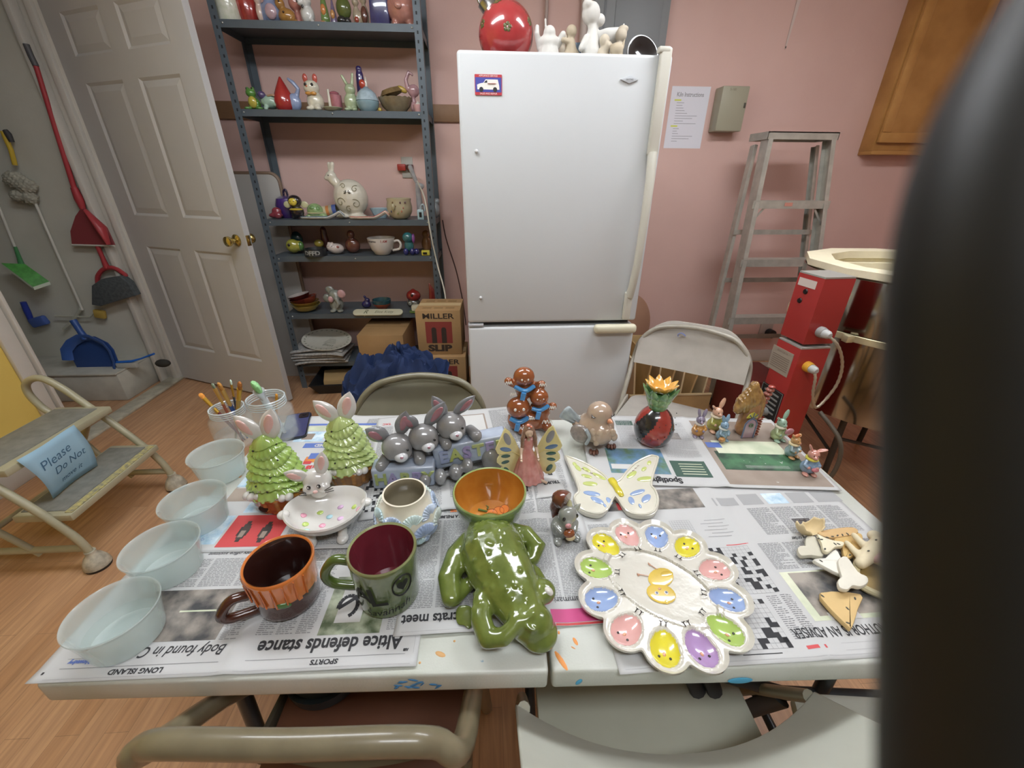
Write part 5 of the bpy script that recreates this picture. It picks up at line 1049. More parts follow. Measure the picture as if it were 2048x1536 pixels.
m.add([M_ @ Vector(p) for p in ((-.018, .022, .018), (-.014, -.012, .004), (.002, -.008, .008), (.010, -.022, .003), (.020, -.004, .008), (.018, .02, .02), (.0, .02, .024), (-.002, .0, .012))], [[0, 1, 7], [1, 2, 7], [2, 3, 7], [3, 4, 7], [4, 5, 7], [5, 6, 7], [6, 0, 7]]); o = m.obj('webbed_foot', FG, t); md = o.modifiers.new('s', 'SOLIDIFY'); md.thickness = .005; o.modifiers.new('u', 'SUBSURF').render_levels = 2
m = MB(); m.ell(fp(.0155, .088, .060), (.010, .007, .006), (.3, .7, -.6)); m.obj('eye', WGL, t)
# mugs
def mug(label, loc, r, h, mats, hang, fn=None, hz=(.25, .75), hw=.03, hr=.0075, flare=0, mis=None):
    t = thing('mug', label, 'mug', loc)
    rb = r*(1-flare); prof = [(.0005, 0), (rb*.92, 0), (rb, .004)]+[(rb+(r-rb)*k/14, .004+(h-.006)*k/14) for k in range(1, 14)]+[(r, h-.003), (r-.002, h), (r-.005, h-.003), (rb-.004, .008), (.0005, .006)]
    m = MB(); n = len(prof)-1; mi = [0]*(n-4)+[1, 1]+[2, 2]
    vs_b = len(m.v); m.lathe(prof, seg=96, mis=mi)
    if fn:
        for i, f_ in enumerate(m.f):
            c = sum((m.v[q] for q in f_), Vector())/len(f_); k = fn(c, m.m[i])
            if k is not None: m.m[i] = k
    b = m.obj('mug_body', mats, t)
    u = Vector((cos(hang), sin(hang), 0)); rr = r*.97
    pts = [u*(rr-.001)+Vector((0, 0, h*hz[1])), u*(rr+hw*.55)+Vector((0, 0, h*hz[1]+.006)), u*(rr+hw)+Vector((0, 0, h*(hz[1]*.62+hz[0]*.38))), u*(rr+hw*.85)+Vector((0, 0, h*(hz[0]*.8+hz[1]*.2))), u*(rr+hw*.3)+Vector((0, 0, h*hz[0])), u*(rb-.001)+Vector((0, 0, h*hz[0]-.004))]
    m = MB(); m.tube(smoothpath(pts, 6), hr, seg=14, flat=1); m.obj('handle', mats[3], t); return t, b
OR = glaze('#d9772c', .1, 30); BRN = glaze('#4a2418', .1, 20)
def of(c, m_):
    if m_ != 0: return None
    a = math.atan2(c.y, c.x); return 4 if c.z < .036+.008*abs(sin(a*4.5)) else 0
ot, ob = mug('orange and brown mug with brown inside', tz(-.441, .147), .0555, .094, [OR, glaze('#dd7a34', .05), glaze('#2e1510', .1), BRN, BRN], 3.72, of, hz=(.12, .50), hw=.042, hr=.0085, flare=.12)
m = MB(); m.ell((.052*cos(-1.22), .052*sin(-1.22), .042), (.012, .003, .006), (0, .3, .35)); m.obj('painted_leaf', glaze('#4a7a3c'), ob)
for k in range(8):
    a = -2.6+k*.3; m = MB(); m.tube([(.0535*cos(a), .0535*sin(a), .045), (.0563*cos(a), .0563*sin(a), .085)], [.004, .0015], seg=6, flat=.5); m.obj('painted_drip', glaze('#cf6a24'), ob)
GM = glaze('#66764a', .25, 30, '#55663c')
gt, gb = mug('green mug with maroon inside and painted letters', tz(-.268, .146), .057, .113, [GM, glaze('#8a9060', .1), glaze('#7d2c38', .06, 30), glaze('#4f6428', .12), GM], 3.25, None, hz=(.30, .80), hw=.042, hr=.0085, flare=.1)
def wrap(r, a0):
    def g(p): a = a0+p.x/r; rr = r*(.9+.1*min(1, (p.y)/.11))+.002+p.z; return Vector((rr*cos(a), rr*sin(a), p.y))
    return g
g = wrap(.057, -1.38)
m = MB(); m.text('L', .062, 0, TM(-.014, .058, .0006, .1), bold=.0010, fn=g); m.text('A', .05, 0, TM(-.040, .06, .0006, .1), bold=.0006, fn=g)
m.tube([g(Vector((.030+.017*cos(k*.35), .072+.022*sin(k*.35), 0))) for k in range(18)], .0014, closed=True, seg=6); m.obj('painted_letters', mat('#12180e', rough=.6), gb)
m = MB(); hp = [(.030+.0009*16*sin(q)**3*.7, .074+.0008*(13*cos(q)-5*cos(2*q)-2*cos(3*q)-cos(4*q))) for q in [k*2*pi/24 for k in range(24)]]
m.add([g(Vector((x, y, .0008))) for x, y in hp]+[g(Vector((.03, .074, .0008)))], [[k, (k+1) % 24, 24] for k in range(24)]); m.obj('painted_heart', mat('#12180e', rough=.6), gb)
m = MB(); m.text('Savannah', .022, 0, TM(.0, .022, 0, .12), shear=.3, fn=g); m.obj('painted_name', mat('#12180e', rough=.6), gb)
# egg plate
t = thing('egg_plate', 'white scalloped egg plate with twelve painted chick wells', 'plate', tz(.218, .128, 2)); PC = Vector((.218, .128))
EG = [(.142, .220, 'y'), (.192, .240, 'p'), (.250, .234, 'b'), (.300, .205, 'y'), (.328, .150, 'p'), (.320, .090, 'b'), (.289, .038, 'g'), (.236, .012, 'v'), (.180, .015, 'y'), (.130, .048, 'p'), (.103, .103, 'b'), (.109, .166, 'g')]
EC = {'y': '#d8cc2c', 'p': '#dba6a0', 'b': '#8fa8d4', 'g': '#a4c25c', 'v': '#ab8abc'}; EK = ['y', 'p', 'b', 'g', 'v']
EGP = []
ctr = Vector((sum(e[0] for e in EG)/12, sum(e[1] for e in EG)/12))
for x, y, k in EG:
    d = (Vector((x, y))-ctr); EGP.append((x-PC.x, y-PC.y, d.normalized(), k))
def well(x, y):
    best = (9, None)
    for i, (ex, ey, d, k) in enumerate(EGP):
        u = (x-ex)*d.x+(y-ey)*d.y; v = -(x-ex)*d.y+(y-ey)*d.x; w_ = .0225*(1+.12*u/.03); q = math.hypot(u/.030, v/w_)
        if q < best[0]: best = (q, i)
    return best
NA, NR = 432, 84; vs = []; fs = []; ms = []
def rout(a):
    d = Vector((cos(a), sin(a))); r = .22
    while r > .08:
        p = d*r
        if min(math.hypot(p.x-ex-dd.x*.006, p.y-ey-dd.y*.006) for ex, ey, dd, kk in EGP) < .0355: break
        r -= .0008
    return r
RO = [rout(2*pi*j/NA) for j in range(NA)]; ctl = ctr-PC
for _ in range(4): RO = [(RO[j-1]+2*RO[j]+RO[(j+1) % NA])/4 for j in range(NA)]
def ph(x, y, f_):
    q, i = well(x, y); z = .013
    inner = math.hypot((x-ctl.x)*.8+(y-ctl.y)*.25, (y-ctl.y)*.82+(x-ctl.x)*.12)/.0605
    if inner < 1: z = .0095+.0015*inner**4
    elif inner < 1.1: z = .0155
    if q < 1: z = .013-.0095*(1-q*q)**.8
    elif q < 1.12: z += .0014
    if f_ > .95: z += .006*(f_-.95)/.05
    return z, q, i, inner
for i in range(NR+1):
    f_ = i/NR
    for j in range(NA): a = 2*pi*j/NA; r = RO[j]*f_; x, y = r*cos(a), r*sin(a); z = ph(x, y, f_)[0]; vs.append((x, y, z))
for i in range(NR):
    for j in range(NA):
        fs.append([i*NA+j, i*NA+(j+1) % NA, (i+1)*NA+(j+1) % NA, (i+1)*NA+j]); a = 2*pi*(j+.5)/NA; r = RO[j]*(i+.5)/NR; x, y = r*cos(a), r*sin(a); z, q, e, inn = ph(x, y, 0)
        ms.append(1+EK.index(EGP[e][3]) if q < .97 else 0)
k0 = len(vs)
for s_, z in ((1.0, .014), (.96, .006), (.7, .0), (.0001, .0)):
    for j in range(NA): a = 2*pi*j/NA; vs.append((RO[j]*s_*cos(a), RO[j]*s_*sin(a), z))
prev = NR*NA
for q in range(4):
    nx = k0+q*NA
    for j in range(NA): fs.append([prev+j, prev+(j+1) % NA, nx+(j+1) % NA, nx+j]); ms.append(0)
    prev = nx
m = MB(); m.add(vs, fs, ms); pl = m.obj('plate_body', [mat('#cbc8bd', rough=.2, coat=1, bump=.35, bump_s=70)]+[glaze(EC[k], .04) for k in EK], t)
for ex, ey, d, k in EGP:
    n_ = Vector((-d.y, d.x)); c = Vector((ex, ey))
    for s in (-1, 1):
        p = c+d*.011+n_*s*.0085; m = MB(); m.ell((p.x, p.y, ph(p.x, p.y, 0)[0]+.0005), (.0022, .0022, .0012), None, 0, 10); m.obj('chick_eye', BLK, pl)
        p = c-d*.0335+n_*s*.004; m = MB(); m.tube([(p.x, p.y, .0155), (p.x-d.x*.006, p.y-d.y*.006, .0165)], .0008, seg=5)
        for w2 in (-1, 0, 1): q = p-d*.006; m.tube([(q.x, q.y, .0165), (q.x-d.x*.003+n_.x*w2*.003, q.y-d.y*.003+n_.y*w2*.003, .0165)], .0006, seg=5)
        m.obj('chick_foot', BLK, pl)
    p = c+d*.005; m = MB(); m.ell((p.x, p.y, ph(p.x, p.y, 0)[0]+.0008), (.0035, .0025, .0012), (0, 0, math.atan2(d.y, d.x)), 0, 10); m.obj('chick_beak', glaze('#d99a74'), pl)
cx_, cy_ = ctl.x, ctl.y; YK = glaze('#d8b84a', .1)
def flat(name, c, r, col, ro=0, z=.0108, h=.0012): m = MB(); m.ell((c[0], c[1], z), (r[0], r[1], h), (0, 0, ro), 0, 20); m.obj(name, col if not isinstance(col, str) else glaze(col), pl)
flat('painted_chick', (cx_+.008, cy_+.014), (.027, .018), YK, .5); flat('painted_chick', (cx_-.004, cy_-.018), (.025, .020), YK, -.1, .011); flat('painted_chick', (cx_+.020, cy_+.020), (.014, .007), '#cfae3e', .2, .0113)
flat('painted_chick', (cx_-.018, cy_-.018), (.006, .008), YK); flat('painted_chick', (cx_-.001, cy_-.033), (.004, .006), YK)
for x in (-.012, .005): flat('painted_eye', (cx_+x, cy_-.018), (.0036, .0036), '#e8e8ea', 0, .0122); flat('painted_eye', (cx_+x, cy_-.018), (.0022, .0022), '#56688f', 0, .0130)
flat('painted_beak', (cx_-.004, cy_-.010), (.003, .002), '#d9a084', 0, .0125)
for x, y, s in ((-.028, .022, 0), (.0, .040, 1)):
    m = MB(); p = Vector((cx_+x, cy_+y, .0112)); m.tube([p, p+Vector((.014, -.004, 0)) if not s else p+Vector((.008, -.010, 0))], .0009, seg=5)
    for w2 in (-.5, 0, .5): m.tube([p, p+Vector((-.006*cos(w2)+(0 if not s else .001), .006*sin(w2)+(.004 if s else 0), 0))], .0008, seg=5)
    m.obj('painted_leg', glaze('#cf9a7c'), pl)
# ------------------------------------------------------------------ small rabbits and cottage at the back right
ZT = TZ+.0028+.0011*4
def mini(label, x, y, h, fur, dress, trim, ears='up', rz=0, extra=None, lean=0):
    t = thing('rabbit_figurine', label, 'figurine', (x, y, ZT), rz, group='small dressed rabbit figurines', s=h/.09)
    FU, DR, TR = glaze(fur, .12, 60), glaze(dress, .15, 70), glaze(trim, .08)
    blob('body', [('e', (0, 0, .018), (.020, .017, .019)), ('e', (0, 0, .036), (.013, .011, .014)), ('t', [(-.011, -.004, .040), (-.018, -.011, .030), (-.010, -.016, .027)], .005), ('t', [(.011, -.004, .040), (.018, -.011, .030), (.010, -.016, .027)], .005)], DR, t, .0022, 2)
    blob('head', [('e', (0, -.002, .058), (.0135, .0125, .0125)), ('e', (0, -.012, .054), (.007, .007, .006))], FU, t, .0018, 1)
    m = MB(); m.tube(arc((0, -.001), .0115, 0, 2*pi*.94, 14, z=.0455), .004, closed=True, seg=8); m.obj('collar', TR, t)
    E_ = {'up': ((-.005, 0, .067, -.010, .004, .092), (.005, 0, .067, .012, .004, .094)), 'side': ((-.005, 0, .066, -.016, .0, .084), (.006, 0, .066, .028, -.002, .074)), 'bent': ((-.006, 0, .066, -.018, -.004, .076), (.005, 0, .067, .014, .002, .096)), 'round': ((-.008, 0, .066, -.014, 0, .078), (.008, 0, .066, .018, 0, .074))}[ears]
    for a in E_: m = MB(); m.tube(smoothpath([a[:3], ((a[0]+a[3])/2, a[1]+.001, (a[2]+a[5])/2), a[3:]], 3), [.0035, .0045, .0055, .0058, .0052, .004, .002], seg=8, flat=.6); m.obj('ear', FU, t)
    for s in (-1, 1):
        m = MB(); m.ell((s*.005, -.0135, .060), (.0015, .001, .0018), None, 0, 8); m.obj('eye', BLK, t)
        m = MB(); m.ell((s*.010, -.014, .004), (.007, .010, .0045), None, 0, 12); m.obj('foot', FU, t)
        m = MB(); m.ell((s*.010, -.018, .027), (.004, .004, .004), None, 0, 10); m.obj('paw', FU, t)
    m = MB(); m.ell((0, -.019, .055), (.0018, .0015, .0014), None, 0, 8); m.obj('nose', glaze('#b5787a'), t)
    if extra:
        m = MB(); m.ell(extra[1], extra[2], extra[3] if len(extra) > 3 else None); m.obj(extra[0], glaze(extra[4] if len(extra) > 4 else '#c9c24a', .1), t)
    return t
mini('small purple rabbit figurine in an orange skirt', .512, .606, .083, '#8a7f94', '#c78d3c', '#d0c8ba', 'up', -.2)
mini('small peach rabbit figurine in a yellow green coat', .572, .632, .098, '#d3a284', '#a8a44a', '#d8cbb0', 'bent', .1)
mini('small blue rabbit figurine with orange basket', .570, .583, .076, '#7d9fb8', '#7f9fae', '#c6ccc4', 'up', .2, ('basket', (-.012, -.018, .012), (.012, .010, .010), None, '#c08a4a'))
mini('small pale green rabbit figurine holding a pink heart, right of the cottage', .728, .575, .088, '#8fae98', '#a3b482', '#dcd8c4', 'bent', .2, ('heart', (.018, -.018, .034), (.016, .006, .011), None, '#b07880'))
mini('small tan rabbit figurine with orange bow and blue dress', .715, .497, .080, '#bf9058', '#8aa3a6', '#dccca0', 'round', .3, ('bow', (.0, -.002, .0735), (.012, .005, .005), None, '#c9703c'))
mini('small pink rabbit figurine with yellow scarf and blue apron, nearest the table edge', .712, .428, .088, '#cc8c7c', '#7f9cb8', '#c9c24a', 'side', -.2, ('mitten', (.006, -.019, .022), (.009, .005, .006), None, '#c9707a'))
# cottage
t = thing('cottage_figurine', 'tiny thatched cottage figurine with lilac door and brick chimney', 'figurine', (.655, .612, ZT), .02)
WL = glaze('#a5764a', .15, 40); TH = glaze('#b98f4c', .2, 45, '#8a6432')
def cb(c): return .0012*sin(c.x*700+c.z*180)*(1 if c.z > .07 else .3)
blob('walls', [('e', (0, 0, .02), (.030, .024, .03)), ('t', [(0, 0, .015), (.002, 0, .09)], [.027, .024])], WL, t, .003, 2)
blob('thatched_roof', [('t', [(-.010, 0, .155), (.0, 0, .120), (-.022, 0, .085)], [.013, .022, .018]), ('t', [(-.008, 0, .150), (.012, 0, .11), (.024, 0, .07), (.028, 0, .035)], [.012, .020, .014, .010]), ('t', [(-.010, 0, .145), (-.030, -.002, .105), (-.040, -.002, .080)], [.014, .020, .013]), ('e', (-.006, 0, .115), (.03, .024, .035))], TH, t, .003, 2, bumps=cb)
m = MB(); m.prism([(-.016, 0), (.014, 0), (.014, .046), (.009, .056), (-.001, .060), (-.011, .056), (-.016, .046)], 0, .004, M=Matrix.Translation((-.006, -.024, .002)) @ Matrix.Rotation(R(90), 4, 'X'), bev=.001); d = m.obj('door', glaze('#a88a98', .06), t)
m = MB(); m.tube([(-.024, -.028, .002), (-.024, -.028, .048), (-.017, -.028, .060), (-.007, -.028, .065), (.003, -.028, .060), (.010, -.028, .048), (.010, -.028, .002)], .0022, seg=8); m.obj('door_frame', glaze('#5c6a86'), d)
m = MB(); m.tube([(-.007+.005*cos(k*.5), -.030, .044+.005*sin(k*.5)) for k in range(13)], .0016, closed=True, seg=6); m.obj('wreath', glaze('#4f7a50'), d)
m = MB(); m.prism([(-.018, 0), (.014, 0), (.010, .012), (.0, .018), (-.012, .012)], 0, .004, M=Matrix.Translation((-.006, -.023, .066)) @ Matrix.Rotation(R(90), 4, 'X'), bev=.001); m.obj('fanlight', glaze('#c2b83e', .1), t)
for k in (-1, 0, 1): m = MB(); m.tube([(-.007+k*.002, -.028, .066), (-.007+k*.012, -.0285, .084-abs(k)*.006)], .0012, seg=6); m.obj('fanlight_bar', glaze('#5c6a86'), t)
for k in range(7): m = MB(); m.ell((.020, -.0205, .008+k*.0085), (.009, .006, .0035)); m.obj('brick', glaze('#8f4a38', .1), t)
for k in range(5): m = MB(); m.ell((.040-.003*(4-k), 0, .090+k*.0125), (.0115, .011, .0065)); m.obj('chimney_brick', glaze('#9c5548', .1), t)
m = MB(); m.ell((.041, -.001, .150), (.009, .009, .004)); m.obj('chimney_pot', glaze('#a83a30'), t)
# ------------------------------------------------------------------ broken bisque pieces on the right
def bz(p, z=.742): q = at(p[0], p[1], Z=z); return q
def slab(label, pts, z0, th, col, spots=(), cat='shard', name='bisque_piece', grp='unglazed clay pieces piled at the right', tilt=None):
    w = [bz(p, TZ+z0) for p in pts]; c = sum(w, Vector())/len(w); t = thing(name, label, cat, (c.x, c.y, TZ+z0-.0), 0, grp)
    if tilt: t.rotation_euler = tilt
    out = [(q.x-c.x, q.y-c.y) for q in w]
    ar = sum(out[i][0]*out[(i+1) % len(out)][1]-out[(i+1) % len(out)][0]*out[i][1] for i in range(len(out)))
    if ar < 0: out = out[::-1]
    S4 = [(p.x, p.y) for p in smoothpath([(x, y, 0) for x, y in out+[out[0]]], 3)[:-1]]
    m = MB(); m.prism(S4, 0, th, bev=min(.003, th*.3)); b = m.obj('clay_body', bisque(col), t)
    for sp in spots:
        q = bz(sp, TZ+z0+th); m = MB(); m.ell((q.x-c.x, q.y-c.y, th+.0002), (.0035, .0016, .0008), (0, 0, sp[0]), 0, 8); m.obj('painted_mark', mat('#4a4c44', rough=.6), b)
    return t
slab('tan triangle of unglazed clay with three dark corner marks, nearest the table front', [(1637, 1192), (1717, 1195), (1712, 1225), (1700, 1262), (1690, 1258), (1660, 1228)], .006, .010, '#d2b47e', ((1645, 1192), (1710, 1197), (1695, 1217), (1696, 1246)))
t = thing('wooden_tray', 'wooden tray with pale rim under the clay pieces at the right', 'tray', (.665, .085, TZ+.004), -.75)
m = MB(); m.prism(rrect(.17, .09, .02), 0, .006); b = m.obj('tray_base', mat('#8f7848', rough=.6, var=.15, var_s=20), t); m = MB(); m.tube([(x, y, .008) for x, y in rrect(.17, .09, .02)], .006, closed=True, seg=8); m.obj('rim', mat('#d6cba4', rough=.5), b)
slab('bone shaped pale clay piece with curled ends, front of the pile', [(1672, 1128), (1690, 1120), (1712, 1150), (1730, 1160), (1732, 1172), (1718, 1180), (1702, 1178), (1692, 1186), (1676, 1182), (1672, 1168), (1680, 1160)], .022, .010, '#dcd8ca')
slab('white triangular clay piece behind the bone shaped one', [(1668, 1105), (1682, 1128), (1690, 1145), (1678, 1155), (1630, 1130), (1626, 1124), (1648, 1122)], .016, .009, '#e2e0d6', ((1642, 1122),))
slab('pale grey three lobed clay piece at the left of the pile', [(1610, 1080), (1628, 1080), (1636, 1100), (1645, 1112), (1640, 1120), (1620, 1117), (1600, 1118), (1592, 1106), (1597, 1098), (1608, 1098)], .010, .010, '#c9c5b4')
slab('cream clay piece with small dark tally marks', [(1632, 1074), (1645, 1080), (1662, 1086), (1684, 1090), (1682, 1098), (1668, 1100), (1655, 1110), (1644, 1106), (1640, 1092)], .022, .009, '#ddd6bc', ((1637, 1077), (1643, 1079), (1670, 1088), (1677, 1088), (1650, 1098)))
slab('long tan clay strip with a row of brown dots at the back of the pile', [(1635, 1070), (1690, 1062), (1710, 1066), (1708, 1076), (1660, 1084), (1636, 1078)], .012, .012, '#c9a878', ((1655, 1075), (1665, 1073), (1675, 1071), (1685, 1070), (1695, 1068)))
slab('broad tan clay sheet lying in the middle of the pile', [(1665, 1084), (1705, 1072), (1722, 1078), (1718, 1105), (1700, 1120), (1686, 1122), (1680, 1100)], .012, .010, '#c7a76c', ((1712, 1074), (1700, 1110)))
t = thing('clay_animal', 'cream unglazed clay animal lying on top of the pile at the right edge', 'figurine', tuple(bz((1738, 1118), TZ+.02)), .2, s=.72)
blob('body', [('t', [(-.045, -.01, .008), (-.01, .0, .018), (.03, .012, .02), (.06, .03, .016)], [.014, .020, .022, .014]), ('t', [(-.03, .01, .012), (-.02, .05, .012)], [.010, .007]), ('t', [(.01, .02, .015), (.015, .06, .02)], [.011, .008]), ('t', [(.0, -.01, .012), (.02, -.05, .008)], [.012, .008]), ('e', (.065, .045, .022), (.018, .014, .014)), ('t', [(.045, -.01, .012), (.07, -.04, .006)], [.010, .007])], bisque('#d8ccae'), t, .003, 2)
m = MB(); m.ell((.0, -.014, .022), (.022, .010, .012), (0, 0, .3)); m.obj('inner_ear', mat('#c9a49c', rough=.7), t)
for p in ((-.02, .0, .036), (.03, .02, .041)): m = MB(); m.ell(p, (.004, .002, .002)); m.obj('eye', mat('#4a4c44'), t)
q = bz((1612, 1068), TZ+.006); t = thing('eggshell_piece', 'cracked cream clay eggshell at the back left of the pile', 'shard', tuple(q), 0, 'unglazed clay pieces piled at the right')
m = MB(); S = 28; vs = []; fs = []
for j in range(8):
    for i in range(S):
        a = 2*pi*i/S; zz = j/7*(.024+.012*sin(a*2+1)+.004*sin(a*9)); rr = .026*math.sqrt(max(.03, 1-(1-zz/.036)**2)) if zz < .036 else .026; vs.append((rr*cos(a)*1.15, rr*sin(a)*.8, zz))
for j in range(7):
    for i in range(S): fs.append([j*S+i, j*S+(i+1) % S, (j+1)*S+(i+1) % S, (j+1)*S+i])
m.add(vs, fs); o = m.obj('shell', bisque('#dcc9a0'), t); md = o.modifiers.new('s', 'SOLIDIFY'); md.thickness = .0025
# ------------------------------------------------------------------ shelf contents
def sx(px, k, Y=2.56):  # x on shelf k for an image column
    z = SZ[k]; vy = (37, 219, 435, 508, 622, 715)[k]; return at(px, vy, Y=Y).x
def shf(name, label, cat, px, k, Y=2.56, rz=0, grp=None, s=1): return thing(name, label, cat, (sx(px, k, Y), Y, SZ[k]), rz, grp, s)
def lat(par, nm, prof, m_, **kw): m = MB(); m.lathe(prof, seg=kw.pop('seg', 36), **kw); return m.obj(nm, m_, par)
def el(par, nm, c, r, col, rot=None): m = MB(); m.ell(c, r, rot, 0, 14); return m.obj(nm, glaze(col) if isinstance(col, str) else col, par)
def tu(par, nm, pts, r, col, flat=1, seg=10, sm=True): m = MB(); m.tube(smoothpath(pts, 4) if sm and not hasattr(r, '__len__') else pts, r, seg=seg, flat=flat); return m.obj(nm, glaze(col) if isinstance(col, str) else col, par)
def eyes(par, x, y, z, d, r=.004): 
    for s in (-1, 1): el(par, 'eye', (x+s*d, y, z), (r, r*.5, r), BLK)
def critter(label, px, k, body, col, cat='figurine', Y=2.56, s=1, name='ceramic_figurine', rz=0, eye=None, extra=(), vox=.0045, cols=None):
    t = shf(name, label, cat, px, k, Y, rz, None, s); blob('body', body, cols or glaze(col, .12, 30), t, vox, 2)
    if eye: eyes(t, *eye)
    for e in extra: (el if e[0] == 'e' else tu)(t, *e[1:])
    return t
# top shelf
t = shf('vase', 'white speckled cylinder vase at the left end of the top shelf', 'vase', 461, 0); lat(t, 'vase_body', [(.0005, 0), (.058, 0), (.064, .01), (.062, .1), (.06, .2), (.05, .205), (.0005, .19)], mat('#dfe0d2', rough=.3, coat=.6, var_c='#cfd4be', var_s=60))
t = shf('vase', 'red leaf textured vase beside the white speckled vase', 'vase', 499, 0, 2.58); lat(t, 'vase_body', [(.0005, 0), (.04, 0), (.05, .04), (.054, .09), (.04, .17), (.0005, .17)], glaze('#b03a34', .25, 30), fn=lambda p, a, i, r, z: Vector((p.x*(1+.07*sin(a*7+z*60)), p.y, p.z)))
critter('small cream and pink bird between red vase and blue figure on the top shelf', 523, 0, [('e', (0, 0, .05), (.02, .02, .045)), ('e', (0, -.01, .1), .018)], '#dcc3b4', Y=2.55)
critter('blue and pink rounded penguin shaped figurine on the top shelf', 545, 0, [('e', (0, 0, .055), (.045, .04, .055)), ('e', (0, 0, .125), (.035, .032, .035)), ('e', (-.035, -.005, .05), (.018, .02, .045))], '#8a9cc4', extra=(('e', 'belly', (.01, -.032, .05), (.03, .014, .035), '#c9a8b4'),))
critter('tan spotted animal figurine lying on the top shelf', 575, 0, [('e', (0, 0, .04), (.045, .03, .035)), ('e', (-.025, -.005, .09), (.025, .022, .026)), ('t', [(.02, -.01, .02), (.05, -.02, .012)], .012)], '#b3803c', extra=(('e', 'spot', (-.005, -.03, .05), (.006, .004, .006), '#4a2c18'), ('e', 'spot', (-.02, -.026, .095), (.005, .004, .005), '#4a2c18')))
critter('coral pink lily figurine on the top shelf', 597, 0, [('t', [(0, 0, .022), (.0, 0, .07)], [.02, .016]), ('e', (-.005, 0, .11), (.035, .03, .04))], '#c98478', Y=2.6)
critter('white spotted dog figurine with lilac ear on the top shelf', 617, 0, [('e', (0, 0, .045), (.035, .032, .045)), ('e', (-.004, -.01, .1), (.034, .03, .032)), ('e', (-.022, -.028, .088), (.016, .018, .014)), ('t', [(.02, -.01, .02), (.028, -.03, .01)], .012)], '#dde0dc', extra=(('e', 'ear', (.012, -.032, .125), (.016, .01, .018), '#b49cc0'), ('e', 'spot', (-.01, -.038, .07), (.007, .004, .007), '#3a3a3c'), ('e', 'nose', (-.032, -.042, .088), .005, '#2c2c30')), Y=2.55)
critter('slim gnome figurine in orange and green on the top shelf', 651, 0, [('e', (0, 0, .03), (.024, .022, .03)), ('t', [(0, 0, .05), (0, 0, .16)], [.022, .006])], '#6f8f4a', extra=(('e', 'beard', (0, -.018, .065), (.014, .01, .024), '#d98a4a'), ('e', 'shoe', (-.008, -.02, .008), (.016, .02, .01), '#cf8c5a')), Y=2.55)
critter('small gnome figurine in purple and orange on the top shelf', 668, 0, [('e', (0, 0, .025), (.02, .018, .026)), ('t', [(0, 0, .04), (0, 0, .12)], [.018, .005])], '#8a7a9c', extra=(('e', 'beard', (0, -.016, .055), (.012, .009, .02), '#d99a5c'),), Y=2.58)
critter('green witch figurine with black boots on the top shelf', 690, 0, [('e', (0, 0, .08), (.04, .034, .05)), ('e', (0, -.006, .14), (.024, .022, .024))], '#5f6e34', extra=(('e', 'boot', (-.012, -.02, .022), (.026, .026, .022), '#2a2c2c'), ('e', 'boot', (.018, -.018, .02), (.018, .024, .02), '#2f3436')))
critter('cream and brown dressed couple figurine on the top shelf', 722, 0, [('e', (-.02, 0, .045), (.022, .02, .045)), ('e', (.022, 0, .05), (.022, .02, .05)), ('e', (-.02, -.004, .105), .018), ('e', (.022, -.004, .115), .018)], '#b7a890', extra=(('e', 'coat', (.022, -.012, .05), (.018, .012, .04), '#6b4034'), ('e', 'scarf', (-.02, -.016, .03), (.012, .008, .014), '#b0503c')))
t = shf('vase', 'tall dark blue square vase on the top shelf', 'vase', 762, 0); m = MB(); m.box((0, 0, .12), (.105, .08, .24), bev=.012, taper=(.9, .9)); m.obj('vase_body', glaze('#3f3f78', .15), t)
critter('pink round pig bank at the right end of the top shelf', 806, 0, [('e', (0, 0, .085), (.085, .07, .08)), ('t', [(-.04, -.02, .03), (-.04, -.03, .012)], .018), ('t', [(.04, -.02, .03), (.04, -.03, .012)], .018)], '#c98878', name='pig_bank', cat='bank', extra=(('e', 'snout', (-.01, -.072, .08), (.02, .012, .016), '#d09484'),), vox=.006)
# second shelf
critter('green frog with yellow belly at the left end of the second shelf', 512, 1, [('e', (0, 0, .035), (.035, .03, .034)), ('e', (-.004, -.01, .085), (.028, .024, .022)), ('e', (-.018, -.012, .105), .01), ('e', (.012, -.012, .105), .01), ('e', (-.03, -.03, .01), (.02, .02, .009)), ('e', (.035, -.03, .01), (.024, .02, .009))], '#5c9440', extra=(('e', 'belly', (0, -.022, .04), (.024, .014, .03), '#c2b040'),), eye=(-.003, -.024, .106, .015, .004))
critter('pale green tortoise figurine beside the green frog on the second shelf', 545, 1, [('e', (0, 0, .045), (.055, .04, .035)), ('e', (.05, -.02, .03), (.035, .02, .016)), ('t', [(-.02, -.02, .03), (-.02, -.035, .01)], .012)], '#a4c4b0', extra=(('e', 'head', (-.035, -.02, .075), (.022, .02, .02), '#5c4c7c'), ('tu', 'rope', [(0, -.03, .07), (.03, -.03, .075), (.05, -.02, .06)], .005, '#b08a6a')))
t = shf('gourd', 'glossy red pear shaped gourd on the second shelf', 'gourd', 572, 1); lat(t, 'gourd_body', [(.0005, 0), (.035, 0), (.052, .02), (.055, .05), (.045, .085), (.028, .12), (.012, .15), (.004, .165), (.0005, .166)], glaze('#b4302c', .1, 20))
critter('pale blue swan dish beside the red gourd', 592, 1, [('e', (0, 0, .045), (.038, .03, .045)), ('t', [(.02, 0, .08), (.034, 0, .11), (.01, 0, .14), (-.012, 0, .155)], [.013, .012, .011, .008])], '#94a6cc')
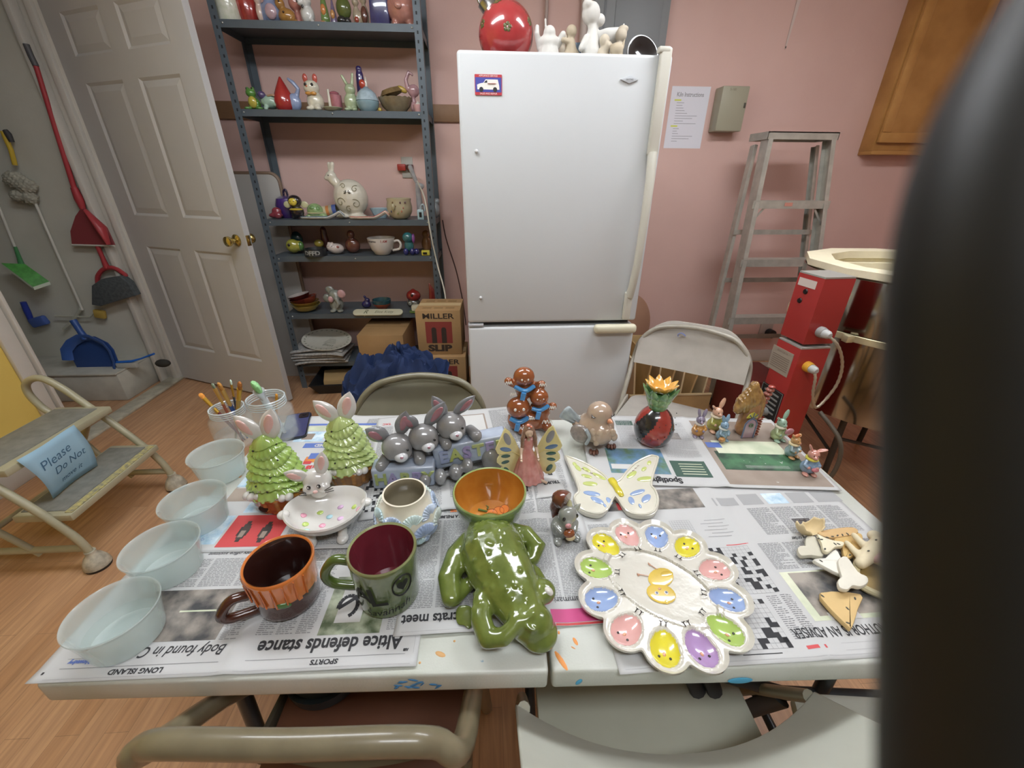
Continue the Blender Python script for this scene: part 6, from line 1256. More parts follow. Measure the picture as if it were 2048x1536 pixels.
critter('white cat figurine with orange bow on the second shelf', 634, 1, [('e', (0, 0, .05), (.048, .04, .05)), ('e', (-.008, -.008, .115), (.044, .036, .038)), ('e', (-.028, -.03, .014), (.02, .022, .013)), ('e', (.018, -.03, .014), (.02, .022, .013))], '#dedac4', extra=(('e', 'ear', (-.036, -.005, .160), (.014, .008, .022), '#c9584c'), ('e', 'ear', (.018, -.005, .160), (.014, .008, .022), '#c9584c'), ('e', 'bow', (-.02, -.038, .085), (.018, .01, .009), '#d9983c'), ('e', 'bow', (.008, -.038, .085), (.018, .01, .009), '#d9983c'), ('e', 'nose', (-.022, -.042, .118), .005, '#cf7050')), eye=(-.010, -.040, .126, .018, .008))
t = shf('canister', 'small pink lidded canister on the second shelf', 'canister', 673, 1, 2.58); lat(t, 'canister_body', [(.0005, 0), (.036, 0), (.038, .01), (.038, .085), (.03, .09), (.0005, .092)], glaze('#b8727c')); lat(t, 'lid', [(.0005, .105), (.012, .105), (.026, .098), (.03, .09), (.0005, .09)], glaze('#a8606c'))
t = shf('chamberstick', 'pale dish with a white candle in front of the pink canister', 'candle holder', 666, 1, 2.50); lat(t, 'dish', [(.0005, .004), (.035, .004), (.052, .016), (.054, .014), (.036, .0), (.0005, 0)], glaze('#b9c0a0')); lat(t, 'candle', [(.0005, .1), (.006, .1), (.008, .004), (.0005, .004)], glaze('#e0dccc'), c=(-.012, 0, .002), seg=14)
critter('pale green rabbit figurine with tall ears on the second shelf', 705, 1, [('e', (0, 0, .05), (.042, .036, .048)), ('e', (.004, -.01, .11), (.03, .028, .028)), ('t', [(-.01, 0, .13), (-.034, .0, .175)], [.010, .008]), ('t', [(.016, 0, .13), (.026, .0, .185)], [.010, .008]), ('e', (-.02, -.03, .012), (.018, .022, .011)), ('e', (.022, -.03, .012), (.018, .022, .011))], '#b4c49c')
critter('purple and red parrot figurine behind the pale blue pot', 728, 1, [('t', [(0, 0, .1), (0, 0, .2)], [.028, .022]), ('e', (0, 0, .05), (.03, .03, .05)), ('e', (.0, -.004, .225), (.018, .016, .018))], '#3f3470', Y=2.66, extra=(('e', 'breast', (.014, -.026, .15), (.018, .01, .024), '#cf4a34'), ('e', 'wing', (.035, -.02, .14), (.010, .01, .05), '#d9ccc0')))
t = shf('ginger_jar', 'pale blue round lidded pot on the second shelf', 'pot', 737, 1, 2.53); lat(t, 'pot_body', [(.0005, 0), (.035, 0), (.056, .02), (.064, .048), (.062, .052), (.0005, .052)], glaze('#8fb0bc', .08)); lat(t, 'lid', [(.065, .053), (.064, .058), (.05, .09), (.03, .108), (.02, .112), (.012, .12), (.0005, .122)], glaze('#a9c0cc', .12, 40))
critter('brown basket shaped boat dish with a bird on the second shelf', 793, 1, [('e', (0, 0, .07), (.02, .02, .01))], '#7d6a50', name='basket_dish', cat='dish')
t = [o for o in COL.objects if o.get('label', '').startswith('brown basket shaped')][0]
lat(t, 'bowl', [(.0005, 0), (.045, 0), (.075, .03), (.095, .075), (.092, .078), (.07, .035), (.0005, .01)], glaze('#7d6e54', .12, 40), sx=1.05, sy=.6, fn=lambda p, a, i, r, z: Vector((p.x, p.y, p.z+(.003*sin(a*20) if z > .07 else 0))))
m = MB(); m.lathe([(.0005, .0), (.075, .02), (.055, .045), (.0005, .055)], (-.01, 0, .075), 24, sy=.55, rot=(0, R(-14), 0)); m.obj('lid', glaze('#7c6440', .2, 60), t); el(t, 'bird', (.045, -.01, .115), (.03, .012, .014), '#c2a444', (0, .5, 0)); el(t, 'feet', (-.09, -.03, .012), (.012, .012, .012), '#c2a444')
critter('pink and green flamingo figurine at the right end of the second shelf', 826, 1, [('e', (.01, 0, .03), (.022, .022, .03)), ('t', [(.01, 0, .05), (.005, 0, .09)], .012), ('e', (.012, 0, .11), (.034, .024, .032)), ('t', [(-.02, -.004, .12), (-.026, -.006, .16), (-.004, -.006, .2), (.012, -.006, .185)], [.014, .011, .010, .008])], '#bf949c', vox=.004)
t = shf('tealight_cup', 'tiny pink cup below the flamingo', 'cup', 837, 1, 2.50); lat(t, 'cup', [(.0005, 0), (.024, 0), (.03, .035), (.026, .035), (.0005, .01)], glaze('#c99a9c'), seg=20); lat(t, 'candle', [(.0005, .055), (.01, .045), (.022, .034), (.0005, .034)], glaze('#e4dfd4'), seg=16)
# third shelf
critter('small dark red crab shaped dish at the left end of the third shelf', 553, 2, [('e', (0, 0, .02), (.045, .03, .018)), ('e', (.01, .0, .045), (.03, .022, .024)), ('e', (.02, -.02, .02), (.024, .014, .02))], '#8f3a44', cat='dish')
t = shf('apple_jar', 'dark purple apple jar behind the bee figurine', 'jar', 580, 2, 2.64); lat(t, 'jar_body', [(.0005, 0), (.045, 0), (.068, .03), (.072, .075), (.06, .115), (.03, .13), (.0005, .122)], glaze('#4a2f7c', .12)); tu(t, 'stem_handle', [(-.01, 0, .12), (-.006, 0, .155), (.010, 0, .165), (.016, 0, .13)], .007, '#2c2140')
critter('black and yellow bee figurine on the third shelf', 597, 2, [('e', (0, 0, .045), (.042, .034, .036)), ('e', (0, -.006, .105), (.042, .034, .036)), ('e', (-.025, 0, .015), (.016, .018, .014)), ('e', (.025, 0, .015), (.016, .018, .014))], '#2a2226', Y=2.53, extra=(('e', 'face', (-.002, -.034, .102), (.025, .012, .022), '#d9c440'), ('e', 'stripe', (.0, -.010, .058), (.042, .030, .009), '#cfb83c'), ('e', 'wing', (-.052, .0, .085), (.022, .006, .02), '#c9c99c'), ('e', 'wing', (.052, .0, .085), (.024, .006, .02), '#c9c99c')), eye=(-.002, -.045, .107, .010, .003))
critter('green shelled turtle figurine beside the bee', 633, 2, [('e', (0, 0, .05), (.05, .042, .042)), ('e', (.045, -.01, .02), (.03, .02, .014)), ('e', (-.04, -.02, .015), (.018, .014, .013))], '#8fae72', extra=(('e', 'shell_rim', (0, 0, .036), (.056, .046, .010), '#c2b98c'), ('e', 'shell_patch', (-.004, -.03, .066), (.018, .014, .014), '#6f9c5c'), ('e', 'shell_patch', (.026, -.024, .06), (.014, .014, .014), '#6f9c5c')))
t = shf('mug', 'striped mug with cream orange and blue bands on the third shelf', 'mug', 664, 2, 2.60); m = MB(); m.lathe([(.0005, -.05), (.038, -.05), (.038, -.02), (.038, .0), (.038, .02), (.036, .045), (.033, .045), (.033, -.045), (.0005, -.045)], (0, 0, .042), 32, rot=(0, R(80), 0), mis=[0, 0, 1, 2, 3, 3, 0, 0]); m.obj('mug_body', [glaze('#c9c09c'), glaze('#c9824a'), glaze('#a9a48c'), glaze('#4f64a8')], t)
t = shf('rabbit_egg_jar', 'large cream rabbit with swirl painted egg body on the third shelf', 'figurine', 708, 2, 2.60)
blob('body', [('e', (0, 0, .12), (.108, .09, .112)), ('t', [(-.05, 0, .18), (-.095, 0, .225)], [.03, .03]), ('e', (-.1, -.006, .245), (.034, .028, .03)), ('e', (-.125, -.01, .235), (.02, .016, .016)), ('t', [(-.095, 0, .26), (-.082, 0, .315)], [.012, .013]), ('t', [(-.105, .01, .26), (-.106, .01, .315)], [.012, .012]), ('e', (-.06, -.04, .015), (.04, .03, .015)), ('e', (.03, -.02, .015), (.06, .05, .015))], glaze('#dbd6c4', .03), t, .006, 2)
SW = mat('#8f8a6c', rough=.3); RD = mat('#a9a078', rough=.3)
def onE(x, z): d = 1-(x/.108)**2-((z-.12)/.112)**2; return Vector((x, -.0905*math.sqrt(max(.01, d))-.001, z))
for cx, cz, rr, a0, dr in ((-.045, .10, .03, 0, 1), (.045, .09, .028, 2, -1), (.05, .175, .02, 1, 1), (-.02, .19, .018, 3, -1), (0, .06, .02, 1, 1)):
    m = MB(); m.tube([onE(cx+rr*(1-k/22)*cos(a0+dr*k*.4), cz+rr*(1-k/22)*sin(a0+dr*k*.4)) for k in range(18)], .002, seg=6); m.obj('painted_swirl', SW, t)
for k in range(7): a = k*pi/6; m = MB(); m.tube([onE(.005+.008*cos(a), .150+.008*sin(a)), onE(.005+.020*cos(a), .150+.020*sin(a))], .0022, seg=6); m.obj('cut_slot', mat('#3c3a30'), t) if k != 3 else None
m = MB(); m.ell((-.108, -.033, .25), (.003, .002, .004)); m.obj('eye', BLK, t)
def rest(label, px, k, Y, c1, c2, l_=.27, rz=0):
    t = shf('spoon_rest', label, 'spoon rest', px, k, Y, rz); m = MB(); vs = []; fs = []; n, q = 20, 12
    for i in range(n+1):
        u = i/n; x = -l_/2+l_*u; w_ = .036*sin(pi*min(1, (u/.62)))**.6*(u < .62)+.013*(u > .45)*min(1, (u-.45)/.15); w_ = max(w_, .006); zb = .004+.035*max(0, (u-.6)/.3)**1.2*(1 if u < .9 else 1-(u-.9)*8)
        for j in range(q+1): v = -1+2*j/q; vs.append((x, v*w_, zb+.014*abs(v)**2.2))
    for i in range(n):
        for j in range(q): a = i*(q+1)+j; fs.append([a, a+1, a+q+2, a+q+1])
    m.add(vs, fs); o = m.obj('dish', glaze(c1), t); md = o.modifiers.new('s', 'SOLIDIFY'); md.thickness = .005
    m = MB(); m.tube([vs[i*(q+1)] for i in range(0, n+1)], .0022, seg=6); m.obj('rim_pattern', glaze(c2), o)
rest('white spoon rest with dark blue rim on the third shelf', 646, 2, 2.50, '#cfd3cf', '#2f5f7c'); rest('white spoon rest with red dotted rim on the third shelf', 740, 2, 2.50, '#dccfc0', '#c9503c', .25)
t = shf('gravy_boat', 'pale blue creamer lying behind the spotted pot on the third shelf', 'creamer', 762, 2, 2.64); lat(t, 'body', [(.0005, 0), (.03, 0), (.045, .03), (.055, .06), (.05, .06), (.0005, .015)], glaze('#a9c4d0'), sx=1.2, sy=.7)
t = shf('planter_pot', 'beige pot with painted specks and bird handle on the third shelf', 'pot', 801, 2, 2.54); lat(t, 'pot_body', [(.0005, 0), (.04, 0), (.062, .015), (.078, .045), (.08, .075), (.074, .105), (.078, .122), (.074, .124), (.069, .105), (.06, .03), (.0005, .015)], glaze('#bdb08c', .05), seg=48)
for k, (a, z, c_) in enumerate(((-2.1, .05, '#3c3a5c'), (-1.7, .08, '#8f6a3a'), (-1.3, .1, '#5c2f3c'), (-1.1, .07, '#a8604c'), (-1.9, .1, '#7c5a34'), (-1.25, .05, '#b06a4c'), (-1.55, .04, '#8c8c4c'), (-.9, .1, '#5c2f3c'))): el(t, 'painted_speck', (.079*cos(a), .079*sin(a), z), (.005, .003, .007), c_)
el(t, 'bird_handle', (-.022, -.085, .075), (.012, .012, .022), '#a89c74')
critter('wrapped clear and silver ornament hanging bag at the right of the third shelf', 842, 2, [('t', [(0, 0, .02), (-.004, 0, .2)], [.024, .016]), ('e', (.01, 0, .19), (.03, .012, .02)), ('t', [(-.006, .01, .2), (-.05, .06, .3)], [.012, .016])], '#a5a7a8', Y=2.64, cat='ornament')
t = shf('bottle_figurine', 'tiny pale blue house shaped bottle on the third shelf', 'bottle', 842, 2, 2.50); m = MB(); m.box((0, 0, .03), (.04, .03, .06), bev=.004); m.box((0, -.016, .03), (.016, .003, .03), mi=1); m.obj('body', [glaze('#a4c4cc'), BLK], t); tu(t, 'handle', [(.0, 0, .06), (.008, 0, .085), (.024, 0, .085), (.028, 0, .05)], .006, '#a9b9c0')
critter('pale blue crab figurine poking past the right post of the third shelf', 872, 2, [('e', (0, 0, .05), (.03, .03, .045)), ('e', (.012, 0, .1), (.022, .02, .018))], '#93a2a8', Y=2.66)
# fourth shelf
critter('yellow and green round fish figurine on the fourth shelf', 593, 3, [('e', (-.01, 0, .05), (.045, .04, .045)), ('e', (.03, 0, .05), (.03, .03, .035))], '#a3a03c', Y=2.58, extra=(('e', 'eye', (-.02, -.036, .06), (.009, .005, .01), '#2c2a20'), ('e', 'fin', (.045, -.01, .05), (.018, .02, .03), '#4f7a3c')))
critter('dark teal hen figurine at the back of the fourth shelf', 600, 3, [('e', (0, 0, .08), (.04, .03, .05))], '#1f4a4c', Y=2.70)
t = shf('pet_bowl', 'black pet bowl lettered DFFD on the fourth shelf', 'bowl', 632, 3, 2.51); lat(t, 'bowl_body', [(.0005, 0), (.070, 0), (.066, .044), (.062, .046), (.055, .014), (.0005, .01)], mat('#26292c', rough=.35, coat=.5), seg=48)
g2 = lambda p: Vector((.0685*cos(-pi/2+p.x/.068), .0685*sin(-pi/2+p.x/.068)*1.012, p.y)); m = MB(); m.text('DFFD', .036, 0, TM(0, .022), bold=.0012, sx=1.15, fn=g2); m.obj('lettering', mat('#9a9c98', rough=.5), t)
critter('small yellow turtle figurine behind the black pet bowl', 642, 3, [('e', (0, 0, .06), (.032, .024, .026)), ('e', (0, 0, .02), (.02, .02, .02))], '#a8963c', Y=2.62)
critter('dark red tall bird figurine at the back of the fourth shelf', 655, 3, [('t', [(0, 0, .02), (0, 0, .14)], [.028, .02])], '#5c2420', Y=2.70)
critter('white smiling frog figurine with red spots on the fourth shelf', 675, 3, [('e', (0, 0, .035), (.05, .035, .034)), ('e', (-.03, -.01, .045), (.03, .028, .03)), ('e', (-.04, -.016, .072), .009), ('e', (-.018, -.016, .072), .009)], '#c9bcb4', eye=(-.028, -.034, .055, .012, .003), extra=(('e', 'spot', (.02, -.03, .05), (.010, .005, .008), '#a8645c'),))
critter('brown seated bear figurine on the fourth shelf', 708, 3, [('e', (0, 0, .05), (.05, .035, .05)), ('e', (0, -.006, .12), (.026, .024, .028))], '#6b3d30', Y=2.60)
t = shf('mug', 'large white mug with black and red handwriting on the fourth shelf', 'mug', 766, 3, 2.53); lat(t, 'mug_body', [(.0005, 0), (.04, 0), (.05, .008), (.072, .04), (.084, .08), (.089, .108), (.085, .109), (.079, .08), (.066, .04), (.0005, .012)], glaze('#d6cfc6', .02), seg=56)
tu(t, 'handle', [(.083, -.01, .085), (.112, -.02, .092), (.128, -.022, .07), (.115, -.02, .04), (.070, -.01, .03)], .008, '#cfc8c0')
g3 = lambda p: Vector(((.0765+(p.y-.07)*.35+.003)*cos(-pi/2+p.x/.08), (.0765+(p.y-.07)*.35+.003)*sin(-pi/2+p.x/.08), p.y))
m = MB(); m.text('FASHION', .021, 0, TM(-.048, .088), bold=.0006, sx=.75, fn=g3); m.text('YOLK', .02, 0, TM(-.045, .07), bold=.0006, sx=.9, fn=g3); m.text('#', .014, 0, TM(-.05, .04), fn=g3); m.obj('lettering', mat('#3a3536', rough=.5), t)
m = MB(); m.text('I AM', .024, 0, TM(.032, .092), sx=.8, bold=.0006, fn=g3); m.text('ALWAYS', .02, 0, TM(.040, .073), sx=.7, fn=g3); m.text('COLD', .02, 0, TM(.040, .054), sx=.8, fn=g3); m.obj('lettering', mat('#a8524c', rough=.5), t)
critter('teal and blue dog figurine with purple ear on the fourth shelf', 820, 3, [('e', (0, 0, .06), (.032, .03, .04)), ('e', (-.002, -.01, .11), (.036, .032, .034))], '#2f6f74', Y=2.52, extra=(('e', 'ear', (.034, -.014, .105), (.012, .02, .03), '#8a4a94'), ('e', 'leg', (-.022, -.014, .022), (.018, .02, .024), '#2c2f74'), ('e', 'leg', (.02, -.014, .022), (.018, .02, .024), '#2c2f74'), ('e', 'leg', (.045, -.0, .02), (.018, .018, .02), '#2c2f74')))
t = shf('toy_block', 'small yellow block with dark window at the right of the fourth shelf', 'figurine', 852, 3, 2.49); m = MB(); m.box((0, 0, .018), (.055, .03, .034), bev=.006); m.box((-.004, -.0155, .016), (.026, .003, .014), mi=1); m.obj('body', [glaze('#c9c03c'), BLK], t)
critter('orange and white dog figurine behind the small yellow block', 855, 3, [('e', (0, 0, .05), (.035, .03, .05)), ('e', (0, -.006, .115), (.026, .022, .026))], '#9a6a3c', Y=2.66)
# fifth shelf
PLT = ('#b8a23c', '#a8843c', '#6f2a24', '#8a3a28', '#57221e')
for i in range(5):
    t = thing('bowl', ('yellow bowl at the bottom of the tilted stack on the fifth shelf', 'ochre bowl second from the bottom of the stack on the fifth shelf', 'dark red bowl in the middle of the stack on the fifth shelf', 'rust red bowl second from the top of the stack on the fifth shelf', 'maroon bowl with white glazed inside on top of the stack')[i], 'bowl', (sx(614, 4, 2.56)+(0, 0, -.01, .03, -.025)[i], 2.56, SZ[4]+(0, .022, .042, .050, .066)[i]), 0, 'stacked bowls on the fifth shelf', rot=(0, R((0, 0, -8, -14, -12)[i]), 0))
    s_ = (1, .96, .84, .72, .78)[i]; m = MB(); m.lathe([(.0005, 0), (.045*s_, 0), (.075*s_, .018), (.098*s_, .05), (.094*s_, .05), (.07*s_, .022), (.0005, .008)], seg=48, mis=[0, 0, 0, 0, 1, 1]); m.obj('bowl_body', [glaze(PLT[i]), glaze(('#a8963c', '#a87c34', '#6f2a24', '#8a3a28', '#b9aea8')[i])], t)
critter('grey elephant figurine with pink ears on the fifth shelf', 676, 4, [('e', (.0, 0, .05), (.048, .04, .05)), ('e', (.005, -.012, .115), (.044, .038, .04)), ('t', [(.02, -.045, .10), (.035, -.055, .065), (.02, -.06, .045)], [.016, .013, .010]), ('e', (-.06, .01, .09), (.028, .02, .032)), ('e', (-.02, -.035, .012), (.022, .024, .012)), ('e', (.03, -.035, .012), (.022, .024, .012)), ('e', (-.03, .0, .15), (.03, .012, .028))], '#8a8f86', Y=2.54, extra=(('e', 'inner_ear', (.055, -.035, .13), (.028, .010, .030), '#c79a9c'), ('e', 'inner_ear', (-.018, -.046, .095), (.018, .008, .022), '#c79a9c')))
critter('small dark purple snail figurine on the fifth shelf', 735, 4, [('e', (0, 0, .03), (.034, .026, .028)), ('e', (.01, 0, .06), (.02, .018, .018)), ('e', (-.005, 0, .085), .010)], '#2f2a5c', Y=2.60)
t = shf('bowl', 'teal bowl with orange lower half on the fifth shelf', 'bowl', 766, 4, 2.58); m = MB(); m.lathe([(.0005, 0), (.03, 0), (.034, .008), (.055, .026), (.064, .045), (.066, .07), (.062, .07), (.055, .04), (.0005, .015)], seg=40, mis=[2, 2, 1, 1, 0, 0, 0, 0]); m.obj('bowl_body', [glaze('#1f4f58', .2), glaze('#b0502c', .15), glaze('#26282c')], t)
t = thing('name_plaque', 'long oval cream plaque with dark script on the front edge of the fifth shelf', 'sign', (sx(757, 4, 2.49), 2.475, SZ[4]+.004), 0, rot=(R(30), 0, R(-1))); m = MB(); m.prism(rrect(.34, .056, .027, 8), 0, .008, bev=.002); b = m.obj('plaque', mat('#c9c6ac', rough=.4), t)
m = MB(); m.text('R', .05, 0, TM(-.085, 0, .0085), shear=.4, bold=.0004); m.text('Elite Kitty', .032, 0, TM(.04, .0, .0085), shear=.4); m.obj('lettering', mat('#6b6c54', rough=.5), b)
critter('red teapot with grey swirled base on the fifth shelf', 830, 4, [('e', (0, 0, .09), (.052, .042, .042)), ('e', (0, 0, .13), (.014, .014, .01))], '#8f2420', name='teapot', cat='teapot', Y=2.60, extra=(('e', 'base', (-.004, 0, .035), (.048, .038, .036), '#4c4f48'), ('e', 'swirl', (-.024, -.032, .04), (.014, .006, .014), '#8a8c80'), ('e', 'swirl', (.014, -.034, .04), (.014, .006, .014), '#8a8c80'), ('e', 'spot', (-.004, -.038, .10), (.010, .006, .012), '#2c1210')))
critter('red rooster figurine at the right of the fifth shelf', 866, 4, [('t', [(0, 0, .03), (.002, 0, .12), (-.010, 0, .165)], [.026, .020, .008]), ('e', (0, 0, .03), (.03, .024, .03))], '#8a2c24', Y=2.62)
t = shf('butter_dish', 'green and cream butter dish behind the top carton on the fifth shelf', 'dish', 838, 4, 2.50); m = MB(); m.prism(rrect(.13, .07, .02), 0, .008, bev=.003); m.obj('base', glaze('#5c7c34'), t); m = MB(); m.box((0, 0, .03), (.10, .05, .045), bev=.014); m.obj('lid', glaze('#c9c6ac'), t)
# bottom shelf
NS_ = random.Random(11)
for i in range(5):
    t = thing('folded_newspaper', ('lowest folded newspaper under the oval platter', 'second lowest folded newspaper under the oval platter', 'middle folded newspaper with loose corner under the oval platter', 'second highest folded newspaper under the oval platter', 'topmost folded newspaper directly under the oval platter')[i], 'newspaper', (sx(650, 5, 2.55)+NS_.uniform(-.02, .02), 2.57+NS_.uniform(-.02, .01), SZ[5]+.001+i*.021), NS_.uniform(-.15, .15), 'newspapers under the oval platter')
    m = MB(); vs = []; fs = []; nx, ny = 16, 8
    for j in range(ny+1):
        for k in range(nx+1): x, y = -.18+.36*k/nx, -.13+.25*j/ny; vs.append((x, y, .018+.004*sin(18*x+i*2)*sin(14*y+i)-.010*abs(x/.18)**3))
    for j in range(ny):
        for k in range(nx): a = j*(nx+1)+k; fs.append([a, a+1, a+nx+2, a+nx+1])
    m.add(vs, fs); o = m.obj('pages', mat('#b9b7b2', rough=.7, var_c='#8a8a8a', var_s=70), t); md = o.modifiers.new('s', 'SOLIDIFY'); md.thickness = .012; md.offset = -1
t = thing('oval_platter', 'large oval white platter with grey floral print on the newspapers', 'platter', (sx(660, 5, 2.55)-.0, 2.56, SZ[5]+.125), 0, rot=(R(14), R(4), R(-12))); m = MB(); m.lathe([(.0005, .004), (.10, .004), (.13, .012), (.18, .022), (.182, .019), (.13, .004), (.10, -.004), (.0005, -.004)], seg=64, sx=1, sy=.74); b = m.obj('plate_body', glaze('#cfcdbf', .02), t)
for k in range(26): a = k*2*pi/26; m = MB(); m.ell((.158*cos(a), .158*sin(a)*.74, .0185), (.009, .005, .0012), (0, 0, a*1.7)); m.obj('leaf_print', mat('#8a8d7c', rough=.4), b)
m = MB()
for k in range(5): m.box((.03, -.02+k*.012-.0, .0052), (.09-.01*k, .002, .0006))
m.text('Bless', .04, 0, TM(.03, -.045, .0052), shear=.3); m.obj('verse_print', mat('#77786c', rough=.4), b)
critter('tiny dark purple trinket behind the platter on the bottom shelf', 722, 5, [('e', (0, 0, .03), (.024, .02, .03))], '#2a2260', Y=2.50)
# cartons, cloth, tray
card = mat('#a8865c', rough=.75, var=.05, var_s=10); tape = mat('#c9b084', rough=.35); INKD = mat('#3b2f28', rough=.7); INKR = mat('#8c3c34', rough=.7); cardd = mat('#93754e', rough=.75)
def carton(label, x0, y0, z0, w_, d_, h_, logo=True, rz=0, grp=None):
    t = thing('cardboard_box', label, 'box', (x0+w_/2, y0+d_/2, z0), rz, grp); m = MB(); m.box((0, 0, h_/2), (w_, d_, h_), bev=.002); b = m.obj('carton', card, t)
    F_ = Matrix.Translation((0, -d_/2-.0005, h_/2)) @ Matrix.Rotation(R(90), 4, 'X')
    if logo:
        m = MB(); m.text('MILLER', .042, 0, F_ @ TM(0, h_*.37), bold=.0010, sx=1.35); m.obj('lettering', INKD, b); m = MB(); m.text('SLIP', .052, 0, F_ @ TM(0, -h_*.36), bold=.003, sx=1.5); m.obj('lettering', INKD, b)
        m = MB(); q = .075; m.add([F_ @ Vector(p) for p in ((-q, -.062, 0), (q, -.062, 0), (q, .066, 0), (-q, .066, 0))], [[0, 1, 2, 3]], 0, False)
        for cx in (-.028, .028): m.add([F_ @ Vector(p) for p in [(cx-.014, -.062, .0006), (cx+.014, -.062, .0006), (cx+.014, .02, .0006)]+[(cx+.014*cos(a), .02+.014*sin(a), .0006) for a in (.6, 1.2, 1.9, 2.5)]+[(cx-.014, .02, .0006)]], [list(range(8))], 1, False)
        m.obj('logo', [INKR, INKD], b)
        m = MB(); m.box((0, -.0, h_+.0008), (w_*.96, .06, .0012)); m.obj('packing_tape', tape, b)
        m = MB()
        for s in (-1, 1):
            for k in range(3): m.box((-.065+k*.065, s*.072, h_+.0006), (.05, .03, .0008))
        m.obj('flap_print', cardd, b)
    else:
        m = MB(); m.box((0, 0, h_+.0006), (w_*.98, .004, .001)); m.box((.03, .05, h_+.0008), (.12, .03, .001)); m.obj('flap_seam', cardd, b)
    return t
carton('bottom carton of the stack beside the refrigerator, mostly hidden by the chair', -.455, 1.86, .0, .25, .25, .235, True, 0, 'cartons stacked beside the refrigerator')
carton('middle carton with red logo, half hidden behind the blue cloth', -.463, 1.86, .237, .25, .25, .245, True, -.02, 'cartons stacked beside the refrigerator')
carton('topmost carton with red logo in the stack beside the refrigerator', -.482, 1.90, .484, .25, .25, .262, True, -.03, 'cartons stacked beside the refrigerator')
carton('plain brown carton sticking out of the bottom shelf', -.94, 2.26, SZ[5]+.001, .30, .38, .27, False, -.02)
t = thing('blue_cloth', 'dark blue denim cloth heaped on the floor in front of the shelves', 'cloth', (-.575, 1.69, 0)); vs = []; fs = []; NA2, NR2 = 96, 40
rc = random.Random(4); ph_ = [rc.uniform(0, 6.28) for _ in range(9)]
for i in range(NR2+1):
    u = i/NR2
    for j in range(NA2):
        a = 2*pi*j/NA2; rx, ry = .27*(1+.06*sin(2*a+1)), .15
        if u < .55: r_ = u/.55; zz = .61-.15*r_**2+.035*sin(3*a+ph_[0]+r_*3)*r_+.022*sin(7*a+ph_[1]+6*r_)*r_+.012*sin(13*a+ph_[2]); rr = r_*.93
        else:
            v = (u-.55)/.45; zz = (.46+.035*sin(3*a+ph_[0]+3)+.022*sin(7*a+ph_[1]+6)+.012*sin(13*a+ph_[2]))*(1-v)+.004; rr = .93+.13*v+(.05*sin(8*a+ph_[3])+.035*sin(15*a+ph_[4]))*v**.6
        px_ = -.05*(1-u)+.10*cos(a)*0; q_ = Vector((rr*rx*cos(a)*9, rr*ry*sin(a)*9, zz*6+3)); n_ = noise.noise(q_); n2_ = abs(noise.noise(q_*1.9+Vector((5, 1, 2)))); fz_ = min(1, zz/.12); vs.append((rr*rx*cos(a)+.04*sin(zz*14)+.04*n_*fz_, rr*ry*sin(a)-.05*(.5-n2_)*fz_*sin(a)**2*(-1 if sin(a) > 0 else 1), max(.003, zz+(.075*n_-.11*n2_+.02)*fz_)))
for i in range(NR2):
    for j in range(NA2): fs.append([i*NA2+j, i*NA2+(j+1) % NA2, (i+1)*NA2+(j+1) % NA2, (i+1)*NA2+j])
m = MB(); m.add(vs, fs); m.obj('denim', mat('#20335c', rough=.8, var=.15, var_s=7, bump=.3, bump_s=300), t)
m = MB(); m.tube([(.06, -.165, .34), (.14, -.155, .335), (.21, -.12, .33)], .0018, seg=5); m.obj('seam', mat('#93a3bc', rough=.6), t)
t = thing('plastic_tray', 'black plastic tray with cardboard on the floor under the bottom shelf', 'tray', (-1.17, 2.52, 0), .06); m = MB(); m.lathe([(.0005, .004), (.20, .004), (.26, .09), (.275, .09), (.275, .083), (.268, .083), (.21, 0), (.0005, 0)], seg=4, rot=(0, 0, pi/4), sy=1); m.obj('tray_body', mat('#1f2226', rough=.4), t)
t = thing('cardboard_piece', 'tan cardboard piece lying inside the black tray', 'cardboard', (-1.17, 2.5, .02)); m = MB(); m.box((0, 0, .04), (.26, .2, .07), (0, R(3), .3), bev=.003); m.obj('board', mat('#b09468', rough=.7), t)
# ------------------------------------------------------------------ things on the refrigerator
ZF = 1.812
def fz(px, Y): return at(px, 100, Y=Y).x
t = thing('ornament_jar', 'large glossy red round ornament jar with silver cap on the refrigerator', 'ornament', (fz(1012, 1.66), 1.66, 1.775), 0)
m = MB(); m.ell((0, 0, .125), .105, None, 0, 40); b = m.obj('red_ball', glaze('#b03436', .06), t)
M_ = Matrix.Translation((0, 0, .125)) @ Matrix.Rotation(R(-38), 4, 'Y') @ Matrix.Translation((0, 0, .098))
m = MB(); m.lathe([(.03, -.01), (.032, .0), (.030, .004), (.031, .03), (.026, .034), (.0005, .034)], seg=28, rot=M_, c=M_.translation, fn=lambda p, a, i, r, z: Vector((p.x*(1+.03*sin(a*16)), p.y*(1+.03*sin(a*16)), p.z))); m.obj('silver_cap', mat('#c9ced2', rough=.2, metal=1), t)
m = MB(); m.tube([M_ @ Vector((.022*cos(k*pi/8), 0, .036+.03*sin(k*pi/8))) for k in range(9)], .004, seg=8); m.obj('hanger_loop', mat('#c9ced2', rough=.2, metal=1), t)
for (dx, dz) in ((0, -.0), (-.035, .085), (.085, .03), (-.09, .02)):
    d = Vector((dx, -math.sqrt(max(.0001, .105**2-dx**2-dz**2)), dz)).normalized(); c = Vector((0, 0, .125))+d*.1045; m = MB()
    for k in range(5): a = k*2*pi/5; u = d.orthogonal().normalized(); v = d.cross(u); m.ell(c+(u*cos(a)+v*sin(a))*.009, (.007, .007, .0015), align(d), 0, 8)
    m.obj('leaf_mark', mat('#5c5a34', rough=.3, coat=.4), b)
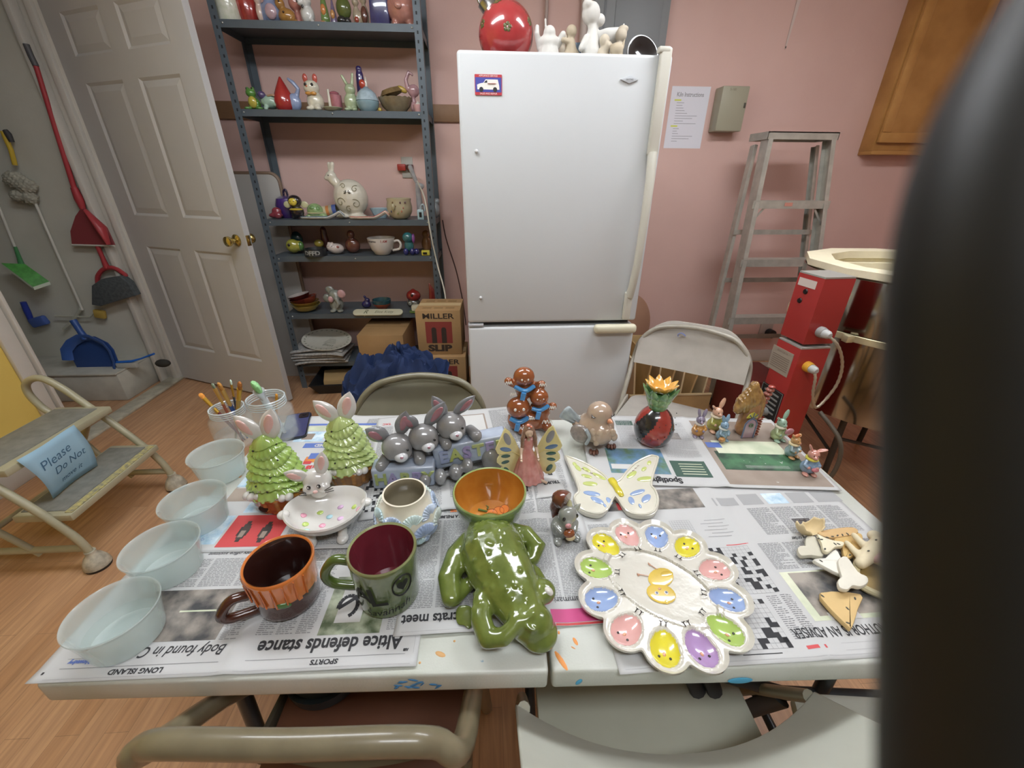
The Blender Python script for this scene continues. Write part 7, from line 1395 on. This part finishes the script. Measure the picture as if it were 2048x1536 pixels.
def bisq(label, px, Y, prims, col, s=1, extra=(), vox=.0035):
    t = thing('bisque_figurine', label, 'figurine', (fz(px, Y), Y, ZF-.038), 0, 'unpainted clay figurines on the refrigerator', s*1.15); blob('clay_body', prims, bisque(col), t, vox, 1)
    for e in extra: el(t, *e)
W1, W2, W3 = '#d2d0ca', '#b9ab94', '#c4b9a6'
bisq('white bisque angel figurine with wide gown on the refrigerator', 1097, 1.62, [('t', [(0, 0, .01), (0, 0, .075)], [.05, .03]), ('e', (0, -.004, .085), (.034, .028, .022)), ('e', (0, -.01, .108), (.02, .019, .02)), ('t', [(-.03, 0, .07), (-.042, -.01, .105), (-.040, 0, .125)], [.010, .009, .007]), ('t', [(.03, 0, .08), (.045, -.01, .105)], [.012, .010]), ('t', [(-.012, 0, .12), (-.014, 0, .145)], .004)], W1)
bisq('small tan bisque head figurine behind the angel', 1124, 1.72, [('t', [(0, 0, .0), (0, 0, .09)], .012), ('e', (0, 0, .115), (.018, .016, .018))], W3)
bisq('tan bisque kneeling child figurine on the refrigerator', 1143, 1.62, [('e', (0, 0, .035), (.034, .026, .04)), ('t', [(0, 0, .05), (-.006, 0, .09)], [.022, .016]), ('e', (-.004, -.004, .115), (.018, .017, .018)), ('t', [(-.01, -.01, .085), (-.032, -.014, .09)], .008)], W2, 1, (('hole', (-.012, -.027, .045), (.005, .003, .005), '#3a3028'),))
bisq('tall white bisque lady figurine in a bonnet on the refrigerator', 1182, 1.60, [('t', [(0, 0, .0), (0, 0, .06), (0, 0, .10)], [.034, .030, .018]), ('e', (-.008, 0, .15), (.028, .026, .030)), ('t', [(0, 0, .11), (-.004, 0, .13)], .014), ('e', (-.022, -.008, .168), (.016, .02, .014)), ('t', [(-.02, -.01, .09), (-.036, -.02, .06)], .009)], W1, 1.05)
bisq('white bisque reclining animal figurine behind the lady in a bonnet', 1212, 1.70, [('t', [(-.045, 0, .115), (.0, 0, .12), (.045, 0, .125)], [.018, .026, .024]), ('t', [(.045, 0, .13), (.055, 0, .155)], [.010, .004]), ('e', (-.03, 0, .165), .018), ('t', [(-.045, 0, .15), (-.04, 0, .12)], .010), ('t', [(-.02, 0, .0), (-.02, 0, .1)], .016), ('t', [(.03, 0, .0), (.03, 0, .1)], .016)], W1)
bisq('tan bisque praying child figurine near the black dish', 1206, 1.58, [('e', (0, 0, .035), (.026, .024, .036)), ('t', [(0, -.01, .05), (.012, -.02, .07)], .010), ('e', (.002, -.002, .085), (.017, .016, .018))], W3)
bisq('tan bisque standing child figurine at the right of the group', 1237, 1.66, [('t', [(0, 0, .0), (0, 0, .085)], [.022, .016]), ('e', (.004, 0, .118), (.020, .018, .020)), ('e', (.01, 0, .135), (.018, .014, .010)), ('t', [(-.01, -.01, .08), (-.03, -.01, .06)], .009)], W3)
bisq('cream bisque kitten figurine beside the black dish', 1234, 1.56, [('e', (0, 0, .028), (.026, .024, .028)), ('e', (-.004, -.008, .058), (.022, .02, .018)), ('t', [(.016, 0, .065), (.022, 0, .085)], [.007, .003]), ('t', [(-.02, 0, .065), (-.026, 0, .08)], [.007, .003]), ('e', (.016, -.02, .02), (.012, .012, .02))], W2)
t = thing('plate', 'black curled plate standing on the right of the refrigerator top', 'plate', (fz(1283, 1.64), 1.64, ZF-.038), s=1.4); m = MB(); m.lathe([(.0005, 0), (.03, .002), (.046, .012), (.05, .012), (.05, .008), (.032, -.003), (.0005, -.004)], (0, 0, .045), 40, rot=(R(72), 0, R(15))); m.obj('plate_body', mat('#1d1b1c', rough=.12, coat=1), t); el(t, 'foot', (-.03, 0, .008), (.03, .02, .008), BLK)
t = thing('jar', 'dark blue grey jar behind the clay figurines on the refrigerator', 'jar', (fz(1154, 1.80), 1.80, ZF-.038)); lat(t, 'jar_body', [(.0005, 0), (.035, 0), (.037, .12), (.034, .135), (.0005, .135)], mat('#4c5a66', rough=.3))
t = thing('figurine', 'small white and blue rounded figurine left of the red ornament', 'figurine', (fz(958, 1.72), 1.72, ZF-.038)); el(t, 'body', (0, 0, .03), (.018, .018, .032), '#cfc8c0'); el(t, 'blue_side', (.014, -.004, .034), (.010, .012, .024), '#4f74a8')
t = thing('clip', 'small black clip at the left edge of the refrigerator top', 'clip', (fz(930, 1.62), 1.62, ZF-.037)); m = MB(); m.box((0, 0, .014), (.045, .02, .028), (0, R(15), 0), bev=.006); m.obj('body', mat('#1f1f20', rough=.3), t)
# ------------------------------------------------------------------ closet tools
CY_ = CW-.04
def cl(px, py, Y=CY_): return at(px, py, Y=Y)
rd = mat('#a83c42', rough=.4); wh = mat('#cfcfc6', rough=.4)
b0 = cl(187, 450); t = thing('dustpan', 'red long handled dustpan hanging on the closet wall', 'dustpan', b0); RM = rel(b0)
m = MB(); m.tube([cl(52, 88), cl(62, 112), cl(72, 132)], .014, 1); m.tube([cl(72, 132), cl(110, 255), cl(148, 375)], [.012, .012, .014], 0); m.tube([cl(148, 375), cl(158, 398), cl(166, 418)], [.018, .024, .016], 0); m.obj('handle', [rd, mat('#55565a', rough=.5)], t, M=RM)
pp = [cl(166, 415), cl(176, 420), cl(215, 455), cl(231, 490), cl(147, 488), cl(144, 462), cl(154, 432)]; m = MB(); M_ = RM
out = [(q.x, q.z) for q in pp][::-1]; m.prism([(x, z) for x, z in out], 0, .012, M=Matrix.Translation((0, CY_, 0)) @ Matrix.Rotation(R(90), 4, 'X')); pan = m.obj('pan', mat('#8a3f44', rough=.4), t, M=RM)
m = MB(); m.tube([pp[1]+Vector((0, -.02, 0)), pp[2]+Vector((0, -.05, 0)), pp[3]+Vector((0, -.05, .01))], [.012, .03, .012], seg=10, flat=.7); m.obj('pan_side', rd, t, M=RM)
m = MB(); m.tube([pp[3]+Vector((0, -.01, -.004)), pp[4]+Vector((0, -.01, -.004))], .006); m.obj('pan_lip', wh, t, M=RM)
b0 = cl(232, 600); t = thing('broom', 'red handled broom with dark grey bristles hanging behind the red dustpan', 'broom', b0); RM = rel(b0)
m = MB(); m.tube([cl(194, 490), cl(205, 515), cl(214, 536)], [.013, .013, .018]); m.tube(smoothpath([cl(196, 568), cl(196, 552), cl(208, 538), cl(228, 536), cl(248, 548), cl(251, 552)], 4), .014, seg=8); m.obj('broom_head', rd, t, M=RM)
out = [cl(195, 568), cl(212, 556), cl(250, 550), cl(266, 562), cl(281, 588), cl(250, 597), cl(212, 609), cl(195, 606)]; m = MB(); o_ = [(q.x, q.z) for q in out]; m.prism(o_[::-1], -.03, .03, M=Matrix.Translation((0, CY_-.02, 0)) @ Matrix.Rotation(R(90), 4, 'X'), bev=.008); m.obj('bristles', mat('#4f5558', rough=.8, var=.2, var_s=60, bump=.5, bump_s=150), t, M=RM)
b0 = cl(40, 365); t = thing('feather_duster', 'yellow handled white fluffy duster on the closet wall', 'duster', b0); RM = rel(b0)
m = MB(); m.tube([cl(5, 262), cl(22, 300), cl(30, 330)], .012); m.obj('handle', mat('#c9ac3c', rough=.4), t, M=RM); m = MB(); m.tube([cl(10, 260), cl(16, 268), cl(24, 284)], [.012, .016, .012]); m.obj('grip', mat('#3c3c3e', rough=.6), t, M=RM)
blob('fluff', [('e', cl(30, 360)-b0, (.06, .04, .05)), ('e', cl(52, 372)-b0, (.06, .04, .045)), ('e', cl(40, 392)-b0, (.05, .04, .035)), ('e', cl(60, 395)-b0, (.04, .035, .04))], mat('#a6a496', rough=.95, var=.2, var_s=60), t, .006, 1, bumps=lambda c: .008*sin(c.x*260)*sin(c.z*220)*sin(c.y*200))
b0 = cl(150, 640); t = thing('squeegee', 'white stick squeegee leaning on the closet wall', 'squeegee', b0); RM = rel(b0)
m = MB(); m.tube([cl(70, 405), cl(118, 515), cl(165, 620)], .008); m.obj('stick', wh, t, M=RM); m = MB(); m.tube([cl(162, 618), cl(146, 640), cl(128, 658)], .010); m.tube([cl(110, 632), cl(180, 634), cl(192, 622)], .006); m.obj('blade', mat('#bfbfb0', rough=.4), t, M=RM)
t = thing('sponge', 'yellow sponge piece beside the squeegee', 'sponge', cl(200, 628)); m = MB(); m.box((0, 0, 0), (.07, .03, .06), (0, .2, 0), bev=.01); m.obj('body', mat('#b59a4c', rough=.9, bump=.6), t)
b0 = cl(50, 545); t = thing('flat_mop', 'green flat mop hanging on the closet wall', 'mop', b0); RM = rel(b0)
m = MB(); m.tube([cl(-30, 350), cl(0, 420), cl(30, 495)], .008); m.obj('stick', wh, t, M=RM); m = MB(); m.tube([cl(30, 493), cl(38, 515), cl(46, 538)], [.014, .020, .03], seg=12, flat=.6); m.obj('socket', mat('#4c8f5c', rough=.4), t, M=RM)
q4 = [cl(2, 526, CY_-.06), cl(50, 528, CY_-.02), cl(99, 563, CY_-.04), cl(66, 574, CY_-.10)]; m = MB(); m.add([p for p in q4]+[p+Vector((0, 0, -.02)) for p in q4], [[0, 1, 2, 3], [7, 6, 5, 4], [0, 4, 5, 1], [1, 5, 6, 2], [2, 6, 7, 3], [3, 7, 4, 0]], [0, 0, 1, 0, 1, 1], False); m.obj('mop_plate', [mat('#55a04c', rough=.45, var=.2, var_s=30), mat('#c9d4c0', rough=.6)], t, M=RM)
b0 = cl(75, 635); t = thing('scrub_brush', 'blue hand scrub brush on the closet wall', 'brush', b0); RM = rel(b0)
m = MB(); m.tube([cl(46, 604), cl(54, 622), cl(62, 640)], [.016, .018, .016]); m.obj('handle', mat('#2c3f9c', rough=.4), t, M=RM); m = MB(); m.box(cl(78, 643), (.11, .04, .065), (0, R(-14), 0), bev=.012); m.obj('brush_block', mat('#4a64a8', rough=.6, bump=.5), t, M=RM)
b0 = cl(180, 745, 2.48); b0.z = .212; t = thing('dustpan', 'large blue dustpan standing on the closet ledge', 'dustpan', (b0.x+.12, 2.44, .212)); 
m = MB(); pr = [(-.15, 0), (.12, 0), (.13, .04), (.125, .12), (.10, .17), (.03, .215), (-.03, .215), (-.10, .18), (-.15, .13), (-.16, .06)]; M_ = Matrix.Rotation(R(-8), 4, 'X') @ Matrix.Rotation(R(90), 4, 'X')
m.prism(pr, -.01, .0, M=M_, bev=.003); m.obj('pan', mat('#2c4a86', rough=.4), t); m = MB(); m.tube([M_ @ Vector((x, y, .03)) for x, y in pr[1:]+pr[:1]][:9], [.03]*9, seg=8, flat=.25); m.obj('pan_rim', mat('#3f64ac', rough=.4), t)
m = MB(); m.tube([M_ @ Vector(p) for p in ((-.01, .2, .02), (-.03, .26, .02), (-.055, .33, .015))], [.022, .018, .02], seg=12); m.obj('handle', mat('#35589c', rough=.4), t)
p1_ = at(240, 738, Y=2.42); t = thing('hand_brush', 'bright blue hand brush with white bristles lying on the closet ledge', 'brush', (p1_.x, 2.42, .214)); m = MB(); m.tube([(0, 0, .04), (.10, 0, .045), (.15, .02, .055), (.24, .03, .085)], [.012, .014, .010, .012], seg=10, flat=.6); m.obj('handle', mat('#2468c4', rough=.4), t); m = MB(); m.box((.06, 0, .018), (.13, .03, .036), bev=.004); m.obj('bristles', mat('#b9bab4', rough=.9, bump=.6, bump_s=200), t)
p1_ = at(328, 732, Y=2.42); t = thing('scrubber', 'dark oval scrubber on the closet ledge by the door jamb', 'scrubber', (p1_.x, 2.42, .212)); m = MB(); m.ell((0, 0, .028), (.05, .03, .028)); m.obj('body', mat('#35342f', rough=.9, bump=.8), t)
# ------------------------------------------------------------------ dark strap close to the lens
d_ = lambda px, py, k: CAM+(fw+rt*((px-1024)/F)-up*((py-768)/F))*k
SB = CAM+fw*.03; t = thing('phone_strap', 'out of focus black rubber strap hanging in front of the lens at the right edge', 'strap', d_(2000, 900, .034)); RM = rel(d_(2000, 900, .034))
Pz = [d_(2420, -260, .034), d_(2310, -60, .034), d_(2165, 140, .034), d_(2070, 330, .034), d_(2020, 560, .034), d_(2008, 800, .034), d_(2000, 1100, .034), d_(1998, 1400, .034), d_(1998, 1800, .034)]
m = MB(); m.tube(smoothpath(Pz, 6), .0078, seg=24, flat=1); m.obj('strap_body', mat('#151716', rough=.5), t, M=RM)
